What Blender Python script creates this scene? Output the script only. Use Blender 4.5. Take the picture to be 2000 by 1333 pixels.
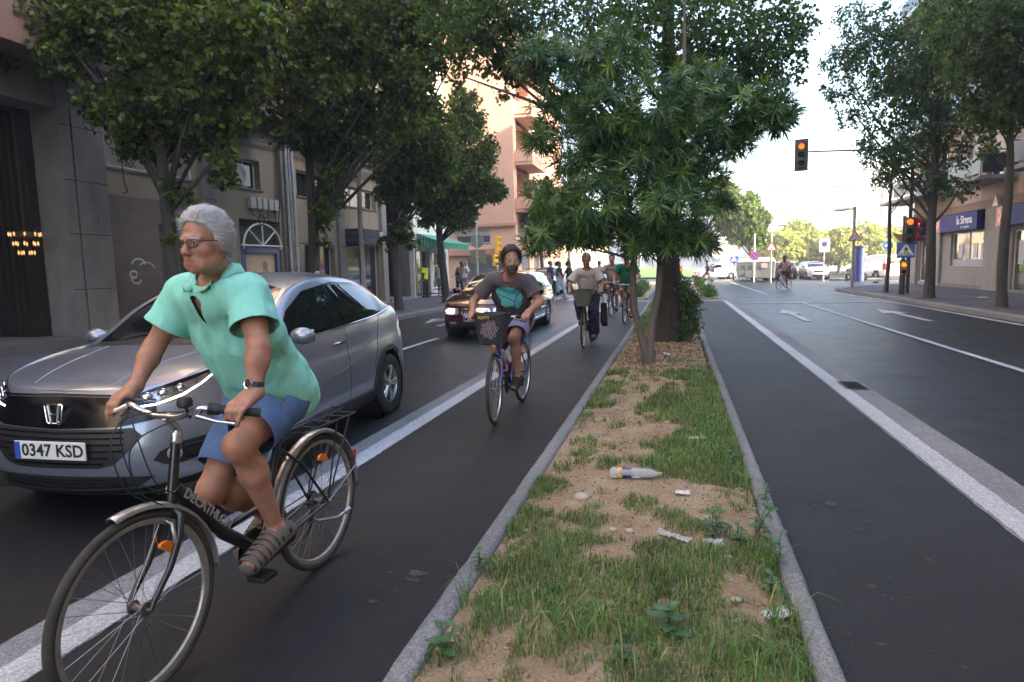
import bpy, bmesh, math, random
import numpy as np
from mathutils import Vector, Matrix, Euler, noise as mnoise
from mathutils.bvhtree import BVHTree
for o in list(bpy.data.objects): bpy.data.objects.remove(o)
SC=bpy.context.scene; COL=SC.collection
PI=math.pi; rad=math.radians
# ---------------------------------------------------------------- camera
cam=bpy.data.cameras.new('camera'); co=bpy.data.objects.new('camera',cam); COL.objects.link(co)
cam.sensor_width=36; cam.lens=1270/2000*36; cam.clip_start=.05; cam.clip_end=2000
co.matrix_world=Matrix.Translation((0,0,1.52))@Matrix.Rotation(rad(14.1965),4,'Z')@Matrix.Rotation(rad(90-6.4791),4,'X')@Matrix.Rotation(-.0226,4,'Z')
cam.dof.use_dof=True; cam.dof.focus_distance=4.6; cam.dof.aperture_fstop=8.0
SC.camera=co
# ---------------------------------------------------------------- sky, sun, exposure
SUN_EL=rad(24); SUN_AZ=rad(106)      # azimuth clockwise from +Y: behind and to the right
w=bpy.data.worlds.new('World'); SC.world=w; w.use_nodes=True
nt=w.node_tree; sky=nt.nodes.new('ShaderNodeTexSky'); sky.sky_type='NISHITA'; sky.sun_disc=False
sky.sun_elevation=SUN_EL; sky.sun_rotation=SUN_AZ; sky.air_density=1.0; sky.dust_density=2.4; sky.ozone_density=.8
nt.links.new(sky.outputs[0],nt.nodes['Background'].inputs[0]); nt.nodes['Background'].inputs[1].default_value=.15
sl=bpy.data.lights.new('sun','SUN'); sl.energy=4.2; sl.angle=rad(.53); sl.color=(1,.86,.68)
so=bpy.data.objects.new('sun',sl); COL.objects.link(so)
sd=Vector((math.sin(SUN_AZ)*math.cos(SUN_EL),math.cos(SUN_AZ)*math.cos(SUN_EL),math.sin(SUN_EL)))
so.rotation_euler=sd.to_track_quat('Z','Y').to_euler(); so.location=(30,-30,40)
SC.view_settings.view_transform='Standard'; SC.view_settings.look='None'; SC.view_settings.gamma=1
SC.view_settings.exposure=2.75
SC.cycles.max_bounces=6; SC.cycles.transparent_max_bounces=6; SC.cycles.diffuse_bounces=3; SC.cycles.glossy_bounces=3
SC.cycles.caustics_reflective=False; SC.cycles.caustics_refractive=False; SC.cycles.sample_clamp_indirect=6
try: SC.cycles.use_denoising=True
except Exception: pass
# ---------------------------------------------------------------- helpers
RNG=random.Random(7); NR=np.random.default_rng(7)
_M={}
def mat(name,c,rough=.7,metal=0,nz=None,bump=None,c2=None,spec=None,coat=0,emit=None,alpha=None,coords='Object',stretch=None,trans=0,ior=None,sss=0):
    """procedural material; nz=(scale,amount) colour variation, bump=(scale,strength)"""
    if name in _M: return _M[name]
    m=bpy.data.materials.new(name); m.use_nodes=True; _M[name]=m
    t=m.node_tree; b=t.nodes['Principled BSDF']; L=t.links.new
    b.inputs['Base Color'].default_value=(*c,1); b.inputs['Roughness'].default_value=rough; b.inputs['Metallic'].default_value=metal
    if spec is not None: b.inputs['Specular IOR Level'].default_value=spec
    if coat: b.inputs['Coat Weight'].default_value=coat; b.inputs['Coat Roughness'].default_value=.05
    if trans: b.inputs['Transmission Weight'].default_value=trans
    if ior: b.inputs['IOR'].default_value=ior
    if sss: b.inputs['Subsurface Weight'].default_value=sss; b.inputs['Subsurface Radius'].default_value=(.02,.008,.004); b.inputs['Subsurface Scale'].default_value=.3
    if alpha is not None: b.inputs['Alpha'].default_value=alpha
    if emit: b.inputs['Emission Color'].default_value=(*emit[0],1); b.inputs['Emission Strength'].default_value=emit[1]
    if nz or bump:
        tc=t.nodes.new('ShaderNodeTexCoord'); src=tc.outputs[coords]
        if coords=='World':
            pass
        if stretch:
            mp=t.nodes.new('ShaderNodeMapping'); mp.inputs['Scale'].default_value=stretch; L(src,mp.inputs[0]); src=mp.outputs[0]
        if nz:
            n=t.nodes.new('ShaderNodeTexNoise'); n.inputs['Scale'].default_value=nz[0]; n.inputs['Detail'].default_value=6; n.inputs['Roughness'].default_value=.62
            L(src,n.inputs['Vector']); r=t.nodes.new('ShaderNodeValToRGB'); a=nz[1]
            d=c2 or tuple(min(1,x*(1+a)) for x in c)
            r.color_ramp.elements[0].position=.3; r.color_ramp.elements[0].color=(*[x*(1-a) for x in c],1)
            r.color_ramp.elements[1].position=.7; r.color_ramp.elements[1].color=(*d,1)
            L(n.outputs[0],r.inputs[0]); L(r.outputs[0],b.inputs['Base Color'])
        if bump:
            n2=t.nodes.new('ShaderNodeTexNoise'); n2.inputs['Scale'].default_value=bump[0]; n2.inputs['Detail'].default_value=5
            L(src,n2.inputs['Vector']); bp=t.nodes.new('ShaderNodeBump'); bp.inputs['Strength'].default_value=bump[1]; bp.inputs['Distance'].default_value=.01 if len(bump)<3 else bump[2]
            L(n2.outputs[0],bp.inputs['Height']); L(bp.outputs[0],b.inputs['Normal'])
    return m
def link(name,me,parent=None,mats=(),smooth=False,loc=None):
    o=bpy.data.objects.new(name,me); COL.objects.link(o)
    for m in (mats if isinstance(mats,(list,tuple)) else [mats]): me.materials.append(m)
    if parent: o.parent=parent
    if loc is not None: o.location=loc
    if smooth: me.polygons.foreach_set('use_smooth',[True]*len(me.polygons)); me.update()
    return o
def mesh_np(name,V,F,mi=None):
    """fast mesh from arrays; F is (n,k) int array"""
    me=bpy.data.meshes.new(name); V=np.ascontiguousarray(V,dtype=np.float32); F=np.ascontiguousarray(F,dtype=np.int32)
    me.vertices.add(len(V)); me.vertices.foreach_set('co',V.ravel()); k=F.shape[1]
    me.loops.add(F.size); me.loops.foreach_set('vertex_index',F.ravel())
    me.polygons.add(len(F)); me.polygons.foreach_set('loop_start',np.arange(0,F.size,k,dtype=np.int32))
    if mi is not None: me.polygons.foreach_set('material_index',np.asarray(mi,dtype=np.int32))
    me.update(calc_edges=True); me.validate(); return me
def thing(name,label,cat,loc=(0,0,0),rz=0,group=None):
    o=bpy.data.objects.new(name,None); COL.objects.link(o); o.empty_display_size=.1
    o.location=loc; o.rotation_euler=(0,0,rz); return tag(o,label,cat,group)
def tag(o,label=None,cat=None,group=None,kind=None):
    if label: o['label']=label
    if cat: o['category']=cat
    if group: o['group']=group
    if kind: o['kind']=kind
    return o
def struct(o): o['kind']='structure'; return o
class MB:
    """collects simple shapes, builds ONE mesh object"""
    def __init__(s): s.v=[]; s.f=[]; s.m=[]
    def add(s,V,F,mi=0):
        b=len(s.v); s.v.extend([tuple(map(float,p)) for p in V]); s.f.extend([tuple(int(i)+b for i in f) for f in F]); s.m.extend([mi]*len(F)); return s
    def box(s,a,b,mi=0,R=None,bev=0):
        x0,y0,z0=a; x1,y1,z1=b
        V=[(x0,y0,z0),(x1,y0,z0),(x1,y1,z0),(x0,y1,z0),(x0,y0,z1),(x1,y0,z1),(x1,y1,z1),(x0,y1,z1)]
        if R is not None: V=[tuple(R@Vector(p)) for p in V]
        return s.add(V,[(0,3,2,1),(4,5,6,7),(0,1,5,4),(1,2,6,5),(2,3,7,6),(3,0,4,7)],mi)
    def quad(s,a,b,c,d,mi=0): return s.add([a,b,c,d],[(0,1,2,3)],mi)
    def tube(s,P,r,n=10,mi=0,caps=True,flat=None):
        """sweep circle (radius number or list) along points; flat=(k) squashes second axis"""
        P=[Vector(p) for p in P]; N=len(P); rs=r if isinstance(r,(list,tuple)) else [r]*N
        T=[(P[min(i+1,N-1)]-P[max(i-1,0)]).normalized() for i in range(N)]
        u=T[0].orthogonal().normalized()
        if abs(T[0].z)<.9: u=Vector((0,0,1))-T[0]*T[0].z; u.normalize()
        V=[]
        for i in range(N):
            u=(u-T[i]*u.dot(T[i])); u=u.normalized() if u.length>1e-6 else T[i].orthogonal().normalized()
            w_=T[i].cross(u)
            for k in range(n):
                a=2*PI*k/n; V.append(P[i]+u*(math.cos(a)*rs[i])+w_*(math.sin(a)*rs[i]*(flat or 1)))
        F=[(i*n+k,i*n+(k+1)%n,(i+1)*n+(k+1)%n,(i+1)*n+k) for i in range(N-1) for k in range(n)]
        if caps: F+= [tuple(range(n))[::-1],tuple(range((N-1)*n,N*n))]
        return s.add(V,F,mi)
    def lathe(s,prof,M=None,n=32,mi=0,a0=0,a1=2*PI):
        """prof: (radius, height) along local Z; M: 4x4 placing it"""
        full=abs(a1-a0-2*PI)<1e-6; k=n if full else n+1; V=[]
        for (r,h) in prof:
            for i in range(k):
                a=a0+(a1-a0)*i/n; p=Vector((r*math.cos(a),r*math.sin(a),h)); V.append(M@p if M else p)
        F=[]
        for j in range(len(prof)-1):
            for i in range(n):
                i2=(i+1)%k; F.append((j*k+i,j*k+i2,(j+1)*k+i2,(j+1)*k+i))
        return s.add(V,F,mi)
    def prism(s,poly,axis,h0,h1,mi=0):
        """poly 2D extruded along axis ('x': poly=(y,z); 'y': (x,z); 'z': (x,y))"""
        def P(p,h): return {'x':(h,p[0],p[1]),'y':(p[0],h,p[1]),'z':(p[0],p[1],h)}[axis]
        n=len(poly); V=[P(p,h0) for p in poly]+[P(p,h1) for p in poly]
        return s.add(V,[tuple(range(n)),tuple(range(n,2*n))[::-1]]+[(i,(i+1)%n,n+(i+1)%n,n+i) for i in range(n)],mi)
    def build(s,name,mats,parent=None,smooth=False,loc=None,sharp=None,bev=0):
        me=bpy.data.meshes.new(name); me.from_pydata(s.v,[],s.f)
        me.polygons.foreach_set('material_index',s.m); 
        bm=bmesh.new(); bm.from_mesh(me); bmesh.ops.recalc_face_normals(bm,faces=bm.faces)
        if bev:
            bmesh.ops.remove_doubles(bm,verts=bm.verts,dist=1e-5)
            bmesh.ops.bevel(bm,geom=[e for e in bm.edges if len(e.link_faces)==2 and e.calc_face_angle(0)>.6],offset=bev,segments=2,affect='EDGES',profile=.6)
        bm.to_mesh(me); bm.free()
        o=link(name,me,parent,mats,False,loc)
        if smooth:
            me.polygons.foreach_set('use_smooth',[True]*len(me.polygons)); me.set_sharp_from_angle(angle=rad(sharp or 38))
        return o
def text(s,size,M,m,parent,name='lettering',ext=.003,off=0,align='CENTER',space=1,shear=0):
    """lettering as a mesh; M places the text plane (x right, y up, z out)"""
    c=bpy.data.curves.new(name,'FONT'); c.body=s; c.size=size; c.extrude=ext; c.offset=off; c.align_x=align; c.align_y='CENTER'; c.space_character=space; c.shear=shear; c.resolution_u=3
    t=bpy.data.objects.new('tmp',c); COL.objects.link(t); dg=bpy.context.evaluated_depsgraph_get()
    me=bpy.data.meshes.new_from_object(t.evaluated_get(dg)); bpy.data.objects.remove(t); bpy.data.curves.remove(c)
    me.transform(M); me.materials.clear(); return link(name,me,parent,m)
def face_M(loc,out,up=(0,0,1)):
    """matrix whose z is 'out' and y is close to up"""
    z=Vector(out).normalized(); y=Vector(up); y=(y-z*y.dot(z)).normalized(); x=y.cross(z)
    return Matrix.Translation(loc)@Matrix((x,y,z)).transposed().to_4x4()
def copy_tree(o,parent=None,**kw):
    c=o.copy(); COL.objects.link(c); c.parent=parent
    for ch in list(o.children): copy_tree(ch,c)
    return c
def rot_to(d):
    return Vector(d).to_track_quat('Z','Y').to_matrix().to_4x4()
def fbm(p,s=1,o=3):
    v=0;a=1;t=0
    for i in range(o): v+=a*mnoise.noise(Vector(p)*s); t+=a; a*=.5; s*=2.1
    return v/t
def unit(n):
    v=NR.normal(size=(n,3)); return v/np.linalg.norm(v,axis=1,keepdims=True)
TR={"POD":[[-1.9,9.47,1.9,0.34],[-1.63,10.18,2.15,0.6],[-1.71,9.79,2.55,0.46],[-1.13,9.33,2.37,0.54],[-0.93,10.3,1.98,0.56],[-1.04,9.9,2.94,0.57],[-0.49,9.45,2.84,0.57],[-1.48,10.32,3.18,0.44],[-0.52,10.04,2.25,0.57],[-0.01,9.6,3.05,0.57],[-0.07,9.19,2.31,0.52],[0.36,10.13,2.81,0.45],[0.14,9.79,1.92,0.44],[-0.28,9.52,1.63,0.36],[0.37,10.1,1.77,0.26],[0.55,9.9,3.34,0.47],[-0.99,9.45,3.64,0.57],[-1.79,10.35,3.9,0.48],[-1.58,10.04,4.41,0.57],[-0.85,9.6,4.36,0.58],[-0.27,9.1,3.58,0.58],[0.27,10.18,3.99,0.56],[0.88,9.78,3.64,0.46],[1.24,9.52,3.62,0.34],[0.85,10.16,3.3,0.33],[-1.96,9.9,3.44,0.31],[-1.96,9.62,4.54,0.37],[-0.7,10.43,3.45,0.55],[1.37,9.97,3.5,0.25],[-1.25,9.71,1.89,0.38],[-0.5,9.52,1.71,0.29],[0.57,10.01,2.35,0.22]],"C1":[[-0.19,11.67,5.55,1.02],[0.71,13.25,5.81,1.14],[1.37,12.64,5.37,0.76],[-1.06,11.97,5.75,0.98],[-2.18,13.31,6.43,0.91],[-2.99,12.8,6.34,0.74],[-3.72,12.46,6.11,0.59],[-4.6,13.25,6.67,0.63],[-3.03,12.89,5.51,0.45],[-3.58,12.65,5.59,0.4],[-4.04,12.56,5.23,0.25],[1.08,13.1,4.82,0.75],[0.25,12.65,4.87,0.74],[1.69,12.42,4.85,0.44],[1.93,13.08,5.8,0.46],[-3.1,12.8,5.97,0.54],[-3.31,12.72,4.87,0.14],[-3.05,12.97,5.25,0.22]],"BUSH":[[0.14,12.73,1.08,0.17],[0.22,12.98,0.53,0.22],[0.06,12.87,0.2,0.18],[0.3,12.75,0.79,0.19],[0.28,12.98,0.28,0.14],[0.1,12.9,0.79,0.2]],"T1":[[-10.83,9.97,5.51,0.42],[-12.21,10.63,6.41,0.6],[-11.18,10.27,6.36,0.67],[-10.75,10.21,5.48,0.24],[-10.16,10.85,6.17,0.78],[-8.75,10.4,5.87,1.01],[-7.33,9.89,5.39,0.77],[-7.59,10.74,4.97,0.42],[-9.41,10.55,5.08,0.76],[-8.09,10.12,4.6,0.67],[-9.5,9.97,4.33,0.41],[-9.43,10.59,4.08,0.48],[-7.94,10.29,4.27,0.55],[-7.7,10.17,3.62,0.27],[-8.03,10.52,3.24,0.21],[-7.4,10.4,4.21,0.2],[-9.69,10.23,3.85,0.28],[-8.96,10.7,4.07,0.38],[-10.27,10.46,4.77,0.29],[-10.04,10.17,6.29,0.55],[-6.76,9.93,5.51,0.42],[-8.91,10.78,6.55,0.94]],"T1s":[[-8.96,10.27,3.08,0.13],[-8.79,10.45,2.95,0.11],[-8.94,10.38,2.53,0.11],[-9.2,10.32,2.21,0.1]],"T2":[[-8.56,14.6,7.23,1.1],[-7.84,15.85,7.69,1.36],[-6.52,15.31,6.9,0.93],[-8.16,14.73,6.06,1.17],[-7.38,15.9,6.04,1.05],[-9.72,15.45,5.3,0.53],[-8.92,15.19,5.06,0.58],[-7.99,15.87,5.06,0.73],[-6.55,15.54,5.52,0.63],[-9.7,15.32,6.47,0.46],[-6.17,15.02,6.08,0.55],[-8.59,15.6,4.8,0.53],[-7.18,15.37,4.91,0.51],[-7.46,14.62,7.81,1.32],[-9.63,15.73,6.06,0.67]],"T2s":[[-8.61,15.2,3.08,0.34],[-8.65,15.53,3.69,0.29],[-8.94,15.41,3.31,0.26],[-8.37,15.25,3.97,0.34],[-8.94,15.53,2.72,0.19],[-8.51,15.45,3.42,0.26],[-8.91,15.39,2.32,0.13]],"T3":[[-8.26,19.93,5.69,0.98],[-7.78,20.68,5.3,0.81],[-7.56,20.42,6.13,0.66],[-8.74,20.12,4.78,0.83],[-9.29,20.67,4.13,0.52],[-8.01,20.5,4.46,0.76],[-8.01,20.27,6.69,0.66],[-9.38,20.84,5.76,0.78],[-7.49,20.56,4.61,0.5],[-8.54,20.39,3.82,0.47],[-7.17,20.24,5.35,0.46]],"T3s":[[-9.01,20.33,2.74,0.31],[-8.66,20.56,2.49,0.27],[-9.46,20.47,2.51,0.24],[-8.75,20.39,2.99,0.24]],"T4":[[-8.13,25.22,8.0,0.6],[-8.19,25.64,7.31,0.78],[-7.83,25.41,6.25,0.92],[-8.29,25.11,5.24,1.06],[-8.99,25.77,4.34,1.01],[-7.58,25.5,4.75,0.78],[-7.01,25.38,4.51,0.45],[-9.66,25.76,4.16,0.72],[-8.38,25.56,3.68,0.62],[-9.9,25.44,3.52,0.34],[-8.86,25.31,3.37,0.41],[-7.47,25.59,5.86,0.51],[-9.04,25.43,5.53,0.72],[-6.71,25.42,4.6,0.2]],"R1":[[7.4,24.6,7.89,1.42],[6.44,25.63,8.45,1.06],[5.45,25.33,7.27,0.62],[6.93,24.91,6.71,1.11],[8.58,25.83,7.46,1.31],[6.65,25.4,5.48,0.67],[7.4,25.18,4.89,0.66],[8.97,25.74,5.05,0.79],[9.3,25.45,3.88,0.48],[8.11,25.1,8.93,1.35],[6.06,24.88,9.24,0.94],[7.04,25.48,4.26,0.39],[9.21,25.31,6.12,0.85],[5.77,25.21,6.36,0.44],[5.47,25.6,8.36,0.62],[8.04,25.4,6.06,1.04],[8.54,25.26,3.99,0.42]],"R0":[[8.5,30.2,5.38,0.67],[9.07,30.62,6.02,0.67],[9.53,30.45,4.94,0.59],[8.19,30.36,4.8,0.38],[9.31,30.59,4.56,0.34],[7.81,30.5,5.67,0.38]],"R2":[[7.62,19.65,7.19,1.1],[8.74,20.73,6.65,1.02],[7.59,20.34,6.26,0.81],[8.23,20.07,5.49,0.66],[8.9,20.65,5.17,0.48],[7.2,20.45,7.76,0.88],[8.23,20.27,4.88,0.43],[9.01,21.13,8.06,1.23],[7.71,20.51,5.23,0.41],[9.16,20.19,5.95,0.92],[8.03,20.28,4.24,0.24]],"PINE":[[5.17,60.68,6.05,1.52],[6.49,61.11,5.15,1.34],[4.32,60.94,7.0,1.35],[3.66,60.8,7.89,1.17],[7.36,61.08,3.57,0.63],[5.44,61.0,4.08,1.17],[6.71,60.89,3.59,0.89],[4.8,61.21,5.22,1.26],[6.04,61.04,6.71,0.98],[4.01,60.95,4.79,0.63]],"F0":[[12.09,81.64,3.31,2.26],[10.9,82.1,2.68,1.6],[13.42,81.95,2.6,1.58],[12.09,81.8,4.43,1.58],[12.83,82.13,2.17,1.36]],"F1":[[14.4,85.6,4.26,2.6],[13.03,86.11,3.54,1.84],[15.92,85.94,3.45,1.82],[14.39,85.78,5.55,1.82],[15.25,86.14,2.96,1.57]],"F2":[[18.1,89.68,3.34,2.19],[16.98,90.09,2.73,1.55],[19.38,89.96,2.66,1.53],[18.09,89.82,4.43,1.53],[18.82,90.12,2.24,1.32]],"F3":[[18.08,81.66,3.42,2.1],[17.03,82.1,2.83,1.48],[19.32,81.95,2.76,1.47],[18.08,81.81,4.46,1.47],[18.79,82.12,2.37,1.27]],"F4":[[21.72,85.6,3.72,2.54],[20.47,86.11,3.02,1.8],[23.22,85.94,2.93,1.78],[21.72,85.78,4.99,1.78],[22.6,86.14,2.45,1.54]],"F5":[[25.61,89.6,3.11,2.64],[24.34,90.11,2.37,1.87],[27.17,89.94,2.29,1.85],[25.61,89.78,4.43,1.85],[26.53,90.14,1.79,1.59]],"F6":[[10.46,81.74,2.17,1.68],[9.56,82.07,1.69,1.18],[11.44,81.96,1.65,1.18],[10.45,81.85,3.0,1.17],[10.99,82.1,1.33,1.01]]}
# ================================================================ GROUND, ROADS
def road_mat(name,c,grain=.35,stain=.25,rough=.75,wear=None,crack=False):
    if name in _M: return _M[name]
    m=bpy.data.materials.new(name); m.use_nodes=True; _M[name]=m; t=m.node_tree; b=t.nodes['Principled BSDF']; L=t.links.new
    tc=t.nodes.new('ShaderNodeTexCoord'); P=tc.outputs['Object']
    def nz(sc,det=4,st=None,r=.6):
        n=t.nodes.new('ShaderNodeTexNoise'); n.inputs['Scale'].default_value=sc; n.inputs['Detail'].default_value=det; n.inputs['Roughness'].default_value=r
        if st:
            mp=t.nodes.new('ShaderNodeMapping'); mp.inputs['Scale'].default_value=st; L(P,mp.inputs[0]); L(mp.outputs[0],n.inputs['Vector'])
        else: L(P,n.inputs['Vector'])
        return n.outputs[0]
    def ramp(x,p0,c0,p1,c1):
        r=t.nodes.new('ShaderNodeValToRGB'); e=r.color_ramp.elements; e[0].position=p0; e[0].color=(*c0,1); e[1].position=p1; e[1].color=(*c1,1); L(x,r.inputs[0]); return r.outputs[0]
    def mul(a,bb,f=1.0,typ='MULTIPLY'):
        x=t.nodes.new('ShaderNodeMix'); x.data_type='RGBA'; x.blend_type=typ; x.inputs[0].default_value=f; L(a,x.inputs[6])
        if isinstance(bb,tuple): x.inputs[7].default_value=(*bb,1)
        else: L(bb,x.inputs[7])
        return x.outputs[2]
    g=1-grain
    base=ramp(nz(.55,5),.35,tuple(x*.86 for x in c),.68,tuple(min(1,x*1.16) for x in c))
    base=mul(base,ramp(nz(160,2,r=.8),.35,(g,g,g),.7,(1.25,1.25,1.28)))
    base=mul(base,ramp(nz(22,3),.3,(.9,.9,.9),.7,(1.08,1.08,1.08))); base=mul(base,ramp(nz(75,3,r=.75),.36,(.62,.62,.62),.66,(1.32,1.32,1.34)))
    base=mul(base,ramp(nz(.9,6,(1.5,.45,1)),.34,(1-stain,)*3,.66,(1.12,1.12,1.12)))
    if wear:   # pale dusty patches with their own shape
        f=ramp(nz(2.6,8,(1,.7,1),.7),wear[1],(0,0,0),wear[1]+.06,(1,1,1))
        x=t.nodes.new('ShaderNodeMix'); x.data_type='RGBA'; 
        mm=t.nodes.new('ShaderNodeMath'); mm.operation='MULTIPLY'; mm.inputs[1].default_value=wear[2]; L(f,mm.inputs[0]); L(mm.outputs[0],x.inputs[0])
        L(base,x.inputs[6]); x.inputs[7].default_value=(*wear[0],1); base=x.outputs[2]
    L(base,b.inputs['Base Color']); b.inputs['Specular IOR Level'].default_value=.3
    rr=ramp(nz(2,4),.3,(rough-.03,)*3,.7,(rough+.04,)*3); L(rr,b.inputs['Roughness'])
    bp=t.nodes.new('ShaderNodeBump'); bp.inputs['Strength'].default_value=.7; bp.inputs['Distance'].default_value=.004; L(nz(190,2,r=.8),bp.inputs['Height']); L(bp.outputs[0],b.inputs['Normal'])
    return m
ASPH=road_mat('asphalt',(.0165,.0168,.0185),rough=.45,grain=.6,stain=.1,wear=((.16,.155,.15),.74,.35))
BIKE=road_mat('bike_asphalt',(.021,.0205,.0212),grain=.55,rough=.68,stain=.14,wear=((.19,.175,.155),.70,.55))
FARA=road_mat('far_asphalt',(.10,.10,.105),rough=.75)
CONC=road_mat('kerb_concrete',(.21,.208,.205),grain=.16,stain=.2,rough=.85,wear=((.16,.155,.15),.62,.6))
PAINT=road_mat('road_paint',(.42,.42,.425),grain=.14,stain=.12,rough=.6,wear=((.2,.2,.2),.64,.7))
PAVE=road_mat('pavement_tile',(.12,.115,.12),grain=.2,rough=.8,wear=((.12,.115,.11),.62,.6))
SLAB=road_mat('slab_red',(.15,.11,.105),grain=.2,rough=.8)
def sheet(name,rects,z,m,jag=0):
    """flat sheet made of rectangles / quads; jag roughens the long edges"""
    mb=MB()
    for r in rects:
        if len(r)==4 and not isinstance(r[0],(tuple,list)):
            x0,y0,x1,y1=r
            if jag and (y1-y0)>1:
                n=int((y1-y0)/.05); n=min(n,900); V=[]; F=[]
                for i in range(n+1):
                    y=y0+(y1-y0)*i/n; V+=[(x0+NR.normal()*jag,y,z),(x1+NR.normal()*jag,y,z)]
                F=[(2*i,2*i+1,2*i+3,2*i+2) for i in range(n)]; mb.add(V,F)
            else: mb.add([(x0,y0,z),(x1,y0,z),(x1,y1,z),(x0,y1,z)],[(0,1,2,3)])
        else: mb.add([(p[0],p[1],z) for p in r],[tuple(range(len(r)))])
    return struct(mb.build(name,m))
sheet('ground',[(-500,-120,500,900)],-.03,FARA)
sheet('road',[(-8.12,-14,-2.7,26.8),(2.24,-14,7.75,26.8),(-8.2,26.8,7.75,31),(-60,31,60,90)],-.006,ASPH)
sheet('bike_path',[(-2.4,-14,-1.0,26.8),(.58,-14,1.82,26.8)],0,BIKE,jag=.002)
sheet('bike_path_far',[(-1.15,28.3,.95,56)],0.002,BIKE)
# separator bands (concrete gutter + painted strip)
sheet('gutter_band',[(-2.72,-14,-2.38,27.2),(1.8,-14,2.24,56),(-2.72,28.3,-2.4,56)],.004,CONC,jag=.003)
def paint(name,rects,jag=0.003): return sheet(name,rects,.008,PAINT,jag)
paint('edge_line',[(-2.55,-14,-2.385,27.2),(1.82,-14,1.99,27.2)],.0025)
lane=[(-5.16,y,-5.04,y+3.4) for y in ()]+[(-5.12,-14,-5.0,2),(-5.12,4.3,-5.0,13.4),(-5.12,14.6,-5.0,26.6)]
paint('lane_marking',lane+[(4.4,-14,4.52,25.2),(4.02,31.6,4.14,58),(7.3,-14,7.46,29.5),(7.15,29.5,7.35,33.5)])
paint('stop_line',[(2.35,25.25,7.3,25.6),(-2.7,31.5,-2.68,31.6)],0)
# dashed crossing lines across both carriageways
dash=[]
for (yy) in (27.6,31.6):
    for i in range(9): dash.append((2.5+i*1.0,yy,3.0+i*1.0,yy+.16))
    for i in range(9): dash.append((-2.9-i*1.0-.5,yy,-2.9-i*1.0,yy+.16))
paint('crossing_dash',dash,0)
paint('crossing_stripe',[(-7.6+i*.95,28.3,-7.15+i*.95,31.2) for i in range(6)],0)
def arrow(cx,y,s=1,turn=0):
    # slender road arrow pointing away from the camera, 4.4 m long
    L_=[(cx-.09,y),(cx+.09,y),(cx+.09,y+2.6),(cx-.09,y+2.6)]
    H=[(cx-.33,y+2.55),(cx+.33,y+2.55),(cx,y+4.3)]
    return [L_,H]
arr=[]
for cx in (3.25,5.95): arr+=arrow(cx,17.6)
struct(sheet('road_arrow',arr,.008,PAINT))
sheet('road_arrow_left',[[(-6.9,17.7),(-6.75,17.7),(-6.75,20.2),(-6.9,20.2)],[(-7.2,18.6),(-6.5,18.6),(-6.83,17.0)],[(-6.2,16.2),(-6.06,16.2),(-6.06,19),(-6.2,19)]],.008,PAINT)
# crossing slab between the median parts
sheet('crossing_slab',[(-2.7,26.82,1.8,28.35)],.006,CONC)
# drain grate in the right gutter
dr=thing('drain_grate','dark iron slotted drain set in the pale gutter band','drain',(2.08,8.5,0)); dr.scale=(.75,.6,1)
mb=MB()
mb.box((-.17,-.42,.006),(.17,.42,.012)); mb.build('grate_frame',mat('iron_frame',(.06,.06,.06),.6,.6),dr)
mb=MB()
for i in range(13): mb.box((-.13,-.37+i*.06,.013),(.13,-.345+i*.06,.017))
mb.build('slot',mat('slot_black',(.01,.01,.01),.9),dr)
# raised pavements
def pavement(name,poly,h,m,kerbm=CONC):
    mb=MB(); n=len(poly)
    mb.add([(x,y,h) for x,y in poly],[tuple(range(n))])
    o=struct(mb.build(name,m)); return o
pavement('pavement_left',[(-8.35,-14),(-8.35,27.5),(-9.5,31.8),(-9.6,33.6),(-60,33.6),(-60,-14)],.13,PAVE)
pavement('pavement_peach',[(-10.4,38.6),(-9.2,41),(-9.2,120),(-80,120),(-80,38.6)],.13,PAVE)
pavement('pavement_right',[(7.85,-14),(60,-14),(60,41.5),(13,41.5),(9.2,37.2),(7.75,34.8),(7.9,29.2)],.13,PAVE)
def kerb(name,path,h=.13,wd=.2,side=1,seg=1.0):
    """kerb stones along a path, top chamfered"""
    mb=MB(); pr=[(0,-.02),(0,h-.02),(.02,h+.004),(wd,h+.004),(wd,-.02)]
    P=[Vector((*p,0)) for p in path]; V=[]
    for i,p in enumerate(P):
        t_=(P[min(i+1,len(P)-1)]-P[max(i-1,0)]).normalized(); n_=Vector((t_.y,-t_.x,0))*side
        V+=[tuple(p+n_*a+Vector((0,0,b))) for a,b in pr]
    k=len(pr); F=[(i*k+j,i*k+j+1,(i+1)*k+j+1,(i+1)*k+j) for i in range(len(P)-1) for j in range(k-1)]
    mb.add(V,F); return struct(mb.build(name,CONC))
kerb('kerb_left',[(-8.13,-14),(-8.13,27.3),(-9.3,31.8),(-9.4,33.8),(-60,33.8)],side=-1)
kerb('kerb_right',[(7.62,-14),(7.7,29.2),(7.55,34.8),(9.0,37.4),(12.9,41.7),(60,41.7)])
kerb('kerb_peach',[(-60,38.4),(-10.5,38.4),(-9.0,41),(-9.0,120)],side=1)
# paving joints on left and right pavements (real grooves kept as thin darker sheets)
J=road_mat('joint',(.07,.068,.065),rough=.9)
jr=[]
for i in range(0,54): jr.append((-12.1,-6+i*.6,-8.36,-6+i*.6+.012))
for i in range(1,6): jr.append((-8.35-i*.62,-6,-8.35-i*.62+.012,27))
for i in range(0,50): jr.append((7.86,8+i*.6,12.4,8+i*.6+.012))
for i in range(1,7): jr.append((7.86+i*.62,8,7.87+i*.62+.008,37))
sheet('pavement_joint',jr,.134,J)
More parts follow.
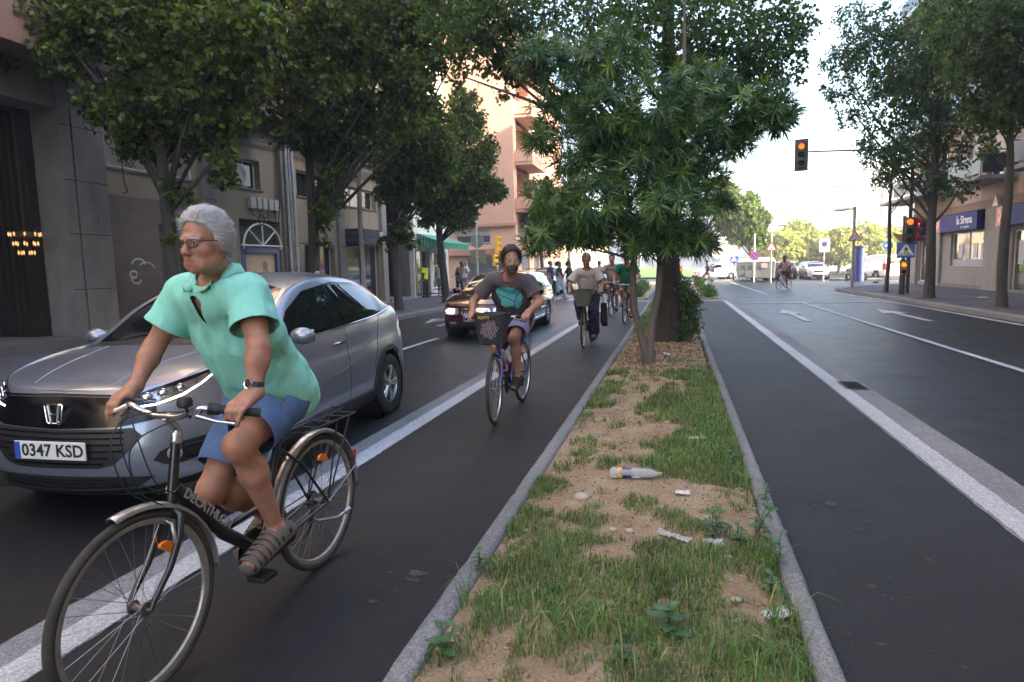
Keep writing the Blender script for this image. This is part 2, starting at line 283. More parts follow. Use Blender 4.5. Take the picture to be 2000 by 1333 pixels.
# ---- median: kerbs + soil
def round_kerb(name,x0,x1,y0,y1,h):
    n=max(2,int((y1-y0)/.1)); pr=[(0,-.01),(.0,.6),(.12,.9),(.3,1.0),(.7,1.0),(.88,.9),(1,.6),(1,-.01)]
    V=[];F=[];k=len(pr)
    for i in range(n+1):
        y=y0+(y1-y0)*i/n; j=(y%1.0); gap=.012 if j<.055 else 0
        for (a,b) in pr:
            V.append((x0+(x1-x0)*a+NR.normal()*.0012,y,max(-.01,h*b-gap+NR.normal()*.001)))
    F=[(i*k+j,i*k+j+1,(i+1)*k+j+1,(i+1)*k+j) for i in range(n) for j in range(k-1)]
    me=mesh_np(name,V,F); return struct(link(name,me,None,CONC,True))
round_kerb('median_kerb_left',-1.03,-.915,-2,26.9,.06)
round_kerb('median_kerb_right',.49,.595,-2,26.9,.06)
round_kerb('planter_kerb_left',-1.3,-1.17,28.5,56,.06)
round_kerb('planter_kerb_right',.97,1.1,28.5,56,.06)
round_kerb('median_kerb_end',-.95,.52,26.75,26.95,.058)
def soil_h(x,y):
    e=min(1,(x+.93)/.25,(.5-x)/.25); e=max(0,e)
    return .028+.03*e+.035*e*fbm((x,y,0),1.3,2)+.02*e*fbm((x,y,5),6,3)
def soil_sheet(name,y0,y1,dx,dy):
    xs=np.arange(-.93,.501,dx); ys=np.arange(y0,y1+1e-6,dy); V=[(x,y,soil_h(x,y)) for y in ys for x in xs]; nx=len(xs)
    F=[(j*nx+i,j*nx+i+1,(j+1)*nx+i+1,(j+1)*nx+i) for j in range(len(ys)-1) for i in range(nx-1)]
    return V,F
SOIL=bpy.data.materials.new('soil'); SOIL.use_nodes=True
def _soil():
    t=SOIL.node_tree; b=t.nodes['Principled BSDF']; L=t.links.new; tc=t.nodes.new('ShaderNodeTexCoord')
    def nz(sc,d=6,r=.6):
        n=t.nodes.new('ShaderNodeTexNoise'); n.inputs['Scale'].default_value=sc; n.inputs['Detail'].default_value=d; n.inputs['Roughness'].default_value=r; L(tc.outputs['Object'],n.inputs['Vector']); return n.outputs[0]
    r=t.nodes.new('ShaderNodeValToRGB'); e=r.color_ramp.elements; e[0].position=.3; e[0].color=(.26,.17,.095,1); e[1].position=.52; e[1].color=(.38,.275,.17,1); x=e.new(.72); x.color=(.47,.385,.27,1)
    L(nz(3.2,10,.68),r.inputs[0]); r2=t.nodes.new('ShaderNodeValToRGB'); e=r2.color_ramp.elements; e[0].position=.3; e[0].color=(.5,.5,.5,1); e[1].position=.65; e[1].color=(1.1,1.1,1.1,1); L(nz(70,5,.75),r2.inputs[0])
    m=t.nodes.new('ShaderNodeMix'); m.data_type='RGBA'; m.blend_type='MULTIPLY'; m.inputs[0].default_value=1; L(r.outputs[0],m.inputs[6]); L(r2.outputs[0],m.inputs[7]); L(m.outputs[2],b.inputs['Base Color'])
    b.inputs['Roughness'].default_value=.95; bp=t.nodes.new('ShaderNodeBump'); bp.inputs['Strength'].default_value=.9; bp.inputs['Distance'].default_value=.02; L(nz(45,8,.7),bp.inputs['Height']); L(bp.outputs[0],b.inputs['Normal'])
_soil()
V,F=soil_sheet('a',-1,9,.03,.03); V2,F2=soil_sheet('b',9,26.8,.06,.08); b0=len(V)
me=bpy.data.meshes.new('median_soil'); me.from_pydata(V+V2,[],F+[tuple(i+b0 for i in f) for f in F2]); struct(link('median_soil',me,None,SOIL,True))
sheet('planter_soil',[(-2.35,28.5,-1.3,56),(1.1,28.5,1.78,56)],.03,SOIL)
# far lawn on the roundabout
mb=MB(); mb.lathe([(14,0.14),(13.5,.3),(9,.75),(0.01,1.2)],Matrix.Translation((-3,82,0)),n=48); struct(mb.build('lawn_mound',mat('lawn',(.075,.16,.035),.9,nz=(6,.35),bump=(40,.6)),smooth=True))

# dried splashes and droppings on the cycle lanes: thin irregular films
m=MB(); rr=random.Random(3)
for i,(x,y,r) in enumerate([(.95,4.3,.05),(1.02,3.9,.03),(1.1,4.05,.025),(1.25,3.55,.02),(.85,5.2,.02),(.9,3.2,.03),(1.4,5.6,.025),(-1.25,2.9,.06),(-1.35,2.6,.03),(-1.6,4.8,.03),(-1.3,5.6,.04),(1.2,6.8,.03),(-1.9,3.4,.025),(.8,2.7,.02),(1.05,2.6,.018),(-1.5,8.2,.04)]):
    for k in range(7):
        cx,cy,q=(x,y,r*.65) if k==0 else (x+rr.uniform(-.15,.15),y+rr.uniform(-.15,.15),r*rr.uniform(.1,.35)); n=20
        m.add([(cx+q*(.5+.8*rr.random()**1.5)*math.cos(j*2*PI/n)*1.4,cy+q*(.5+.8*rr.random()**1.5)*math.sin(j*2*PI/n),.0032+.0001*k) for j in range(n)],[tuple(range(n))])
struct(m.build('dried_splashes',mat('dried_splash',(.05,.047,.042),.8,nz=(40,.5))))
# ================================================================ BUILDINGS
W_PEACH=mat('peach_render',(.62,.36,.255),.9,nz=(.7,.07),bump=(60,.15))
W_PEACH2=mat('peach_light_render',(.66,.45,.31),.9,nz=(.7,.07),bump=(60,.15))
W_PEACHD=mat('rose_band',(.50,.27,.2),.9,nz=(1,.1))
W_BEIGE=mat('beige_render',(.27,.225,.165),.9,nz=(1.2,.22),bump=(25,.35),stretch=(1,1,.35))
W_PINK=mat('pink_render',(.2,.125,.108),.9,nz=(.9,.12),bump=(40,.2))
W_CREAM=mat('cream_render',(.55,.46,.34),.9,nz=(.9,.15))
W_WHITE=mat('white_render',(.7,.68,.64),.9,nz=(.9,.08))
STONE=mat('grey_stone_pillar',(.17,.162,.152),.85,nz=(3,.2),bump=(40,.35),stretch=(1,1,.5))
STONEL=mat('pale_stone_pillar',(.25,.235,.215),.8,nz=(2,.16),bump=(40,.3),stretch=(1,1,.5))
ALU=mat('white_frame',(.62,.62,.62),.45,nz=(8,.06)); DARKF=mat('dark_frame',(.05,.05,.055),.5)
GLASS=mat('window_glass',(.02,.024,.028),.04,spec=.9,nz=(.4,.3)); 
SHUT=mat('shutter_slats',(.46,.45,.43),.6,nz=(2,.1)); GREYSHUT=mat('grey_roller',(.17,.17,.18),.55,.3,nz=(1.5,.15))
DARKIN=mat('dark_interior',(.02,.014,.012),.8); BRICKT=None
CABLE=mat('black_cable',(.02,.02,.022),.6); METALP=mat('galvanised_pipe',(.42,.45,.5),.38,.8,nz=(5,.2))
RAILR=mat('red_railing',(.36,.09,.08),.5); RAILW=mat('white_railing',(.75,.75,.75),.5)
def facade(mb,ax,pos,th,u0,u1,z0,z1,holes,mi=0):
    """wall slab with rectangular holes; ax 'x': wall plane x=pos spanning y; th signed thickness"""
    us=sorted({u0,u1,*[h[0] for h in holes],*[h[1] for h in holes]}); zs=sorted({z0,z1,*[h[2] for h in holes],*[h[3] for h in holes]})
    us=[u for u in us if u0<=u<=u1]; zs=[z for z in zs if z0<=z<=z1]; a,b=sorted((pos,pos+th))
    for i in range(len(us)-1):
        j=0
        while j<len(zs)-1:
            cu=(us[i]+us[i+1])/2
            if any(h[0]<cu<h[1] and h[2]<(zs[j]+zs[j+1])/2<h[3] for h in holes): j+=1; continue
            k=j
            while k+1<len(zs)-1 and not any(h[0]<cu<h[1] and h[2]<(zs[k+1]+zs[k+2])/2<h[3] for h in holes): k+=1
            if ax=='x': mb.box((a,us[i],zs[j]),(b,us[i+1],zs[k+1]),mi)
            else: mb.box((us[i],a,zs[j]),(us[i+1],b,zs[k+1]),mi)
            j=k+1
def window(par,ax,pos,s,u0,u1,z0,z1,fm=None,panes=2,depth=.18,shut=0,name='window',gl=None,sill=True,shm=None,fw=.05):
    """window set `depth` behind plane pos (outward normal sign s); frame > pane, shutter, sill"""
    fm=fm or ALU
    def bx(mb,ua,ub,za,zb,d0,d1,mi=0):
        a,b=sorted((pos-s*d0,pos-s*d1))
        if ax=='x': mb.box((a,ua,za),(b,ub,zb),mi)
        else: mb.box((ua,a,za),(ub,b,zb),mi)
    m=MB(); d=depth
    bx(m,u0,u1,z0,z0+fw,d,d+.06); bx(m,u0,u1,z1-fw,z1,d,d+.06)
    n=panes
    for i in range(n+1):
        u=u0+(u1-u0-fw)*i/n; bx(m,u,u+fw,z0+fw,z1-fw,d+.001,d+.059)
    f=m.build(name,fm,par)
    m=MB(); bx(m,u0+.01,u1-.01,z0+.01,z1-.01,d+.03,d+.036); m.build('pane',gl or GLASS,f)
    if shut:
        m=MB(); zt=z1; zb=z1-(z1-z0)*shut; k=int((zt-zb)/.055)
        for i in range(k): bx(m,u0+.01,u1-.01,zb+i*(zt-zb)/k,zb+(i+.86)*(zt-zb)/k,d-.04,d-.015)
        bx(m,u0+.005,u1-.005,zb,zt,d-.02,d-.005); m.build('shutter',shm or SHUT,f)
    if sill:
        m=MB(); bx(m,u0-.06,u1+.06,z0-.05,z0-.001,-.05,d+.02); m.build('sill',STONE,f)
    return f
# ---- tiled wall material
def brick_mat(name,c1,c2,mo,sc,w,h,rough,axis='x'):
    m=bpy.data.materials.new(name); m.use_nodes=True; t=m.node_tree; b=t.nodes['Principled BSDF']; L=t.links.new
    tc=t.nodes.new('ShaderNodeTexCoord'); sp=t.nodes.new('ShaderNodeSeparateXYZ'); cb=t.nodes.new('ShaderNodeCombineXYZ'); L(tc.outputs['Object'],sp.inputs[0]); L(sp.outputs[1 if axis=='x' else 0],cb.inputs[0]); L(sp.outputs[2],cb.inputs[1])
    br=t.nodes.new('ShaderNodeTexBrick'); L(cb.outputs[0],br.inputs['Vector']); br.offset=0; br.inputs['Scale'].default_value=1; br.inputs['Brick Width'].default_value=w; br.inputs['Row Height'].default_value=h
    br.inputs['Mortar Size'].default_value=mo; br.inputs['Color1'].default_value=(*c1,1); br.inputs['Color2'].default_value=(*c2,1); br.inputs['Mortar'].default_value=(*sc,1)
    n=t.nodes.new('ShaderNodeTexNoise'); n.inputs['Scale'].default_value=2.2; n.inputs['Detail'].default_value=5; L(tc.outputs['Object'],n.inputs['Vector'])
    r=t.nodes.new('ShaderNodeValToRGB'); r.color_ramp.elements[0].position=.3; r.color_ramp.elements[0].color=(.7,.7,.7,1); r.color_ramp.elements[1].position=.7; r.color_ramp.elements[1].color=(1.15,1.15,1.15,1); L(n.outputs[0],r.inputs[0])
    x=t.nodes.new('ShaderNodeMix'); x.data_type='RGBA'; x.blend_type='MULTIPLY'; x.inputs[0].default_value=1; L(br.outputs['Color'],x.inputs[6]); L(r.outputs[0],x.inputs[7]); L(x.outputs[2],b.inputs['Base Color'])
    bp=t.nodes.new('ShaderNodeBump'); bp.inputs['Strength'].default_value=.6; bp.inputs['Distance'].default_value=.01; bp.invert=True; L(br.outputs['Fac'],bp.inputs['Height']); L(bp.outputs[0],b.inputs['Normal'])
    b.inputs['Roughness'].default_value=rough; _M[name]=m; return m
TILE=brick_mat('brown_glazed_tile',(.075,.034,.03),(.055,.027,.026),.008,(.02,.016,.015),.30,.15,.34)
STONEB=brick_mat('beige_stone_cladding',(.38,.285,.205),(.35,.265,.195),.008,(.2,.15,.115),1.1,.62,.75)
FX=-12.2
LB=thing('apartment_building','dark apartment block with grey stone pillars and brown tiles, left of the road','building',(-12.2,12,0))
def lp(m,name,mats,**k):   # part of the left building (object origin at building's empty)
    o=m.build(name,mats,LB,**k); o.location=(12.2,-12,0); return o
_lb_off=Vector((12.2,-12,0))
m=MB()
holesA=[(12.1,14.85,3.95,4.85)]; holesB=[(16.1,17.65,4.0,4.85),(16.5,18.52,.5,3.1)]
holesC=[(19.6,21.65,4.05,4.9),(19.35,21.9,.35,2.5)]; holesD=[(22.75,25.5,4.0,4.75),(22.8,25.6,.13,2.55)]
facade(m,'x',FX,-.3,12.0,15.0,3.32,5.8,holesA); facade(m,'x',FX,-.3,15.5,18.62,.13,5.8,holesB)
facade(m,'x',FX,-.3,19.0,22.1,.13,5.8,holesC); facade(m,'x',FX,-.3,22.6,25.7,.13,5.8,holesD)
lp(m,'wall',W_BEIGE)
m=MB(); facade(m,'x',FX,-.3,29.2,34.3,.13,7.5,[(29.5,31.5,.13,2.45),(31.9,33.9,.5,2.4)]); m.box((-24,34.0,.13),(-12.51,34.29,9)); lp(m,'side_wall',W_WHITE)
m=MB()
for a,b in ((10.92,11.18),(11.22,11.98),(15.0,15.5),(18.62,19.0),(22.1,22.6),(28.62,29.18)):
    q=MB(); q.box((FX-.6,a,.13),(FX+.1,b,5.78)); lp(q,'pillar',STONE,bev=.012)
m.box((FX-.6,-40,4.9),(FX+.08,10.9,5.78)); m.box((FX-.6,-40,.13),(FX,-14,4.9)); m.box((FX-.6,26.2,4.6),(FX+.08,28.6,5.78))
lp(m,'lintel',STONE,bev=.012)
for yy in (-3.5,3.8): q=MB(); q.box((FX-.6,yy,.13),(FX+.1,yy+.6,4.89)); lp(q,'pillar',STONE,bev=.012)
m=MB(); m.box((FX-.6,25.72,.13),(FX+.14,26.18,5.3)); lp(m,'pillar',STONEL,bev=.012)
m=MB()   # joints on the pillars
for a,b in ((10.92,11.98),(15.0,15.5),(18.62,19.0),(22.1,22.6),(28.62,29.18)):
    for z in (1.25,2.4,3.5,4.6): m=MB(); m.box((FX+.094,a+.004,z),(FX+.102,b-.004,z+.018)); lp(m,'pillar_joint',DARKIN)
# dark entrances
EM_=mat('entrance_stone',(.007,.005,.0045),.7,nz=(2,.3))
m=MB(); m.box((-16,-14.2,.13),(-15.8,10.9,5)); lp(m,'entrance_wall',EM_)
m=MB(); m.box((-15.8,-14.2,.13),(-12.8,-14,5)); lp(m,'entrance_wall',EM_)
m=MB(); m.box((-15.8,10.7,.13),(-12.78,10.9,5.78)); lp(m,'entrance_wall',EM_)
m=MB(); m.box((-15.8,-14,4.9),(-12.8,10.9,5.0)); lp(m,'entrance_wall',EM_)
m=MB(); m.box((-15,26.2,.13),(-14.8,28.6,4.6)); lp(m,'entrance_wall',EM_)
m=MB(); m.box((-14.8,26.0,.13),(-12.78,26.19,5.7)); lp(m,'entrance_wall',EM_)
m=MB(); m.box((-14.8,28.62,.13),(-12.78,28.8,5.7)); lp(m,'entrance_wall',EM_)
m=MB()
for i in range(46): m.box((-15.3,1.2+i*.2,.2),(-15.18,1.33+i*.2,4.85))
for i in range(16): m.box((-15.7+i*.185,10.60,.3),(-15.6+i*.185,10.69,4.88))
lp(m,'ribbed_shutter',mat('oxblood_ribs',(.012,.0045,.004),.65,nz=(1.5,.3)))
m=MB(); m.box((-15.9,-14,.13),(-11.75,10.85,.3)); m2=MB(); m2.box((-14.7,26.25,.13),(-12.0,28.55,.27)); lp(m2,'step',STONE); lp(m,'step',mat('worn_step',(.10,.095,.09),.8,nz=(2,.2)),bev=.01)
# tiles
m=MB(); m.box((FX-.28,12.0,.13),(FX+.03,13.42,3.32)); m.box((FX-.28,14.28,.13),(FX+.03,15.0,3.32)); m.box((FX-.28,13.42,2.75),(FX+.03,14.28,3.32)); m.box((FX-.28,15.5,2.0),(FX+.0,15.6,3.0)); lp(m,'tiled_wall',TILE)
m=MB()
for i in range(14): m.box((FX-.1,13.44+i*.06,.2),(FX-.06,13.475+i*.06,2.73))
m.box((FX-.14,13.42,.13),(FX-.1,14.28,2.75)); lp(m,'door',mat('grey_louvre',(.13,.13,.135),.5,.4))
m=MB(); m.box((FX-.055,13.72,2.15),(FX-.045,14.05,2.42)); lp(m,'notice_plate',mat('pale_plate',(.45,.45,.43),.5))
m=MB(); m.prism([(13.8,1.88),(13.98,1.88),(13.89,2.06)],'x',FX-.055,FX-.045); lp(m,'warning_plate',mat('warning_yellow',(.75,.5,.03),.5))
# graffiti
m=MB()
for cx,cz,r,a0,a1,th in ((12.72,1.75,.2,.2,2.9,.05),(12.95,1.62,.26,.3,2.4,.035),(12.55,1.55,.1,0,6,.05),(12.62,1.45,.14,3,6,.04)):
    P=[(FX+.034,cx+r*math.cos(a0+(a1-a0)*k/10),cz+r*.8*math.sin(a0+(a1-a0)*k/10)) for k in range(11)]
    m.tube(P,th*.5,6,flat=None)
for v in range(len(m.v)): x,y,z=m.v[v]; m.v[v]=(FX+.032+(x-FX-.034)*.05,y,z)
lp(m,'graffiti',mat('pale_spray',(.33,.38,.38),.7,nz=(8,.3)))
# windows
for (u0,u1,z0,z1,kw) in ((16.1,17.65,4.0,4.85,dict(panes=3)),(19.6,21.65,4.05,4.9,dict(panes=2)),(22.75,25.5,4.0,4.75,dict(panes=3))):
    f=window(LB,'x',FX,1,u0,u1,z0,z1,depth=.2,**kw); f.location=_lb_off
f=window(LB,'x',FX,1,12.1,14.85,3.95,4.85,panes=2,depth=.12,gl=mat('frosted_pane',(.20,.19,.18),.5,nz=(3,.1))); f.location=_lb_off
SGN=mat('sign_black_letters',(.03,.03,.03),.6)
for i,s in enumerate(('SERVEI DE','FOTOCOPIES','TELEFON','FAX')):
    text(s,.235,face_M((FX-.14,12.85,4.73-i*.21),(1,0,0)),SGN,f,ext=.001,off=.004)
f=window(LB,'x',FX,1,19.35,21.9,.35,2.5,panes=2,depth=.2,name='shop_window'); f.location=_lb_off
f=window(LB,'x',FX,1,22.8,24.2,.13,2.55,panes=1,depth=.15,name='shop_door'); f.location=_lb_off
f=window(LB,'x',FX,1,24.3,25.6,.13,2.55,panes=1,depth=.15,name='shop_window'); f.location=_lb_off
f=window(LB,'x',FX,1,29.5,31.5,.13,2.45,panes=3,depth=.2,name='shop_door'); f.location=_lb_off
f=window(LB,'x',FX,1,31.9,33.9,.5,2.4,panes=2,depth=.2,name='shop_window'); f.location=_lb_off
# arched fanlight over the blue poster case
m=MB(); cy,cz,R_=17.5,2.33,.92
m.tube([(FX+.06,cy+R_*math.cos(a),cz+.72*R_*math.sin(a)) for a in np.linspace(0,PI,25)],.03,8)
m.tube([(FX+.06,cy-1.0,cz),(FX+.06,cy+1.0,cz)],.03,8)
for a in (PI/4,PI/2,3*PI/4): m.tube([(FX+.06,cy,cz),(FX+.06,cy+R_*math.cos(a),cz+.72*R_*math.sin(a))],.022,8)
m.tube([(FX+.06,cy-.9,cz),(FX+.06,cy-.9,cz-.1)],.02,6); m.tube([(FX+.06,cy+.9,cz),(FX+.06,cy+.9,cz-.1)],.02,6)
lp(m,'arched_fanlight',mat('white_iron',(.75,.75,.72),.4))
m=MB()
for i in range(8): m.box((FX-.25,16.5,2.35+i*.09),(FX-.2,18.5,2.42+i*.09))
m.box((FX-.35,16.5,.5),(FX-.3,18.52,3.1)); lp(m,'dark_slats',DARKF)
m=MB(); m.box((FX-.2,16.55,.45),(FX-.02,16.75,2.28)); m.box((FX-.2,18.28,.45),(FX-.02,18.46,2.28)); m.box((FX-.2,16.75,2.1),(FX+.0,18.28,2.28)); m.box((FX-.2,16.75,.45),(FX+.0,18.28,.62)); pc=lp(m,'poster_case',mat('blue_case',(.02,.05,.2),.35),bev=.01)
m=MB(); m.box((FX-.12,16.75,.62),(FX-.1,18.28,2.1)); pa=m.build('poster',mat('poster_tan',(.60,.42,.27),.4,nz=(.8,.08)),pc)
m=MB()
m.lathe([(0,0),(.13,0)],face_M((FX-.095,17.75,1.75),(1,0,0)),n=16); m.prism([(17.55,1.2),(17.95,1.2),(17.88,1.62),(17.8,1.66),(17.66,1.62)],'x',FX-.098,FX-.094); m.build('poster_figure',mat('poster_figure',(.24,.14,.10),.4),pa)
text('EL SÍ',.16,face_M((FX-.094,17.85,1.52),(1,0,0)),ALU,pa,ext=.001)
text('que vols',.16,face_M((FX-.094,17.75,1.3),(1,0,0)),ALU,pa,ext=.001)
# upper floors
m=MB()
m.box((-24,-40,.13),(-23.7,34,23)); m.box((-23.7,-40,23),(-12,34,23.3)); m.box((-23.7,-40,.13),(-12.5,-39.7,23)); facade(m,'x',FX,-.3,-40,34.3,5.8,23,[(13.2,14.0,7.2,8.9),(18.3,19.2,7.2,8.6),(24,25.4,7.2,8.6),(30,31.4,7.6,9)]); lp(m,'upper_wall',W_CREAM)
for z in (5.62,8.7,11.8,14.9):
    for a,b in ((-12,-4),(2.5,11.6),(14.4,17.3),(20.0,23.6),(26.5,29)): m=MB(); m.box((FX-.1,a,z),(FX+1.0,b,z+1.15)); lp(m,'projecting_floor',W_PINK,bev=.01)
    m=MB(); m.box((FX-.1,2.5,z+1.152),(FX+.9,11.5,z+3.07)); lp(m,'enclosed_balcony',W_PINK,bev=.01)
for z in (6.9,10,13.1):
    for a,b in ((14.6,17.1),(20.2,23.4),(26.7,28.8)): m=MB(); m.box((FX+.02,a,z),(FX+.05,b,z+1.7)); lp(m,'balcony_window',mat('window_brown',(.09,.07,.06),.3))
m=MB(); m.box((FX-.02,12.0,5.72),(FX+.18,34.2,5.84)); lp(m,'cornice',STONE)
text('11',.2,face_M((FX+.103,11.6,2.72),(1,0,0)),SGN,LB,ext=.001).location=_lb_off
for (u0,u1,z0,z1) in ((13.2,14.0,7.2,8.9),(18.3,19.2,7.2,8.6),(24,25.4,7.2,8.6),(30,31.4,7.6,9)):
    f=window(LB,'x',FX,1,u0,u1,z0,z1,depth=.15,shut=.6); f.location=_lb_off
# drain pipes and cables
for y,r,z0,z1 in ((18.78,.05,.13,7.5),(19.12,.055,.13,12),(18.95,.04,2.5,5.7),(19.75,.05,6,20),(20.1,.06,6,20)):
    m=MB(); m.tube([(FX+.17,y,z0),(FX+.17,y,z1)],r,12)
    for z in np.arange(z0+.8,z1,1.9): m.tube([(FX+.17,y,z),(FX+.17,y,z+.05)],r+.012,12)
    lp(m,'drain_pipe',METALP,smooth=True)
m=MB()
def wav(P,r=.014,sag=.06):
    out=[]
    for a,b in zip(P[:-1],P[1:]):
        for k in range(6):
            t=k/6; out.append((a[0]+(b[0]-a[0])*t,a[1]+(b[1]-a[1])*t,a[2]+(b[2]-a[2])*t-sag*math.sin(PI*t)))
    m.tube(out+[P[-1]],r,6)
for k in range(5): wav([(FX+.2,12+k*.02,5.6-k*.05),(FX+.2,15.3,5.55-k*.04),(FX+.2,18.6,5.6-k*.04),(FX+.16,22.3,5.5-k*.05),(FX+.16,25.9,5.45-k*.04),(FX+.2,29,5.3)],.013,.05)
for k in range(6): wav([(FX+.12,18.45+k*.03,5.6),(FX+.12,18.4+k*.02,4.6),(FX+.12,18.35+k*.03,3.7),(FX+.12,18.3,3.0+k*.1)],.016,0)
for k in range(4): wav([(FX+.1,16.95+k*.4,3.42),(FX+.1,17.1+k*.35,3.2-.05*k),(FX+.1,18.2,3.25)],.012,.04)
wav([(FX+.12,12.4,3.98),(FX+.12,12.42,3.6),(FX+.12,12.5,3.4),(FX+.12,12.36,3.38)],.014,0)
m.tube([(FX+.1,17.45+.13*math.cos(a),3.12+.16*math.sin(a)) for a in np.linspace(0,6.28,20)],.016,6)
lp(m,'cable',CABLE)
for y,w_ in ((16.95,.26),(17.28,.2),(17.55,.2),(17.85,.22),(18.12,.24)):
    m=MB(); m.box((FX,y,3.42),(FX+.13,y+w_,3.75)); o=lp(m,'meter_box',mat('meter_grey',(.42,.42,.4),.5,nz=(6,.1)),bev=.012)
# air conditioner in the window
ac=thing('air_conditioner','white air conditioner unit standing in the open upper window','air conditioner',(FX-.12,16.75,4.05))
m=MB(); m.box((-.15,-.38,0),(.15,.38,.6)); m.build('housing',mat('ac_white',(.62,.62,.6),.4),ac,bev=.02)
m=MB()
for r in (.06,.11,.16,.21,.25): m.tube([(.156,-.08+r*math.cos(a),.3+r*math.sin(a)) for a in np.linspace(0,2*PI,28)],.006,5)
m.build('fan_grille',mat('ac_grille',(.3,.3,.3),.5),ac)
# signs on the shops
m=MB(); m.box((FX+.1,22.55,2.48),(FX+.75,24.15,3.1)); s1=tag(m.build('shop_sign',mat('navy_awning',(.018,.02,.035),.6),None,bev=.02),'dark navy box sign over the small shop door','sign')
for i,s in enumerate(('CLASSIC','LOFRIM')): text(s,.24,face_M((FX+.755,23.35,2.93-i*.27),(1,0,0)),mat('sign_dim_letters',(.14,.14,.2),.6),s1,ext=.002)
for i,s in enumerate(('CLASSIC','LOFRIM')): text(s,.15,face_M((FX+.43,22.547,2.93-i*.27),(0,-1,0)),mat('sign_dim_letters',(.14,.14,.2),.6),s1,ext=.002)
m=MB(); m.box((FX+.1,24.3,2.6),(FX+.22,25.6,3.1)); tag(m.build('shop_sign',mat('rose_panel',(.45,.2,.19),.6,nz=(5,.6),c2=(.6,.55,.5)),None),'faded pink picture panel over the shop window','sign')
# green awning with striped valance
aw=thing('awning','green shop awning with striped valance on the white wall','awning',(FX,31.9,2.9))
m=MB(); m.add([(0,-2.1,.35),(0,2.1,.35),(1.3,2.1,-.1),(1.3,-2.1,-.1)],[(0,1,2,3)]); m.add([(0,-2.1,.33),(0,2.1,.33),(1.3,2.1,-.12),(1.3,-2.1,-.12)],[(3,2,1,0)]); m.build('canopy',mat('awning_green',(.07,.27,.2),.7,nz=(3,.1)),aw)
m=MB()
for i in range(28): m.box((1.29,-2.1+i*.15,-.42),(1.31,-2.1+i*.15+.075,-.1))
m.box((1.285,-2.1,-.14),(1.315,2.1,-.1))
for i in range(8): m.box((.1+i*.15,-2.11,-.4+.0*i),(.175+i*.15,-2.09,.3-i*.052))
m.build('valance',mat('valance_green',(.05,.3,.2),.7),aw)
m=MB(); m.box((1.26,-2.08,-.41),(1.285,2.08,-.15)); m.build('valance_lining',mat('pale_cloth',(.6,.65,.6),.8),aw)
m=MB(); m.tube([(.02,-2.05,.1),(1.25,-2.05,-.12)],.02,6); m.tube([(.02,2.05,.1),(1.25,2.05,-.12)],.02,6); m.build('arm',DARKF,aw)
# chandelier standing in for its reflection in the hall glass
ch=thing('chandelier','small warm lit chandelier, built in place of its reflection in the hall glass','lamp',(-12.5,10.3,2.05))
m=MB(); m.tube([(0,0,2.7),(0,0,.35)],.012,6); m.lathe([(.02,.4),(.2,.36),(.22,.3),(.02,.26)],n=20); m.build('frame',mat('brass',(.06,.04,.02),.5,.6),ch)
for ring,(r,z,n) in enumerate(((.26,.28,9),(.2,.1,8),(.13,-.08,6))):
    for k in range(n):
        m=MB(); m.lathe([(.001,.0),(.016,.03),(.018,.06),(.001,.1)],Matrix.Translation((r*math.cos(k*6.28/n),r*math.sin(k*6.28/n),z)),n=8)
        m.build('bulb',mat('warm_bulb',(1,.7,.3),.5,emit=((1,.5,.15),.16)),ch)
# ---------------------------------------------------------------- peach building
PB=thing('peach_building','tall peach block with angular red-railed balconies and grey roller shutter','building',(-10.2,42,0))
def pp(m,name,mats,**k): o=m.build(name,mats,PB,**k); o.location=(10.2,-42,0); return o
m=MB(); facade(m,'y',42,.3,-26,-10.2,.13,4.35,[(-14.35,-11.95,3.15,4.05),(-13.6,-11.0,.13,2.15)]); facade(m,'x',-10.2,-.3,42.3,62,.13,4.35,[(43.5,46,.13,2.4),(47.5,49.5,.13,2.3),(51,53,.13,2.3),(55,57,.13,2.3)]); pp(m,'lower_wall',W_PEACH2)
m=MB(); facade(m,'y',41.75,.3,-26,-10.2,4.35,19,[(-17.6,-16.4,9.6,11.2),(-17.6,-16.4,12.8,14.2),(-20.6,-19.4,9.6,11.2)]); facade(m,'x',-10.2,-.3,42.05,60,4.35,17,[(42.6,46.4,z,z+2.5) for z in (5.6,8.6,11.6,14.3)]+[(48.3,49.8,z+.8,z+2.2) for z in (5.6,8.6,11.6)]+[(51.8,53.3,z+.8,z+2.2) for z in (5.6,8.6,11.6)]); pp(m,'upper_wall',W_PEACH)
m=MB(); m.box((-26,41.6,2.35),(-10.05,41.99,2.75)); m.box((-10.19,42,2.35),(-9.95,62,2.75)); m.box((-26,41.6,4.2),(-10.05,41.74,4.4)); pp(m,'band',W_PEACHD,bev=.02)
m=MB(); m.box((-11.9,43.0,4.4),(-11.8,46.4,17)); m.box((-11.8,46.41,4.4),(-10.5,46.5,17)); pp(m,'recess_wall',W_PEACH2)
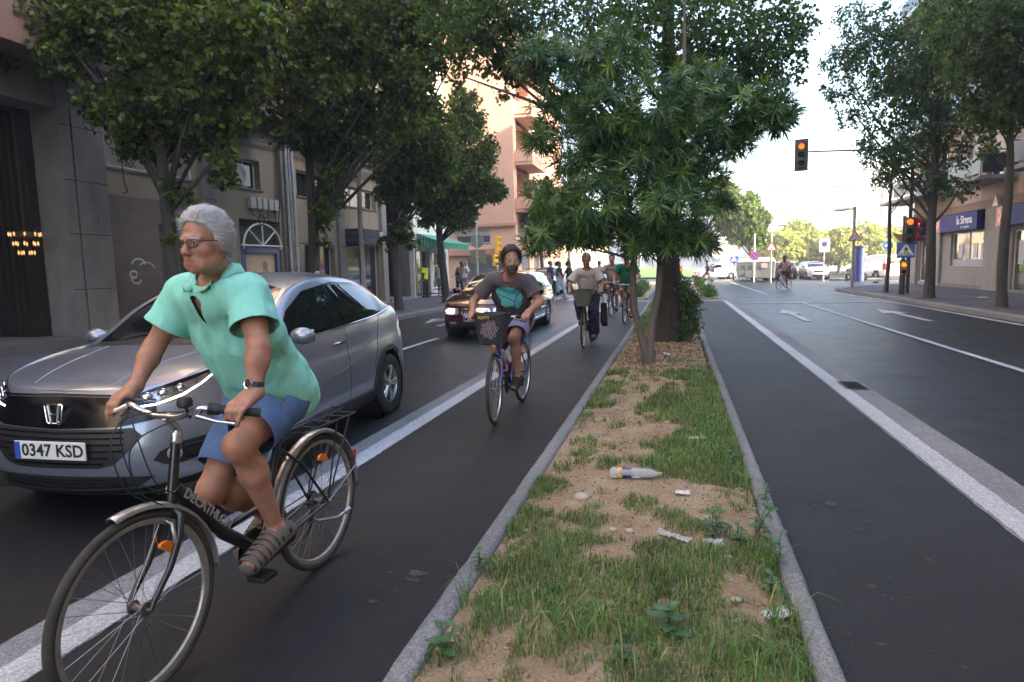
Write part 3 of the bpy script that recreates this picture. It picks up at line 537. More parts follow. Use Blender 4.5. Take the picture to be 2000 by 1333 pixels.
for z in (5.1,8.1,11.1,14.1):
    m=MB(); m.box((-11.8,42.06,z),(-9.0,46.4,z+.2)); m.box((-10.18,42.0,z+.2),(-9.0,42.12,z+.85)); m.box((-9.12,42.12,z+.2),(-9.0,46.4,z+.62)); b=pp(m,'balcony',W_PEACH,bev=.01)
    m=MB(); m.tube([(-10.1,42.06,z+.85),(-10.0,42.06,z+1.1),(-9.75,42.06,z+1.28),(-9.15,42.06,z+1.28),(-9.06,42.06,z+1.1),(-9.06,42.06,z+.85)],.03,6)
    m.tube([(-9.95,42.06,z+1.03),(-9.2,42.06,z+1.03)],.025,6); m.tube([(-9.75,42.06,z+.85),(-9.75,42.06,z+1.05)],.02,6); m.tube([(-9.35,42.06,z+.85),(-9.35,42.06,z+1.05)],.02,6)
    m.build('red_railing',RAILR,b)
    m=MB()
    for k in (0.8,1.0,1.2): m.tube([(-9.06,42.15,z+k),(-9.06,46.3,z+k)],.02,6)
    for k in range(6): m.tube([(-9.06,42.2+k*.8,z+.6),(-9.06,42.2+k*.8,z+1.2)],.018,6)
    m.build('white_railing',RAILW,b)
    f=window(PB,'x',-11.8,1,43.4,45.2,z+.25,z+2.3,depth=-.02,shut=.5,sill=False); f.location=(10.2,-42,0)
for z in (5.6,8.6,11.6):
    for a in (48.3,51.8):
        f=window(PB,'x',-10.2,1,a,a+1.5,z+.8,z+2.2,shut=.45); f.location=(10.2,-42,0)
f=window(PB,'y',42,-1,-14.35,-11.95,3.15,4.05,panes=2,shut=.45,depth=.12); f.location=(10.2,-42,0)
for z in (9.6,12.8):
    f=window(PB,'y',41.75,-1,-17.6,-16.4,z,z+1.5,shut=.4); f.location=(10.2,-42,0)
f=window(PB,'y',41.75,-1,-20.6,-19.4,9.6,11.2,shut=.4); f.location=(10.2,-42,0)
def roller(ax,pos,s,u0,u1,z0,z1,par,off,mt=GREYSHUT):
    m=MB(); n=int((z1-z0)/.09)
    for i in range(n):
        za=z0+i*(z1-z0)/n; zb=za+(z1-z0)/n*.9; a,b=sorted((pos-s*.12,pos-s*.07))
        (m.box((a,u0,za),(b,u1,zb)) if ax=='x' else m.box((u0,a,za),(u1,b,zb)))
    a,b=sorted((pos-s*.14,pos-s*.1)); (m.box((a,u0,z0),(b,u1,z1)) if ax=='x' else m.box((u0,a,z0),(u1,b,z1)))
    o=m.build('roller_shutter',mt,par); o.location=off
roller('y',42,-1,-13.6,-11.0,.13,2.15,PB,(10.2,-42,0))
for a,b,c in ((43.5,46,2.4),(47.5,49.5,2.3),(51,53,2.3),(55,57,2.3)): roller('x',-10.2,1,a,b,.13,c,PB,(10.2,-42,0))
# ---- low houses further along the left side, each its own thing
def house(name,label,y0,y1,h,wm,seed,cat='building'):
    r=random.Random(seed); B=thing(name,label,cat,(-10.4,y0,0),group='row of low houses down the left side'); off=(10.4,-y0,0)
    hs=[]; n=max(1,int((y1-y0)/3.4))
    for i in range(n):
        c=y0+(i+.5)*(y1-y0)/n
        hs.append((c-.6,c+.6,.13,2.3))
        for k in range(1,int(h/3)): hs.append((c-.5,c+.5,k*3+.6,k*3+2.2))
    m=MB(); facade(m,'x',-10.4,-.3,y0,y1-.02,.13,h,hs); m.box((-20,y0,.13),(-10.71,y0+.2,h)); o=m.build('wall',wm,B); o.location=off
    m=MB(); m.box((-20,y0-.0,h+.002),(-10.2,y1-.02,h+.2)); o=m.build('parapet',STONE,B); o.location=off
    for q in hs:
        f=window(B,'x',-10.4,1,q[0],q[1],q[2],q[3],panes=2,shut=r.choice((0,.5,.9)) if q[2]>1 else 0,depth=.15,sill=q[2]>1,name='window' if q[2]>1 else 'door'); f.location=off
house('terraced_house','pale two storey house directly beyond the peach block',62.1,74,6.4,W_CREAM,1)
house('terraced_house','white three storey house behind the crossing pedestrians',74,88,9.4,W_WHITE,2)
house('terraced_house','farthest cream house at the end of the left row',88,104,7.2,W_CREAM,3)
# ---------------------------------------------------------------- right building
RX=12.5
RB=thing('corner_building','beige stone corner block with dark railed balconies above the frozen food shop','building',(12.5,30,0))
def rp(m,name,mats,**k): o=m.build(name,mats,RB,**k); o.location=(-12.5,-30,0); return o
m=MB()
hs=[(32.4,33.5,z,z+2.4) for z in (4.5,7.5,10.5,13.5)]+[(29.6,31.6,z,z+2.3) for z in (4.75,7.75,10.75)]+[(35.6,37.2,z,z+2.3) for z in (4.75,7.75,10.75,13.75)]+[(38,39.4,z,z+2.3) for z in (4.75,7.75,10.75)]+[(24,26,z,z+2.3) for z in (4.75,7.75,10.75)]+[(19,21,z,z+2.3) for z in (4.75,7.75,10.75)]
facade(m,'x',RX,.35,-40,40,3.85,21,hs); m.box((30,-40,.13),(30.3,40,21)); m.box((RX+.36,-40,21),(30,40,21.3)); m.box((RX+.4,-40,.13),(30,-39.7,21)); m.box((RX+.36,39.7,3.85),(30,40,21)); rp(m,'upper_wall',STONEB)
m=MB(); m.box((RX-.02,-40,3.5),(RX+.4,40.02,3.84)); m.box((RX+.41,39.72,.13),(30,40.02,3.84)); rp(m,'lintel',mat('brown_lintel',(.20,.14,.105),.8,nz=(1.5,.15)))
for a,b in ((29.5,31.4),(36.1,37.9),(39.3,40.05),(26.3,27.5),(21.5,22.2),(15,16),(8,9)): m=MB(); m.box((RX-.05,a,.13),(RX+.38,b,3.49)); rp(m,'pillar',STONEL,bev=.015)
m=MB(); facade(m,'x',RX+.08,.25,31.4,36.1,.13,2.7,[(31.55,35.1,1.12,2.62)]); facade(m,'x',RX+.08,.25,37.9,39.3,.13,2.7,[(38.05,39.2,.3,2.62)]); facade(m,'x',RX+.08,.25,-40,29.5,.13,3.5,[(27.6,29.3,.13,2.5),(22.4,26.1,.9,2.6)]); rp(m,'shop_wall',STONEL)
m=MB(); m.box((RX-.0,31.42,.131),(RX+.07,36.08,.3)); m.box((RX-.1,27.6,.131),(RX+.07,29.3,.24)); rp(m,'step',STONE)
SG=mat('shop_glass',(.05,.07,.075),.05,spec=.9,nz=(.7,.5),c2=(.16,.13,.11))
for (a,b,c,d,n,nm) in ((31.55,35.1,1.12,2.62,2,'shop_window'),(38.05,39.2,.3,2.62,1,'shop_window'),(27.6,29.3,.13,2.5,1,'shop_door'),(22.4,26.1,.9,2.6,2,'shop_window')):
    f=window(RB,'x',RX+.08,-1,a,b,c,d,panes=n,depth=.1,name=nm,gl=SG,sill=False); f.location=(-12.5,-30,0)
    for k in range(int((b-a)/.75)):
        q=MB(); y=a+.25+k*.75; q.box((RX+.195,y,1.45 if c>.5 else 1.2),(RX+.2,y+.42,2.1)) 
        q.build('window_poster',mat('pale_poster',(.38,.42,.46),.5,nz=(6,.35)),f)
f0=f
m=MB(); m.box((RX+.17,31.6,1.14),(RX+.176,35.05,1.42)); rp(m,'frosted_strip',mat('frost_strip',(.24,.26,.32),.5))
for (a,b,c,d) in hs:
    f=window(RB,'x',RX,-1,a,b,c,d,panes=1 if b-a<1.3 else 2,shut=.62 if b-a<1.3 else RNG.choice((.3,.6,0)),depth=.2); f.location=(-12.5,-30,0)
RAILD=mat('dark_balcony_panel',(.05,.052,.06),.35,.3)
for z in (4.45,7.45,10.45,13.45):
    for a,b in ((34.6,41.6),(28.9,32.05),(22.5,27),(17,21.5)):
        m=MB(); m.box((RX-1.3,a,z),(RX-.03,b,z+.16)); bl=rp(m,'balcony',mat('balcony_concrete',(.33,.31,.28),.8,nz=(3,.15)),bev=.015)
        m=MB(); m.box((RX-1.27,a+.05,z+.25),(RX-1.24,b-.05 if b<41 else 39.2,z+.95)); m.box((RX-1.2,a+.04,z+.25),(RX-.04,a+.07,z+.95)); m.build('panel',RAILD,bl)
        m=MB(); m.tube([(RX-.04,a+.05,z+1.08),(RX-1.25,a+.05,z+1.08),(RX-1.25,b-.05,z+1.08),(RX-.04,b-.05,z+1.08)],.025,8)
        for k in range(int((b-a)/.8)+1): m.tube([(RX-1.25,a+.06+k*.8,z+.16),(RX-1.25,a+.06+k*.8,z+1.08)],.016,6)
        if b>41:
            for k in range(3): m.tube([(RX-1.25,39.3,z+.4+k*.25),(RX-1.25,41.5,z+.4+k*.25)],.014,6)
            for k in range(7): m.tube([(RX-1.2+k*.2,41.5,z+.16),(RX-1.2+k*.2,41.5,z+1.08)],.014,6)
        m.build('railing',mat('rail_steel',(.16,.165,.18),.4,.6),bl)
# la Sirena shop signs
SBL=mat('sign_blue',(.02,.03,.17),.6,nz=(.5,.12),spec=.2); SRE=mat('sign_red',(.55,.07,.045),.4); SWH=mat('sign_white',(.75,.75,.78),.5)
def sirena(a,b,lab,full=True):
    m=MB(); m.box((RX-.3,a,2.68),(RX-.07,b,3.44)); s=tag(m.build('shop_sign',SBL,None,bev=.015),lab,'sign',group=None)
    m=MB(); m.box((RX-.303,b-.62,2.685),(RX-.069,b-.008,3.435)); m.build('red_panel',SRE,s)
    m=MB()   # white wavy mermaid-tail mark
    P=[(RX-.306,b-.32+.07*math.sin(k*.9),2.78+k*.06) for k in range(10)]; m.tube(P,[.01,.03,.045,.05,.045,.035,.04,.05,.04,.01],6); m.v=[(RX-.308+(v[0]-RX+.306)*.05,v[1],v[2]) for v in m.v]
    m.tube([(RX-.306,b-.45,3.3),(RX-.306,b-.32,3.22),(RX-.306,b-.2,3.34)],.02,6); m.build('emblem',SWH,s)
    if full:
        text('la Sirena',.50,face_M((RX-.306,a+1.25,3.12),(-1,0,0)),SWH,s,ext=.004,off=.008,space=.95)
        text('els congelats',.17,face_M((RX-.306,a+1.15,2.83),(-1,0,0)),SWH,s,ext=.002)
    return s
sirena(31.5,36.1,'blue shop sign lettered la Sirena over the wide shop window'); sirena(38.1,39.45,'narrow red and blue shop sign nearest the building corner',False); sirena(22.2,29.8,'long blue shop sign over the shop door at the picture edge')
m=MB(); m.prism([(28.75,3.5),(29.25,3.5),(29.0,3.98)],'x',RX-.2,RX-.06); al=tag(m.build('alarm_box',mat('alarm_white',(.6,.6,.6),.5),None,bev=.01),'white triangular alarm box with red dot above the shop pillar','alarm box'); al.location=(0,1.2,0)
m=MB(); m.lathe([(0,0),(.05,0)],face_M((RX-.204,29.0,3.68),(-1,0,0)),n=14); m.build('red_dot',SRE,al)
# ---- far sunlit buildings beyond the car park
def block(name,label,x0,x1,y0,y1,h,wm,fl=3.0,seed=0,bal=True):
    B=thing(name,label,'building',((x0+x1)/2,y0,0)); off=(-(x0+x1)/2,-y0,0); n=int((x1-x0)/3.6); hs=[]
    for k in range(int(h/fl)):
        for i in range(n):
            c=x0+(i+.5)*(x1-x0)/n; hs.append((c-.75,c+.75,k*fl+.9,k*fl+2.3))
    m=MB(); facade(m,'y',y0,.4,x0,x1,0,h,hs); m.box((x0,y0+.41,0),(x0+.4,y1,h)); m.box((x1-.4,y0+.41,0),(x1,y1,h)); m.box((x0,y0+.0,h+.002),(x1,y1,h+.3)); o=m.build('wall',wm,B); o.location=off
    for q in hs: m=MB(); m.box((q[0],y0+.2,q[2]),(q[1],y0+.24,q[3])); o=m.build('window',GLASS,B); o.location=off
    if bal:
        for k in range(1,int(h/fl)):
            for i in range(0,n,2):
                c=x0+(i+.5)*(x1-x0)/n; m=MB(); m.box((c-1.7,y0-1.1,k*fl),(c+1.7,y0-.01,k*fl+.15)); m.box((c-1.7,y0-1.1,k*fl+.15),(c+1.7,y0-1.05,k*fl+.95)); o=m.build('balcony',W_WHITE,B); o.location=off
W_FAR=mat('far_white_render',(.78,.75,.70),.9,nz=(.3,.05)); GLASS=mat('glare_pale_window',(.5,.5,.48),.4)  # far panes coloured pale for the glare, no curtains behind them
block('far_apartment_block','tall sunlit cream block with balconies behind the car park trees',13,38,104,120,15,W_FAR)
block('far_apartment_block','long sunlit pale block at the far right behind the car park',42,80,100,118,14,W_FAR)
block('far_apartment_block','lower pale block beyond the roundabout sign',-6,11,120,135,9,W_WHITE,bal=False)
block('far_apartment_block','white block just right of the far pine, in full sun',8,12.8,112,120,11,W_FAR,bal=False)
block('far_apartment_block','pale row closing the avenue beyond the lawn mound',-40,-7,128,140,9,W_FAR,bal=False)
# ================================================================ TREES, GRASS, WEEDS
def leaf_mat(name,c,tr=.35,rough=.45,spec=.4):
    m=bpy.data.materials.new(name); m.use_nodes=True; t=m.node_tree; b=t.nodes['Principled BSDF']; L=t.links.new; o=t.nodes['Material Output']
    b.inputs['Roughness'].default_value=rough; b.inputs['Specular IOR Level'].default_value=spec
    tc=t.nodes.new('ShaderNodeTexCoord'); n=t.nodes.new('ShaderNodeTexNoise'); n.inputs['Scale'].default_value=2.5; n.inputs['Detail'].default_value=4; L(tc.outputs['Object'],n.inputs['Vector'])
    r=t.nodes.new('ShaderNodeValToRGB'); r.color_ramp.elements[0].position=.35; r.color_ramp.elements[0].color=(*[x*.7 for x in c],1); r.color_ramp.elements[1].position=.65; r.color_ramp.elements[1].color=(*[x*1.25 for x in c],1)
    L(n.outputs[0],r.inputs[0]); L(r.outputs[0],b.inputs['Base Color'])
    tl=t.nodes.new('ShaderNodeBsdfTranslucent'); mx=t.nodes.new('ShaderNodeMixShader'); mx.inputs[0].default_value=tr
    hs=t.nodes.new('ShaderNodeMix'); hs.data_type='RGBA'; hs.blend_type='MULTIPLY'; hs.inputs[0].default_value=1; L(r.outputs[0],hs.inputs[6]); hs.inputs[7].default_value=(1.3,1.25,.5,1); L(hs.outputs[2],tl.inputs[0])
    L(b.outputs[0],mx.inputs[1]); L(tl.outputs[0],mx.inputs[2]); L(mx.outputs[0],o.inputs[0]); _M[name]=m; return m
LIN=[leaf_mat('linden_leaf',(.062,.105,.022),.45),leaf_mat('linden_leaf_dark',(.034,.064,.018),.4),leaf_mat('linden_leaf_light',(.17,.22,.035),.5)]
CEL=[leaf_mat('elm_leaf',(.055,.105,.035),.45),leaf_mat('elm_leaf_dark',(.04,.08,.03),.4),leaf_mat('elm_leaf_light',(.09,.15,.04),.5)]
PODM=[leaf_mat('needle_leaf',(.075,.155,.042),.2,.38,.5),leaf_mat('needle_leaf_dark',(.038,.095,.04),.2,.38,.5),leaf_mat('needle_leaf_light',(.15,.25,.055),.25,.38,.5)]
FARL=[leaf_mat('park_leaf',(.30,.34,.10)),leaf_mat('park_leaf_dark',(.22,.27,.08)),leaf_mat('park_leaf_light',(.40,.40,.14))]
GRS=[leaf_mat('grass_blade',(.125,.235,.06),.35,.5,.3),leaf_mat('grass_dark',(.07,.14,.045),.3,.5,.3),leaf_mat('grass_dry',(.34,.30,.15),.3,.6,.2)]
WEED=leaf_mat('weed_leaf',(.085,.185,.07),.3,.4,.4)
BARK=mat('dark_bark',(.055,.047,.04),.9,nz=(9,.35),bump=(26,1.0,.03),stretch=(1,1,.22))
BARKG=mat('grey_bark',(.13,.11,.09),.9,nz=(9,.3),bump=(22,1.0,.02),stretch=(1,1,.25))
def leaf_mesh(name,P,D,size,wid=.8,droop=.35,heart=True):
    """P leaf bases, D tip directions; each leaf a folded 6-vertex blade (4 triangles as 2 quads)"""
    n=len(P); S=size*(.7+.6*NR.random(n))[:,None]
    D=D+np.array([0,0,-droop]); D/=np.linalg.norm(D,axis=1,keepdims=True)
    U=np.cross(D,unit(n)); U/=np.linalg.norm(U,axis=1,keepdims=True)+1e-9; N_=np.cross(D,U)
    w=wid*.5
    a=P; b=P+S*(.35*D+w*U+.08*N_); c=P+S*(1.0*D-.12*N_); d=P+S*(.35*D-w*U+.08*N_); e=P+S*.45*D*1.0
    if heart:
        V=np.stack([a,b,c,d],1).reshape(-1,3); F=np.arange(4*n).reshape(n,4)
    mi=NR.choice(3,n,p=(.45,.25,.3)); return mesh_np(name,V,F,mi)
def crown_pts(cl,per,jit=1.0):
    """leaves gathered on twigs spread through each clump; per = leaves per square metre of clump shell"""
    P=[];D=[]
    for (x,y,z,r) in cl:
        nt=max(6,int(per*r*r*2.3)); c=np.array((x,y,z))
        # twigs: start inside the clump, end near the shell
        d=unit(nt); rr=r*(.35+.75*NR.random(nt)**.6)[:,None]; tip=c+d*rr*np.array((1,1,.85))
        tw=unit(nt)*.5+d*.8+np.array((0,0,-.25)); tw/=np.linalg.norm(tw,axis=1,keepdims=True)
        k=11; L=.38*min(1,max(.35,r))
        for j in range(k):
            P.append(tip+tw*(L*(j/k-.5))+NR.normal(size=(nt,3))*.05); D.append(tw*.5+unit(nt)*.8)
    return np.concatenate(P),np.concatenate(D)
def limb(mb,a,b,r0,r1,wob=.12,n=7,mi=0,nn=8):
    a=Vector(a); b=Vector(b); P=[];R_=[]; o=Vector((RNG.uniform(-1,1),RNG.uniform(-1,1),RNG.uniform(-.3,.6)))*wob*(b-a).length
    for i in range(n):
        t=i/(n-1); P.append(a.lerp(b,t)+o*math.sin(PI*t)+Vector((RNG.uniform(-1,1),RNG.uniform(-1,1),0))*.012*(b-a).length*(0<i<n-1)); R_.append(r0+(r1-r0)*t)
    mb.tube(P,R_,nn,mi); return P
def trunk_tube(mb,P,R_,n=14):
    mb.tube(P,R_,n)
    for i,v in enumerate(mb.v):
        k=1+.10*fbm((v[0]*9,v[1]*9,v[2]*2.2),1,2); j=min(len(P)-1,i//n); c=P[j]; mb.v[i]=(c[0]+(v[0]-c[0])*k,c[1]+(v[1]-c[1])*k,v[2])
def broadleaf(name,label,base,r,clumps,shoots=(),per=150,size=.115,mats=None,bark=None,top=7,lean=(0,0),group=None,fork=2.9,cat='tree',z0=.13,trunkpath=None):
    T=thing(name,label,cat,(base[0],base[1],z0),0,group); off=(-base[0],-base[1],-z0)
    mb=MB(); 
    zs=[z0-.05,z0+.1,z0+.5,1.2,2,fork,fork+1,fork+2.2,top]
    P=[(base[0]+lean[0]*(z-z0)+.03*math.sin(z*1.7+base[1]),base[1]+lean[1]*(z-z0)+.03*math.cos(z*1.3),z) for z in zs]; R_=[r*1.45,r*1.15,r,r*.95,r*.9,r*.85,r*.7,r*.5,r*.2]
    trunk_tube(mb,P,R_)
    for (x,y,z,cr) in clumps:
        if cr<.25: continue
        zz=max(fork*.9,min(top*.85,z-1.2*abs(x-base[0])-.3)); a=(base[0]+lean[0]*zz,base[1]+lean[1]*zz,zz)
        limb(mb,a,(x,y,z),max(.02,r*.33),.012,nn=6)
        for _ in range(3):
            d=Vector(unit(1)[0])*cr*.8; limb(mb,(x,y,z),(x+d.x,y+d.y,z+d.z),.014,.005,n=4,nn=5)
    o=mb.build('trunk',bark or BARK,T,smooth=True,sharp=80); o.location=off
    Pn,Dn=crown_pts(list(clumps)+list(shoots),per); me=leaf_mesh('crown',Pn,Dn,size)
    o=link('crown',me,T,mats or LIN); o.location=off
    return T
def soilpit(base,r=.5,nm='tree_pit'):
    m=MB(); V=[(base[0]+r*(1+.1*math.sin(k*2.3))*math.cos(k*2*PI/16),base[1]+r*(1+.1*math.cos(k*1.7))*math.sin(k*2*PI/16),.138) for k in range(16)]; m.add(V,[tuple(range(16))]); struct(m.build(nm,mat('pit_soil',(.11,.075,.05),.95,nz=(8,.4),bump=(30,.8))))
GL='lindens along the left pavement'; GR='trees along the right pavement'
C=TR
broadleaf('linden_tree','nearest left linden, its trunk rising behind the grey-haired cyclist',(-9.2,10.4),.125,C['T1']+[(-9.4,10.4,4.6,.7),(-8.6,10.1,4.7,.55),(-10.2,10.3,4.7,.5),(-9.0,10.9,4.2,.4),(-7.6,10.4,6.6,.7),(-7.5,11.2,7.4,.9)]+[(-12.04, 10.2, 6.52, 0.53), (-11.5, 10.3, 6.04, 0.43), (-12.04, 10.0, 5.63, 0.24), (-11.09, 10.6, 6.18, 0.49), (-8.59, 13.0, 6.92, 0.66), (-8.46, 13.2, 6.23, 0.45), (-8.49, 12.4, 5.89, 0.37)],C['T1s'],per=120,group=GL,top=8)
broadleaf('linden_tree','big linden with leafy shoots on its trunk behind the silver car roof',(-9.2,15.45),.16,C['T2']+[(-6.6,15.4,7.6,1.0),(-6.4,15.8,6.6,.7),(-10.3,15.4,6.0,.9),(-9.2,15.3,5.2,.6)]+[(-5.79, 15.9, 7.73, 0.76), (-5.41, 15.5, 6.73, 0.49), (-5.17, 16.0, 7.34, 0.57)],C['T2s'],per=90,size=.125,group=GL,top=9)
broadleaf('linden_tree','linden before the dark second doorway, just right of the curved lamp post',(-9.15,20.5),.15,C['T3'],C['T3s'],per=120,size=.13,group=GL,top=7,lean=(-.015,0))
broadleaf('linden_tree','farthest left linden, leaning trunk in front of the green awning',(-9.25,25.5),.16,C['T4'],(),per=140,size=.13,group=GL,top=8,lean=(-.05,0))
broadleaf('linden_tree','linden outside the picture edge whose branch hangs in at top left',(-9.2,5.35),.16,[(-8.8,6,6.5,1.2),(-9.8,6.4,6.8,1.1),(-9,5,7.5,1.5),(-8.3,4.6,6.7,1.2)],(),per=120,group=GL,top=8)
for q in ((-9.2,10.4),(-9.2,15.45),(-9.15,20.5),(-9.25,25.5),(8.5,25.4),(8.6,20.45),(8.5,30.5),(8.6,15.4)): soilpit(q,.45)
broadleaf('elm_tree','right pavement tree with a straight trunk before the la Sirena window',(8.5,25.4),.165,C['R1'],(),per=68,size=.10,mats=CEL,group=GR,top=8)
broadleaf('elm_tree','right pavement tree nearest the picture edge, dark slim trunk',(8.6,20.45),.13,C['R2'],(),per=80,size=.11,mats=CEL,group=GR,top=8)
broadleaf('elm_tree','thin young tree rising behind the right traffic light post',(8.55,30.2),.085,C['R0'],(),per=62,size=.10,mats=CEL,group=GR,top=5.5)
broadleaf('elm_tree','right pavement tree whose leaves only fill the top right corner',(8.6,15.0),.15,[(7.9,14.5,7.6,1.3),(8.8,15.5,8,1.4),(8.2,14,6.9,.9)],(),per=100,size=.11,mats=CEL,group=GR,top=8)
# centre of the median: thick dark trunk carrying the high canopy
broadleaf('elm_tree','tall median tree with a thick dark trunk and the high canopy over the road',(-.15,12.75),.225,C['C1']+[(-3.9,12.8,6.3,.55),(-4.4,12.6,7.0,.6),(-3.2,12.9,6.6,.5),(-3.4,12.9,5.6,.35)],(),per=90,size=.085,mats=CEL,top=8.5,fork=3.4,z0=.05)
b=thing('trunk_shrub','leafy suckers growing up against the thick median trunk','shrub',(.15,12.8,.05))
Pn,Dn=crown_pts([(x,y-.05,z,r*.9) for x,y,z,r in C['BUSH']]+[(.12,12.7,.25,.18),(.3,12.7,.35,.15)],1500); k=NR.random(len(Pn))<.5; Pn=Pn[k]; Dn=Dn[k]+np.array((0,0,.6)); me=leaf_mesh('foliage',Pn,Dn,.075,.35,droop=0); o=link('foliage',me,b,PODM); o.location=(-.15,-12.8,-.05)
mb=MB()
for k in range(12): limb(mb,(.06+.02*k,12.75-.02*k,.03),(.1+.03*k,12.7+RNG.uniform(-.2,.1),.7+RNG.random()*.7),.008,.003,n=5,nn=5)
o=mb.build('stem',BARKG,b); o.location=(-.15,-12.8,-.05)
# podocarpus (long narrow leaves in whorls) on two thin stems
def whorls(name,C_,A,nl,ln,wd,mats):
    """C_ centres, A axes, nl leaves per whorl; each leaf a 2-quad curved strip"""
    n=len(C_); a=A/np.linalg.norm(A,axis=1,keepdims=True); u=np.cross(a,unit(n)); u/=np.linalg.norm(u,axis=1,keepdims=True); v=np.cross(a,u)
    c=np.repeat(C_,nl,0); a=np.repeat(a,nl,0); u=np.repeat(u,nl,0); v=np.repeat(v,nl,0); m=n*nl
    ph=NR.random(m)*2*PI; th=np.radians(25+80*NR.random(m)); t=np.tile(np.linspace(0,1,nl),n)[:,None]
    d=a*np.cos(th)[:,None]+(u*np.cos(ph)[:,None]+v*np.sin(ph)[:,None])*np.sin(th)[:,None]; L_=ln*(.7+.5*NR.random(m))[:,None]
    base=c-a*(t*.09); dn=np.array((0,0,-1.0)); s=np.cross(d,unit(m)*.4+a); s/=np.linalg.norm(s,axis=1,keepdims=True)+1e-9
    w=wd*(.8+.4*NR.random(m))[:,None]*.5
    p1=base+d*L_*.5+dn*L_*.03; p2=base+d*L_+dn*L_*.16
    V=np.stack([base-s*w*.35,base+s*w*.35,p1+s*w,p1-s*w,p2+s*w*.2,p2-s*w*.2],1).reshape(-1,3)
    i=np.arange(m)[:,None]*6; F=np.concatenate([i+np.array((0,1,2,3)),i+np.array((3,2,4,5))],0)
    mi=np.repeat(NR.choice(3,n,p=(.5,.3,.2)),nl); return mesh_np(name,V,F,np.concatenate([mi,mi]))
pt=thing('podocarpus_tree','forked thin-stemmed evergreen with long narrow leaves filling the middle of the picture','tree',(-.4,9.87,.05)); off=(.4,-9.87,-.05)
mb=MB()
def path(P,R_): mb.tube(P,R_,12)
path([(-.37,9.87,-.02),(-.37,9.87,.1),(-.35,9.88,.25)],[.1,.085,.07])
path([(-.40,9.87,.05),(-.47,9.87,.35),(-.60,9.9,.85),(-.62,9.95,1.3),(-.60,10,1.75),(-.7,10.05,2.4),(-.9,10,3.0),(-1.1,10,3.8)],[.065,.058,.05,.048,.045,.04,.03,.02])
path([(-.35,9.87,.05),(-.36,9.9,.3),(-.33,9.93,.7),(-.25,9.95,1.1),(-.22,10,1.6),(-.1,10,2.3),(.05,10,3.2),(.1,10.05,4.4),(.1,10.1,5.6)],[.07,.06,.056,.052,.05,.048,.04,.03,.01])
path([(-.1,10,2.3),(.3,9.9,2.7),(.9,9.9,3.2),(1.5,9.9,3.5)],[.04,.03,.02,.01])
for (x,y,z,r) in C['POD']:
    a=(-.22,10,min(max(1.5,z-.4-abs(x)*.5),4.5)) if x>-.6 else (-.62,9.98,max(1.4,min(3.2,z-.3)))
    limb(mb,a,(x,y,z),.022,.006,nn=6)
mb.build('trunk',BARKG,pt,smooth=True,sharp=80).location=off
Cw=[];Aw=[]
for (x,y,z,r) in C['POD']:
    n=int(62*r*r/.25)+10; d=unit(n); rr=r*(.45+.6*NR.random(n)**.7)[:,None]; c=np.array((x,y,z))
    Cw.append(c+d*rr*np.array((1,1,.8))); Aw.append(d*.8+np.array((0,-.15,.25))+unit(n)*.35)
Cw=np.concatenate(Cw); Aw=np.concatenate(Aw); k=Cw[:,2]>np.where((Cw[:,0]>-1.75)&(Cw[:,0]<-.75),1.83,1.70); Cw=Cw[k]; Aw=Aw[k]
link('crown',whorls('crown',Cw,Aw,28,.19,.0165,PODM),pt,PODM).location=off
print('whorls',len(Cw))
# far podocarpus-like pine beside the containers
broadleaf('pine_tree','leaning evergreen beside the grey containers across the junction',(6.6,61),.16,C['PINE'],(),per=90,size=.22,mats=[PODM[0],LIN[0],LIN[2]],lean=(-.12,0),top=5.5,fork=2.2,z0=0)
# sunlit park trees behind the car park
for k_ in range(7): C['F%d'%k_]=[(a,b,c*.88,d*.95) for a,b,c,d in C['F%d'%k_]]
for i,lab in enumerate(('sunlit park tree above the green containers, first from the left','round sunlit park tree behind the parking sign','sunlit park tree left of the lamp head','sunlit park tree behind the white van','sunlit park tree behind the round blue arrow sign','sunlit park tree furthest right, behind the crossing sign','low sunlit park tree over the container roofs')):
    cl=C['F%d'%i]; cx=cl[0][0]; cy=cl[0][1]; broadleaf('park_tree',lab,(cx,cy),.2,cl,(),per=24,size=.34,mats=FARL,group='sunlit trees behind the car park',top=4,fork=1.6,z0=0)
broadleaf('street_tree','slim street tree on the left before the white houses',(-8.9,44),.13,[(-8.9,44,4.6,1.3),(-8.5,43.5,5.6,1.2),(-9.4,44.5,5.4,1.2),(-9,44,6.6,1.1)],(),per=60,size=.15,top=6,fork=3.2)
broadleaf('street_tree','second slim street tree further along the left row',(-8.9,56),.14,[(-8.9,56,5,1.4),(-8.4,55.5,6,1.3),(-9.5,56.5,5.8,1.3)],(),per=50,size=.18,top=6,fork=3.2)
# ---------------------------------------------------------------- grass and small plants on the median
def gdens(x,y):
    n=fbm((x*1.0,y*.8,3.3),2.2,3)*1.6+fbm((x,y,9),7,2)*.5
    b=.0
    if y<3.4: b=.45-.2*(x<-.6)
    elif y<4.3: b=.05+.6*max(0,x-.05)+.3*(x<-.7)
    elif y<9: b=-.1+1.6*max(0,x+.2)+.3*(x<-.62)+(.25 if 5<y<6.5 and x>.0 else 0)
    elif y<14: b=-.55+.7*max(0,x-.1)
    else: b=.35
    if x<-.86: b-=.1
    return n+b
def grass_patch(y0,y1,N,h,w,thr=.0):
    P=[];S=[]
    x=NR.uniform(-.92,.49,N); y=NR.uniform(y0,y1,N)
    for i in range(N):
        dd=gdens(x[i],y[i])
        if dd>thr+NR.random()*.25: P.append((x[i],y[i],soil_h(x[i],y[i])-.004)); S.append(.55+min(.9,dd)*.9)
    return P,S
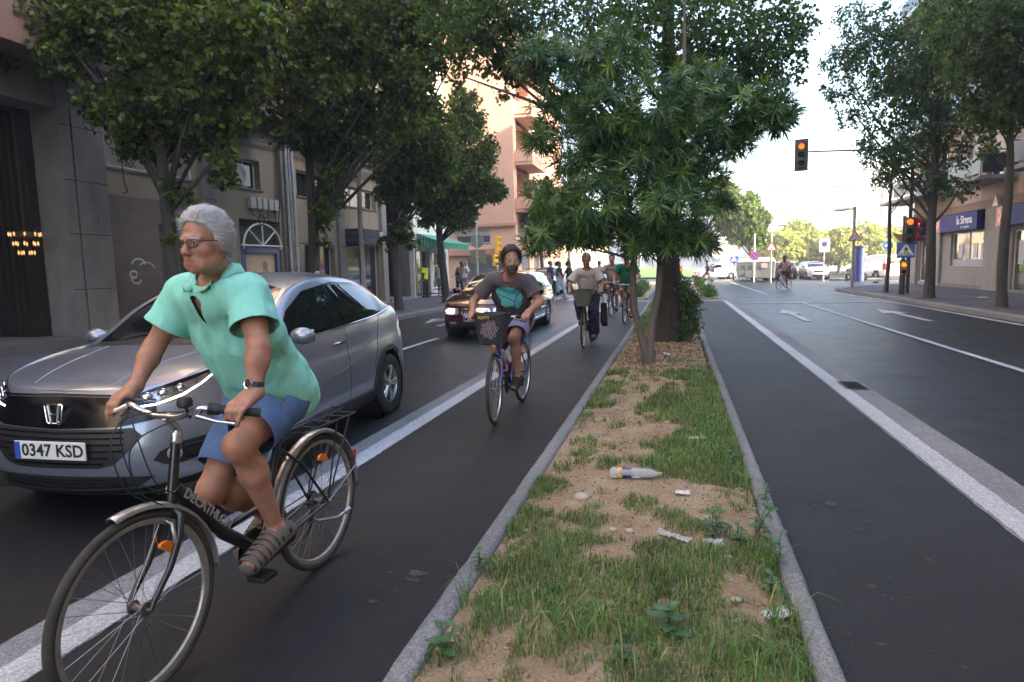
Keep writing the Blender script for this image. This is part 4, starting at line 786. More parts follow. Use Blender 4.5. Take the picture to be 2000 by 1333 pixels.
def blades(name,P,S,h,w,mats,pm=(.5,.32,.18),curl=.6):
    P=np.array(P); S=np.array(S)[:,None]; n=len(P); a=NR.random(n)*2*PI; d=np.stack([np.cos(a),np.sin(a),np.zeros(n)],1); s=np.stack([-np.sin(a),np.cos(a),np.zeros(n)],1)
    H=h*S*(.5+.9*NR.random(n))[:,None]; ln=(curl*(.25+1.1*NR.random(n)))[:,None]; up=np.array((0,0,1.0)); w=w*(.6+.8*NR.random(n))[:,None]*.5
    p1=P+H*(.4*up+.12*ln*d); p2=P+H*(.72*up+.45*ln*d); p3=P+H*((.86-.3*ln)*up+.95*ln*d)
    V=np.stack([P-s*w,P+s*w,p1+s*w,p1-s*w,p2+s*w*.75,p2-s*w*.75,p3+s*w*.12,p3-s*w*.12],1).reshape(-1,3)
    i=np.arange(n)[:,None]*8; F=np.concatenate([i+np.array((0,1,2,3)),i+np.array((3,2,4,5)),i+np.array((5,4,6,7))],0)
    mi=NR.choice(3,n,p=pm); return mesh_np(name,V,F,np.concatenate([mi]*3))
P1,S1=grass_patch(1.6,4.6,34000,.05,.003); P2,S2=grass_patch(4.6,10,36000,.07,.004); P3,S3=grass_patch(10,26.7,26000,.1,.006)
g1=link('grass',blades('grass',P1,S1,.060,.0035,GRS),None,GRS); tag(g1,'green and dry grass growing in uneven patches on the reddish median soil','grass',kind='stuff')
def addg(P,S,h,w,**k): 
    o=link('grass',blades('grass',P,S,h,w,GRS,**k),None,GRS); return tag(o,k.pop('lab',None) or 'grass patches along the middle stretch of the median','grass',kind='stuff')
tag(addg(P2,S2,.075,.005),'fresh grass thick along the right half of the median beyond the bottle'); tag(addg(P3,S3,.12,.008),'grass of the far median around and behind the tree trunks')
# long tufts
T=[];TS=[]
for (cx,cy,n,r,s) in [(.35,2.3,70,.12,3.2),(.2,2.35,60,.15,3),(.45,2.7,50,.08,3.2),(-.5,2.45,60,.12,3.2),(-.35,2.5,50,.1,2.8),(-.75,2.5,30,.08,2.6),(0,2.6,40,.15,2.6),(-.2,2.3,60,.15,3),(.4,5.6,90,.12,2.6),(.3,6.3,90,.14,2.6),(.42,6.9,70,.1,2.4),(.25,5.1,70,.14,2.2),(.38,4.6,50,.08,2.2),(-.85,4.0,40,.08,2.2),(-.8,4.6,40,.08,2),(-.5,5.9,50,.12,1.8),(-.7,5.2,30,.1,1.6),(.42,8.2,60,.1,2),(.35,9.4,60,.1,2),(-.9,2.6,14,.03,3.4),(.47,3.2,26,.04,3),(.46,4.1,20,.04,2.6),(-.6,6.8,40,.1,1.8),(.1,7.6,60,.15,1.7)]:
    for _ in range(n): a=NR.random()*6.28; q=r*math.sqrt(NR.random()); x=min(.49,max(-.92,cx+q*math.cos(a))); y=cy+q*math.sin(a)*1.4; T.append((x,y,soil_h(x,y)-.005)); TS.append(s*(.5+.5*NR.random()))
o=link('grass_tuft',blades('grass_tuft',T,TS,.055,.0055,GRS,pm=(.62,.3,.08),curl=.9),None,GRS); tag(o,'long arching grass blades spilling over the median kerbs','grass',kind='stuff')
# dry litter: brown leaves and straw
def litter(name,n,y0,y1,sz,mats,lab,dens=None):
    P=[];
    while len(P)<n:
        x=NR.uniform(-.9,.48); y=NR.uniform(y0,y1)
        if dens is None or NR.random()<dens(x,y): P.append((x,y,soil_h(x,y)+.006))
    P=np.array(P); D=unit(n)*np.array((1,1,.25)); me=leaf_mesh(name,P,D,sz,.55,droop=-.02); return tag(link(name,me,None,mats),lab,'litter',kind='stuff')
DRY=[mat('dry_leaf',(.30,.19,.09),.9),mat('dry_leaf_dark',(.16,.09,.05),.9),mat('straw',(.45,.35,.2),.9)]
litter('fallen_leaves',4200,8.5,20,.045,DRY,'brown fallen leaves lying round the median tree trunks',lambda x,y:1 if y<14.5 else .5)
litter('dry_debris',2600,1.8,8.5,.022,DRY,'dry leaf bits and straw scattered over the near median soil')
# stones
ST=mat('pale_stone',(.40,.34,.27),.9,nz=(8,.25),bump=(30,.5))
def stone(x,y,r,lab,grp=None,m=None,flat=.6):
    mb=MB(); n=9; V=[];
    bm=bmesh.new(); bmesh.ops.create_icosphere(bm,subdivisions=2,radius=r)
    for v in bm.verts: k=1+.35*fbm((v.co.x/r+x*9,v.co.y/r+y*7,v.co.z/r),.9,2); v.co=Vector((v.co.x*k*1.2,v.co.y*k,v.co.z*k*flat))
    me=bpy.data.meshes.new('stone'); bm.to_mesh(me); bm.free(); o=link('stone',me,None,m or ST,True,(x,y,soil_h(x,y)+r*flat*.4)); return tag(o,lab,'stone',grp)
stone(-.57,3.96,.045,'largest pale stone on the bare soil left of the plastic bottle')
stone(-.03,2.7,.035,'round brown stone beside the broad-leaved weed at the bottom',m=mat('brown_stone',(.26,.15,.09),.9,nz=(8,.3)),flat=.85)
r_=random.Random(4)
pl=[(r_.uniform(-.88,.42),r_.uniform(2.2,7.5),r_.uniform(.008,.022)) for _ in range(70)]
for x,y,r in pl: stone(x,y,r,'small pale pebble lying on the reddish median soil','small pebbles on the median')
# broad-leaved weeds
def weed(x,y,h,n,sz,lab,seed,z=None,low=False):
    r=random.Random(seed); z=soil_h(x,y) if z is None else z; W=thing('weed',lab,'weed',(x,y,z),0,'broad-leaved weeds on the median')
    st=MB(); lf=MB(); ns=max(1,n//5)
    for s in range(ns):
        a=r.uniform(0,6.28); tip=Vector((math.cos(a)*h*.45*(s>0),math.sin(a)*h*.45*(s>0),h*(.75+.35*r.random()))); st.tube([(0,0,0),tuple(tip*.5+Vector((0,0,h*.08))),tuple(tip)],[.0028,.0022,.0015],6)
        for k in range(max(3,n//ns)):
            t=.25+.75*k/max(1,n//ns-1); b=a+k*2.4+r.uniform(-.3,.3); p=Vector((tip.x*t,tip.y*t,tip.z*t)); d=Vector((math.cos(b),math.sin(b),.25+.5*r.random()*(t>.8))).normalized(); u=d.cross(Vector((0,0,1))).normalized(); q=d.cross(u)*-1; L_=sz*(.7+.6*r.random())*(1.1-.35*t)
            prof=[(0,.04),(.12,.22),(.35,.36),(.6,.32),(.82,.16),(1,.01)]; V=[]
            for (s_,w_) in prof:
                c_=p+d*L_*s_-Vector((0,0,1))*L_*.25*s_*s_
                V+=[c_-u*L_*w_+Vector((0,0,L_*.05)),c_-Vector((0,0,L_*.03)),c_+u*L_*w_+Vector((0,0,L_*.05))]
            F=[(i*3+j,i*3+j+1,i*3+j+4,i*3+j+3) for i in range(5) for j in range(2)]; lf.add(V,F)
    st.build('stem',WEED,W,smooth=True); lf.build('leaves',WEED,W,smooth=True,sharp=70); return W
weed(-.86,2.2,.14,16,.062,'weed sprawling at the lower left kerb corner of the median',1)
weed(-.02,2.5,.12,9,.085,'weed with three broad leaves in front of the round brown stone',2)
weed(-.18,2.28,.07,8,.05,'small weed nearest the bottom edge of the picture',3)
weed(-.93,2.92,.10,10,.045,'little weed growing out beside the left kerb',4,z=.05)
weed(.2,3.5,.15,14,.07,'broad-leaved weed behind the crumpled paper strip',5)
weed(.32,3.42,.13,12,.06,'bushy weed right of the paper strip',6)
weed(.43,3.6,.2,20,.06,'tallest weed, climbing against the right kerb',7)
weed(.5,3.25,.14,12,.055,'weed leaning over the right kerb',8,z=.05)
weed(.42,2.95,.12,14,.05,'low weed by the right kerb below the tallest one',9)
weed(.55,4.15,.09,9,.05,'weed lying across the right kerb stone by the joint',10,z=.06)
weed(.4,4.9,.12,14,.05,'weed in the long grass right of the bottle',11)
weed(-.6,3.1,.07,7,.03,'tiny weed seedlings on the bare soil at left',12)
# planter bushes beyond the crossing
for i,(x,y,h) in enumerate([(1.42,29.6,.35),(1.42,31.4,.35),(1.42,34,.25),(1.42,36.5,.22),(1.42,42,.4),(-1.8,30.5,.5),(-1.8,34,.35),(-1.8,38,.45)]):
    sh=thing('planter_shrub',('right' if x>0 else 'left')+' planter shrub, number %s from the crossing slab'%('one two three four five one two three'.split()[i]),'shrub',(x,y,.03),0,'low shrubs in the far planter strips')
    Pn,Dn=crown_pts([(0,0,h*.6,h*.8),(.05,.3,h*.5,h*.7),(0,-.3,h*.5,h*.7)],260); link('foliage',leaf_mesh('foliage',Pn,Dn+np.array((0,0,.5)),.09,.4,droop=0),sh,[GRS[0],GRS[1],PODM[2]])
    m=MB()
    for k in range(5): limb(m,(0,0,0),(RNG.uniform(-.2,.2),RNG.uniform(-.3,.3),h*.7),.01,.004,n=4,nn=5)
    m.build('stem',BARKG,sh)
# rubbish on the median
bt=thing('plastic_bottle','crushed clear plastic bottle with yellow and navy label lying on the soil','bottle',(-.27,4.4,soil_h(-.27,4.4)+.035),rad(98))
MX=Matrix.Rotation(PI/2,4,'X')
PET=mat('clear_plastic',(.8,.83,.84),.12,trans=.6,ior=1.2,alpha=.8)
m=MB(); m.lathe([(.001,-.165),(.035,-.163),(.043,-.14),(.037,-.115),(.041,-.09),(.041,.03),(.04,.06),(.034,.1),(.02,.145),(.013,.165),(.013,.185)],MX,n=28)
m.v=[(v[0]*(1-.12*math.sin(v[1]*40)),v[1],v[2]*.82+.006*math.sin(v[0]*90+v[1]*50)) for v in m.v]; m.build('bottle_body',PET,bt,smooth=True)
m=MB(); m.lathe([(.0425,-.112),(.0425,-.082)],MX,n=24); m.v=[(v[0],v[1],v[2]*.84) for v in m.v]; m.build('yellow_label',mat('label_yellow',(.72,.45,.02),.45),bt,smooth=True)
m=MB(); m.lathe([(.0425,-.08),(.0425,-.02)],MX,n=24); m.v=[(v[0],v[1],v[2]*.84) for v in m.v]; m.build('navy_label',mat('label_navy',(.03,.04,.16),.45),bt,smooth=True)
def crumple(name,lab,cat,x,y,lx,ly,amp,m,rz=0,z=0):
    n=14; V=[];F=[]
    for i in range(n+1):
        for j in range(n+1):
            u=i/n-.5; v=j/n-.5; e=1+.25*fbm((u*4+x*3,v*4,1),1,2); V.append((u*lx*e,v*ly*e,.012+amp*abs(fbm((u*5+x*5,v*5+y,0),1.4,3))*1.6))
    F=[(i*(n+1)+j,(i+1)*(n+1)+j,(i+1)*(n+1)+j+1,i*(n+1)+j+1) for i in range(n) for j in range(n)]
    me=bpy.data.meshes.new(name); me.from_pydata(V,[],F); o=link(name,me,None,m,False,(x,y,soil_h(x,y)+z)); o.rotation_euler=(0,0,rz)
    md=o.modifiers.new('t','SOLIDIFY'); md.thickness=.002; return tag(o,lab,cat)
WP=mat('white_paper',(.66,.66,.66),.6,nz=(20,.08)); FOIL=mat('grey_foil',(.5,.5,.52),.35,.5)
crumple('paper_scrap','small crumpled white tissue right of the bottle','litter',.05,4.1,.085,.05,.03,WP)
crumple('paper_strip','long crumpled grey-white paper strip on the grass','litter',0,3.47,.18,.045,.03,mat('grey_paper',(.45,.46,.47),.6,nz=(15,.2)),rad(-28))
crumple('foil_scrap','shiny foil scrap under the weed leaves','litter',.2,3.42,.1,.07,.03,FOIL)
crumple('paper_scrap','white paper torn beside the right kerb near the bottom','litter',.42,2.75,.12,.06,.03,WP,.4)
crumple('paper_scrap','tiny white scrap in the dry grass at left','litter',-.57,3.3,.04,.03,.015,WP)
crumple('foil_scrap','crushed silvery wrapper lying in the long right-hand grass','litter',.17,5.4,.13,.06,.02,FOIL,.3,.03)
cn=thing('drink_can','crushed silver can lying behind the thin forked trunk','can',(-.13,10.5,soil_h(-.13,10.5)+.03),rad(70)); m=MB(); m.lathe([(.001,-.055),(.024,-.055),(.03,-.045),(.028,0),(.031,.045),(.025,.055),(.001,.055)],MX,n=20); m.build('can_body',mat('can_silver',(.6,.6,.62),.3,.8,nz=(30,.5)),cn,smooth=True)
m=MB(); m.tube([(0,-.058,0),(0,-.0575,.018)],.004,6); m.build('ring_pull',FOIL,cn)
# ================================================================ CARS
from mathutils.geometry import delaunay_2d_cdt
TYRE=mat('tyre_rubber',(.018,.018,.019),.8,bump=(60,.3)); RIMM=mat('alloy_rim',(.55,.56,.58),.28,.9); BLK=mat('black_trim',(.014,.014,.016),.5); GBLK=mat('gloss_black',(.005,.005,.007),.14,spec=.35)
CARGL=mat('car_glass',(.008,.01,.011),.03,spec=1.0); CHR=mat('chrome',(.75,.76,.78),.09,1); LENS=mat('headlamp_lens',(.55,.58,.6),.08,.6,coat=1); HLIT=mat('lit_headlamp',(1,.95,.85),.3,emit=((1,.93,.78),1.6)); DRL=mat('running_light',(1,1,.95),.3,emit=((1,.98,.9),.9)); REDL=mat('tail_lamp',(.45,.02,.015),.12,coat=1); ORL=mat('orange_lens',(.8,.22,.02),.2)
PLW=mat('plate_white',(.72,.72,.7),.4); PLB=mat('plate_blue',(.03,.08,.45),.4); INKB=mat('plate_black',(.015,.015,.015),.5); WELL=mat('wheel_well',(.01,.01,.01),.9)
def crom(P,t):
    """Catmull-Rom through rows P (n,d) at parameters t in [0,n-1]"""
    P=np.asarray(P,float); n=len(P); i=np.clip(np.floor(t).astype(int),0,n-2); f=(t-i)[:,None]
    a=P[np.clip(i-1,0,n-1)];b=P[i];c=P[i+1];d=P[np.clip(i+2,0,n-1)]
    return .5*((2*b)+(-a+c)*f+(2*a-5*b+4*c-d)*f*f+(-a+3*b-3*c+d)*f**3)
def interp_s(tab,y):
    """smooth interpolation of a (y,value) table"""
    X=np.array([q[0] for q in tab],float); Y=np.array([q[1] for q in tab],float)
    m=np.gradient(Y,X); s=np.diff(Y)/np.diff(X)
    m[0]=s[0]; m[-1]=s[-1]
    for k in range(1,len(X)-1): m[k]=0 if s[k-1]*s[k]<=0 else 2*s[k-1]*s[k]/(s[k-1]+s[k])
    y=np.clip(y,X[0],X[-1]); i=np.clip(np.searchsorted(X,y)-1,0,len(X)-2); h=X[i+1]-X[i]; t=(y-X[i])/h
    return (2*t**3-3*t**2+1)*Y[i]+(t**3-2*t**2+t)*h*m[i]+(-2*t**3+3*t**2)*Y[i+1]+(t**3-t**2)*h*m[i+1]
class Car:
    def __init__(s,root,S,paint,res=1.0):
        s.root=root; s.S=S; s.paint=paint; L=S['L']; W=S['W']/2; s.L=L; s.W=W
        NU=int(150*res); 
        # base outline of the half plan (x, s) s=distance from front
        fb=S.get('fb',.16); rb=S.get('rb',.10); rf=S.get('rf',.22)
        O=[(0,0),(W*.3,fb*.10),(W*.55,fb*.36),(W*.74,fb*.9),(W*.86,fb*1.7),(W*.94,fb*2.9),(W*.975,fb*4.4),(W,L*.24),(W,L*.4),(W,L*.6),(W*.995,L*.74),(W*.975,L-rb*4.6),(W*.945,L-rb*2.9),(W*.88,L-rb*1.6),(W*.76,L-rb*.75),(W*.5,L-rb*.2),(0,L)]
        t=np.linspace(0,len(O)-1,NU); B=crom(O,t); B[:,0]=np.clip(B[:,0],0,W)
        xo=B[:,0]; so=np.clip(B[:,1],0,L)
        s.rows=[]
        zs=interp_s(S['shoulder'],so)
        def lev(z,ins,fi,ri):
            """inset sides, front, rear"""
            fx=1-ins/W; y=fi+(L-fi-ri)*so/L
            return np.stack([xo*fx,y,z],1)
        lv=S.get('levels',[(.20,.09,.10,.08),(.27,.035,.03,.03),(.42,.012,.0,.0),(.58,.0,.005,.01),(.70,.006,.02,.02),(.80,.02,.045,.04)])
        rows=[]
        for (z,i,f,r) in lv: rows.append(lev(np.full(NU,z)+S.get('crease',0)*(so/L)*(z>.5),i,f,r))
        sh=lev(zs,S.get('shi',.055),S.get('nose',.10),S.get('tail',.06)); rows.append(sh)
        zr=interp_s(S['rail'],sh[:,1]); xr=interp_s(S['railx'],sh[:,1])   # rail height, inset
        zc=interp_s(S['centre'],sh[:,1])
        cab=np.clip((zr-zs-.02)/.12,0,1)
        rx=np.minimum(sh[:,0]*.985,W-xr)*np.where(sh[:,0]<W*.8,1,1)
        rx=np.minimum(rx,sh[:,0]-.012*(sh[:,0]>.02))
        # rail and quarter points
        zrail=np.where(zr>zs,zr,zs+.004)
        mid1=np.stack([sh[:,0]*.5+rx*.5+.012*cab,sh[:,1],zs*.5+zrail*.5],1)
        rail=np.stack([rx,sh[:,1],zrail],1)
        rows+= [mid1,rail]
        for f in (.93,.8,.55,.28,0):
            hh=zrail+(np.maximum(zc,zrail)-zrail)*(1-f**2.2)
            yy=sh[:,1]
            rows.append(np.stack([rx*f,yy,hh],1))
        R_=np.stack(rows,0) # levels x NU x 3
        nl=len(rows); tt=[]
        for k in range(nl-1): tt+=list(np.linspace(k,k+1,5 if k<nl-1 else 4)[:-1])
        tt=np.array(tt+[nl-1.0]); G=np.stack([crom(R_[:,i,:],tt) for i in range(NU)],1) # V x NU x 3
        # tidy: keep nonnegative
        G[:,:,0]=np.clip(G[:,:,0],0,W)
        s.G=G; nv=G.shape[0]
        P=G.reshape(-1,3).copy(); Vr=np.stack([P[:,0],P[:,1],P[:,2]],1); Vl=Vr*np.array((-1,1,1))
        V=np.concatenate([Vr,Vl]); off=nv*NU; F=[]
        wr=S['R']+.055
        for j in range(nv-1):
            for i in range(NU-1):
                q=(j*NU+i,j*NU+i+1,(j+1)*NU+i+1,(j+1)*NU+i); c=(P[q[0]]+P[q[2]])/2
                if c[0]>W*.8 and any((c[1]-a)**2+(c[2]-S['R'])**2<wr**2 for a in S['axles']): continue
                F.append(q); F.append(tuple(off+k for k in q[::-1]))
        me=bpy.data.meshes.new('body'); me.from_pydata([tuple(v) for v in V],[],F)
        bm=bmesh.new(); bm.from_mesh(me); bmesh.ops.remove_doubles(bm,verts=bm.verts,dist=.0015); bmesh.ops.recalc_face_normals(bm,faces=bm.faces); 
        s.bvh=BVHTree.FromBMesh(bm); bm.to_mesh(me); bm.free(); me.transform(Matrix.Translation((0,0,0)))
        s.body=link('body',me,root,paint,True)
        # wells + underbody
        m=MB()
        for a in S['axles']:
            for sg in (1,-1):
                m.lathe([(S['R']+.07,0),(S['R']+.07,.34),(.01,.34)],Matrix.Translation((sg*(W-.02),a,S['R']))@Matrix.Rotation(-sg*PI/2,4,'Y'),n=28)
        m.box((-W+.12,.25,.17),(W-.12,L-.2,.24)); m.build('underbody',WELL,root)
    def cast(s,o,d):
        h=s.bvh.ray_cast(Vector(o),Vector(d)); return h[0]
    def drape(s,name,poly,view,m,off=.004,mirror=False,step=.03,parent=None,thick=0,smooth=True):
        """project a polygon onto the body. view: 'side','front','rear','top' or (origin,u,v,n)"""
        L=s.L
        vw={'side':((3,0,0),(0,1,0),(0,0,1),(-1,0,0)),'front':((0,-3,0),(1,0,0),(0,0,1),(0,1,0)),'rear':((0,L+3,0),(1,0,0),(0,0,1),(0,-1,0)),'top':((0,0,4),(1,0,0),(0,1,0),(0,0,-1)),
            'diag':((3*.6,-3*.8,0),(.8,.6,0),(0,0,1),(-.6,.8,0))}[view] if isinstance(view,str) else view
        O,U,Vv,N=[Vector(q) for q in vw]
        pp=[]; n=len(poly)
        for i in range(n):
            a=Vector(poly[i]);b=Vector(poly[(i+1)%n]); k=max(1,int((b-a).length/step)); pp+=[a.lerp(b,t/k) for t in range(k)]
        ed=[(i,(i+1)%len(pp)) for i in range(len(pp))]; xs=[p.x for p in pp]; ys=[p.y for p in pp]; pts=list(pp)
        X=np.arange(min(xs)+step/2,max(xs),step); Y=np.arange(min(ys)+step/2,max(ys),step)
        def inside(x,y):
            c=False; j=len(pp)-1
            for i in range(len(pp)):
                if (pp[i].y>y)!=(pp[j].y>y) and x<(pp[j].x-pp[i].x)*(y-pp[i].y)/(pp[j].y-pp[i].y)+pp[i].x: c=not c
                j=i
            return c
        for x in X:
            for y in Y:
                if inside(x,y) and min((x-p.x)**2+(y-p.y)**2 for p in pp)>(step*.4)**2: pts.append(Vector((x,y)))
        vv,_,ff,_,_,_=delaunay_2d_cdt(pts,ed,[list(range(len(pp)))],1,1e-6)
        V=[]
        for q in vv:
            o=O+U*q.x+Vv*q.y; h=s.cast(o,N); V.append((h-N*off) if h else None)
        good=[v for v in V if v is not None]
        if not good: return None
        for i,v in enumerate(V):
            if v is None:
                q=O+U*vv[i].x+Vv*vv[i].y; c=min(good,key=lambda g:((g-q)-N*((g-q).dot(N))).length); V[i]=c
        F=[tuple(f) for f in ff]
        mb=MB(); mb.add(V,F)
        if thick:
            b=len(V); mb.add([v+N*thick for v in V],[f[::-1] for f in F])
        o=mb.build(name,m,parent or s.root,smooth=smooth,sharp=50)
        if mirror: mb=MB(); mb.add([(-v.x,v.y,v.z) for v in V],[f[::-1] for f in F]); mb.build(name,m,parent or s.root,smooth=smooth,sharp=50)
        return o
    def line(s,name,P,view,m,r=.004,mirror=True,off=.0,parent=None):
        O={'side':lambda p:((3,p[0],p[1]),(-1,0,0)),'front':lambda p:((p[0],-3,p[1]),(0,1,0)),'top':lambda p:((p[0],p[1],4),(0,0,-1)),'rear':lambda p:((p[0],s.L+3,p[1]),(0,-1,0))}[view]
        mb=MB(); Q=[]
        for a,b in zip(P[:-1],P[1:]):
            k=max(1,int(math.dist(a,b)/.05))
            for t in range(k+(b is P[-1])):
                q=(a[0]+(b[0]-a[0])*t/k,a[1]+(b[1]-a[1])*t/k); o,d=O(q); h=s.cast(o,d)
                if h: Q.append(h-Vector(d)*off)
        if len(Q)<2: return
        mb.tube(Q,r,6); o=mb.build(name,m,parent or s.root,smooth=True)
        if mirror: mb=MB(); mb.tube([(-q.x,q.y,q.z) for q in Q],r,6); mb.build(name,m,parent or s.root,smooth=True)
        return o
    def wheels(s,spokes=5,rimR=.21,steer=0,double=True):
        W=s.W; R=s.S['R']
        for a in s.S['axles']:
            for sg in (1,-1):
                w=bpy.data.objects.new('wheel',None); COL.objects.link(w); w.parent=s.root; w.location=(sg*(W-.115),a,R); w.rotation_euler=(0,0,steer if a<s.L/2 else 0)
                MX=Matrix.Rotation(sg*PI/2,4,'Y')
                m=MB(); m.lathe([(rimR,-.1),(R-.05,-.108),(R-.015,-.1),(R,-.075),(R,.075),(R-.015,.1),(R-.05,.108),(rimR,.1)],MX,n=40)
                m.build('tyre',TYRE,w,smooth=True,sharp=60)
                m=MB(); m.lathe([(rimR+.006,.085),(rimR-.012,.098),(rimR-.02,.06),(rimR-.03,-.05)],MX,n=40)
                for k in range(spokes):
                    for dd in ((-.13,.13) if double else (0,)):
                        b=k*2*PI/spokes+.3; p0=Vector((math.cos(b)*.045,math.sin(b)*.045,.07)); p1=Vector((math.cos(b+dd)*(rimR-.012),math.sin(b+dd)*(rimR-.012),.082))
                        m.tube([MX@p0,MX@p0.lerp(p1,.5)+MX@Vector((0,0,.008)),MX@p1],[.024,.016,.02],6)
                m.lathe([(.001,.098),(.03,.096),(.06,.08),(.065,.05)],MX,n=20); m.build('rim',RIMM,w,smooth=True,sharp=45)
                m=MB(); m.lathe([(.001,.02),(rimR-.035,.02)],MX,n=28); m.build('brake_disc',mat('brake_dark',(.05,.05,.052),.5,.5),w)
    def plate(s,txt,view,x,z,w=.52,h=.115,y=None):
        sg=-1 if view=='front' else 1
        if y is None:
            hh=s.cast((x,-3 if sg<0 else s.L+3,z),(0,-sg,0)); y=hh.y+sg*.022
        m=MB(); m.box((x-w/2,y-.006,z-h/2),(x+w/2,y+.006,z+h/2)); p=m.build('number_plate',PLW,s.root,bev=.004)
        m=MB(); xl=x-w/2 if sg<0 else x+w/2-.045; m.box((xl+.003,y+sg*.0065,z-h/2+.004),(xl+.043,y+sg*.0085,z+h/2-.004)); m.build('blue_band',PLB,p)
        text(txt,.108,face_M((x+.022*(-sg),y+sg*.0065,z-.002),(0,sg,0)),INKB,p,ext=.001,off=.0025,space=1.02); return p
    def mirror(s,y,z,m,sz=1):
        for sg in (1,-1):
            mb=MB(); bm=bmesh.new(); bmesh.ops.create_icosphere(bm,subdivisions=3,radius=1)
            V=[(sg*(s.W+.075*sz)+v.co.x*.105*sz,y+v.co.y*(.075 if v.co.y<0 else .03)*sz,z+v.co.z*.07*sz) for v in bm.verts]; F=[tuple(q.index for q in f.verts) for f in bm.faces]; bm.free()
            mb.add(V,F); o=mb.build('door_mirror',m,s.root,smooth=True,sharp=80)
            mb=MB(); mb.box((sg*(s.W-.12) if sg>0 else sg*(s.W),y-.02,z-.06),(sg*s.W if sg>0 else sg*(s.W-.12),y+.03,z-.03)); mb.build('mirror_foot',BLK,o,bev=.005)
            mb=MB(); mb.box((sg*(s.W+.075*sz)-.085*sz,y+.029*sz,z-.05*sz),(sg*(s.W+.075*sz)+.085*sz,y+.033*sz,z+.05*sz)); mb.build('mirror_glass',CHR,o,bev=.01)
def place(root,x,y,rz): root.location=(x,y,0); root.rotation_euler=(0,0,rz)
SILV=mat('silver_metallic_paint',(.26,.29,.355),.30,.65,coat=.6,nz=(220,.12)); MARO=mat('maroon_paint',(.085,.010,.014),.25,.35,coat=1)
# ---------------- silver crossover in the near left lane
SUV=dict(L=4.28,W=1.775,R=.335,axles=(.84,3.45),fb=.19,rb=.12,nose=.13,tail=.10,shi=.05,crease=.12,
 shoulder=[(0,.87),(.35,.945),(.9,1.02),(1.3,1.04),(2.2,1.06),(3.2,1.12),(3.9,1.14),(4.28,1.05)],
 centre=[(.1,.86),(.22,.93),(.5,1.0),(1.0,1.075),(1.12,1.11),(1.55,1.37),(1.95,1.54),(2.4,1.605),(3.0,1.60),(3.5,1.55),(3.85,1.45),(4.1,1.2),(4.28,1.0)],
 rail=[(0,.8),(1.0,.98),(1.22,1.10),(1.6,1.33),(2.0,1.47),(2.5,1.53),(3.0,1.51),(3.5,1.42),(3.85,1.27),(4.05,1.12),(4.28,1.0)],
 railx=[(0,.13),(1.0,.14),(1.3,.16),(2.0,.27),(2.6,.29),(3.4,.30),(3.9,.28),(4.28,.2)],
 levels=[(.19,.10,.12,.10),(.25,.045,.04,.05),(.36,.02,.01,.02),(.50,.0,.0,.0),(.62,.0,.02,.0),(.73,.012,.055,.01),(.80,.024,.085,.03)])
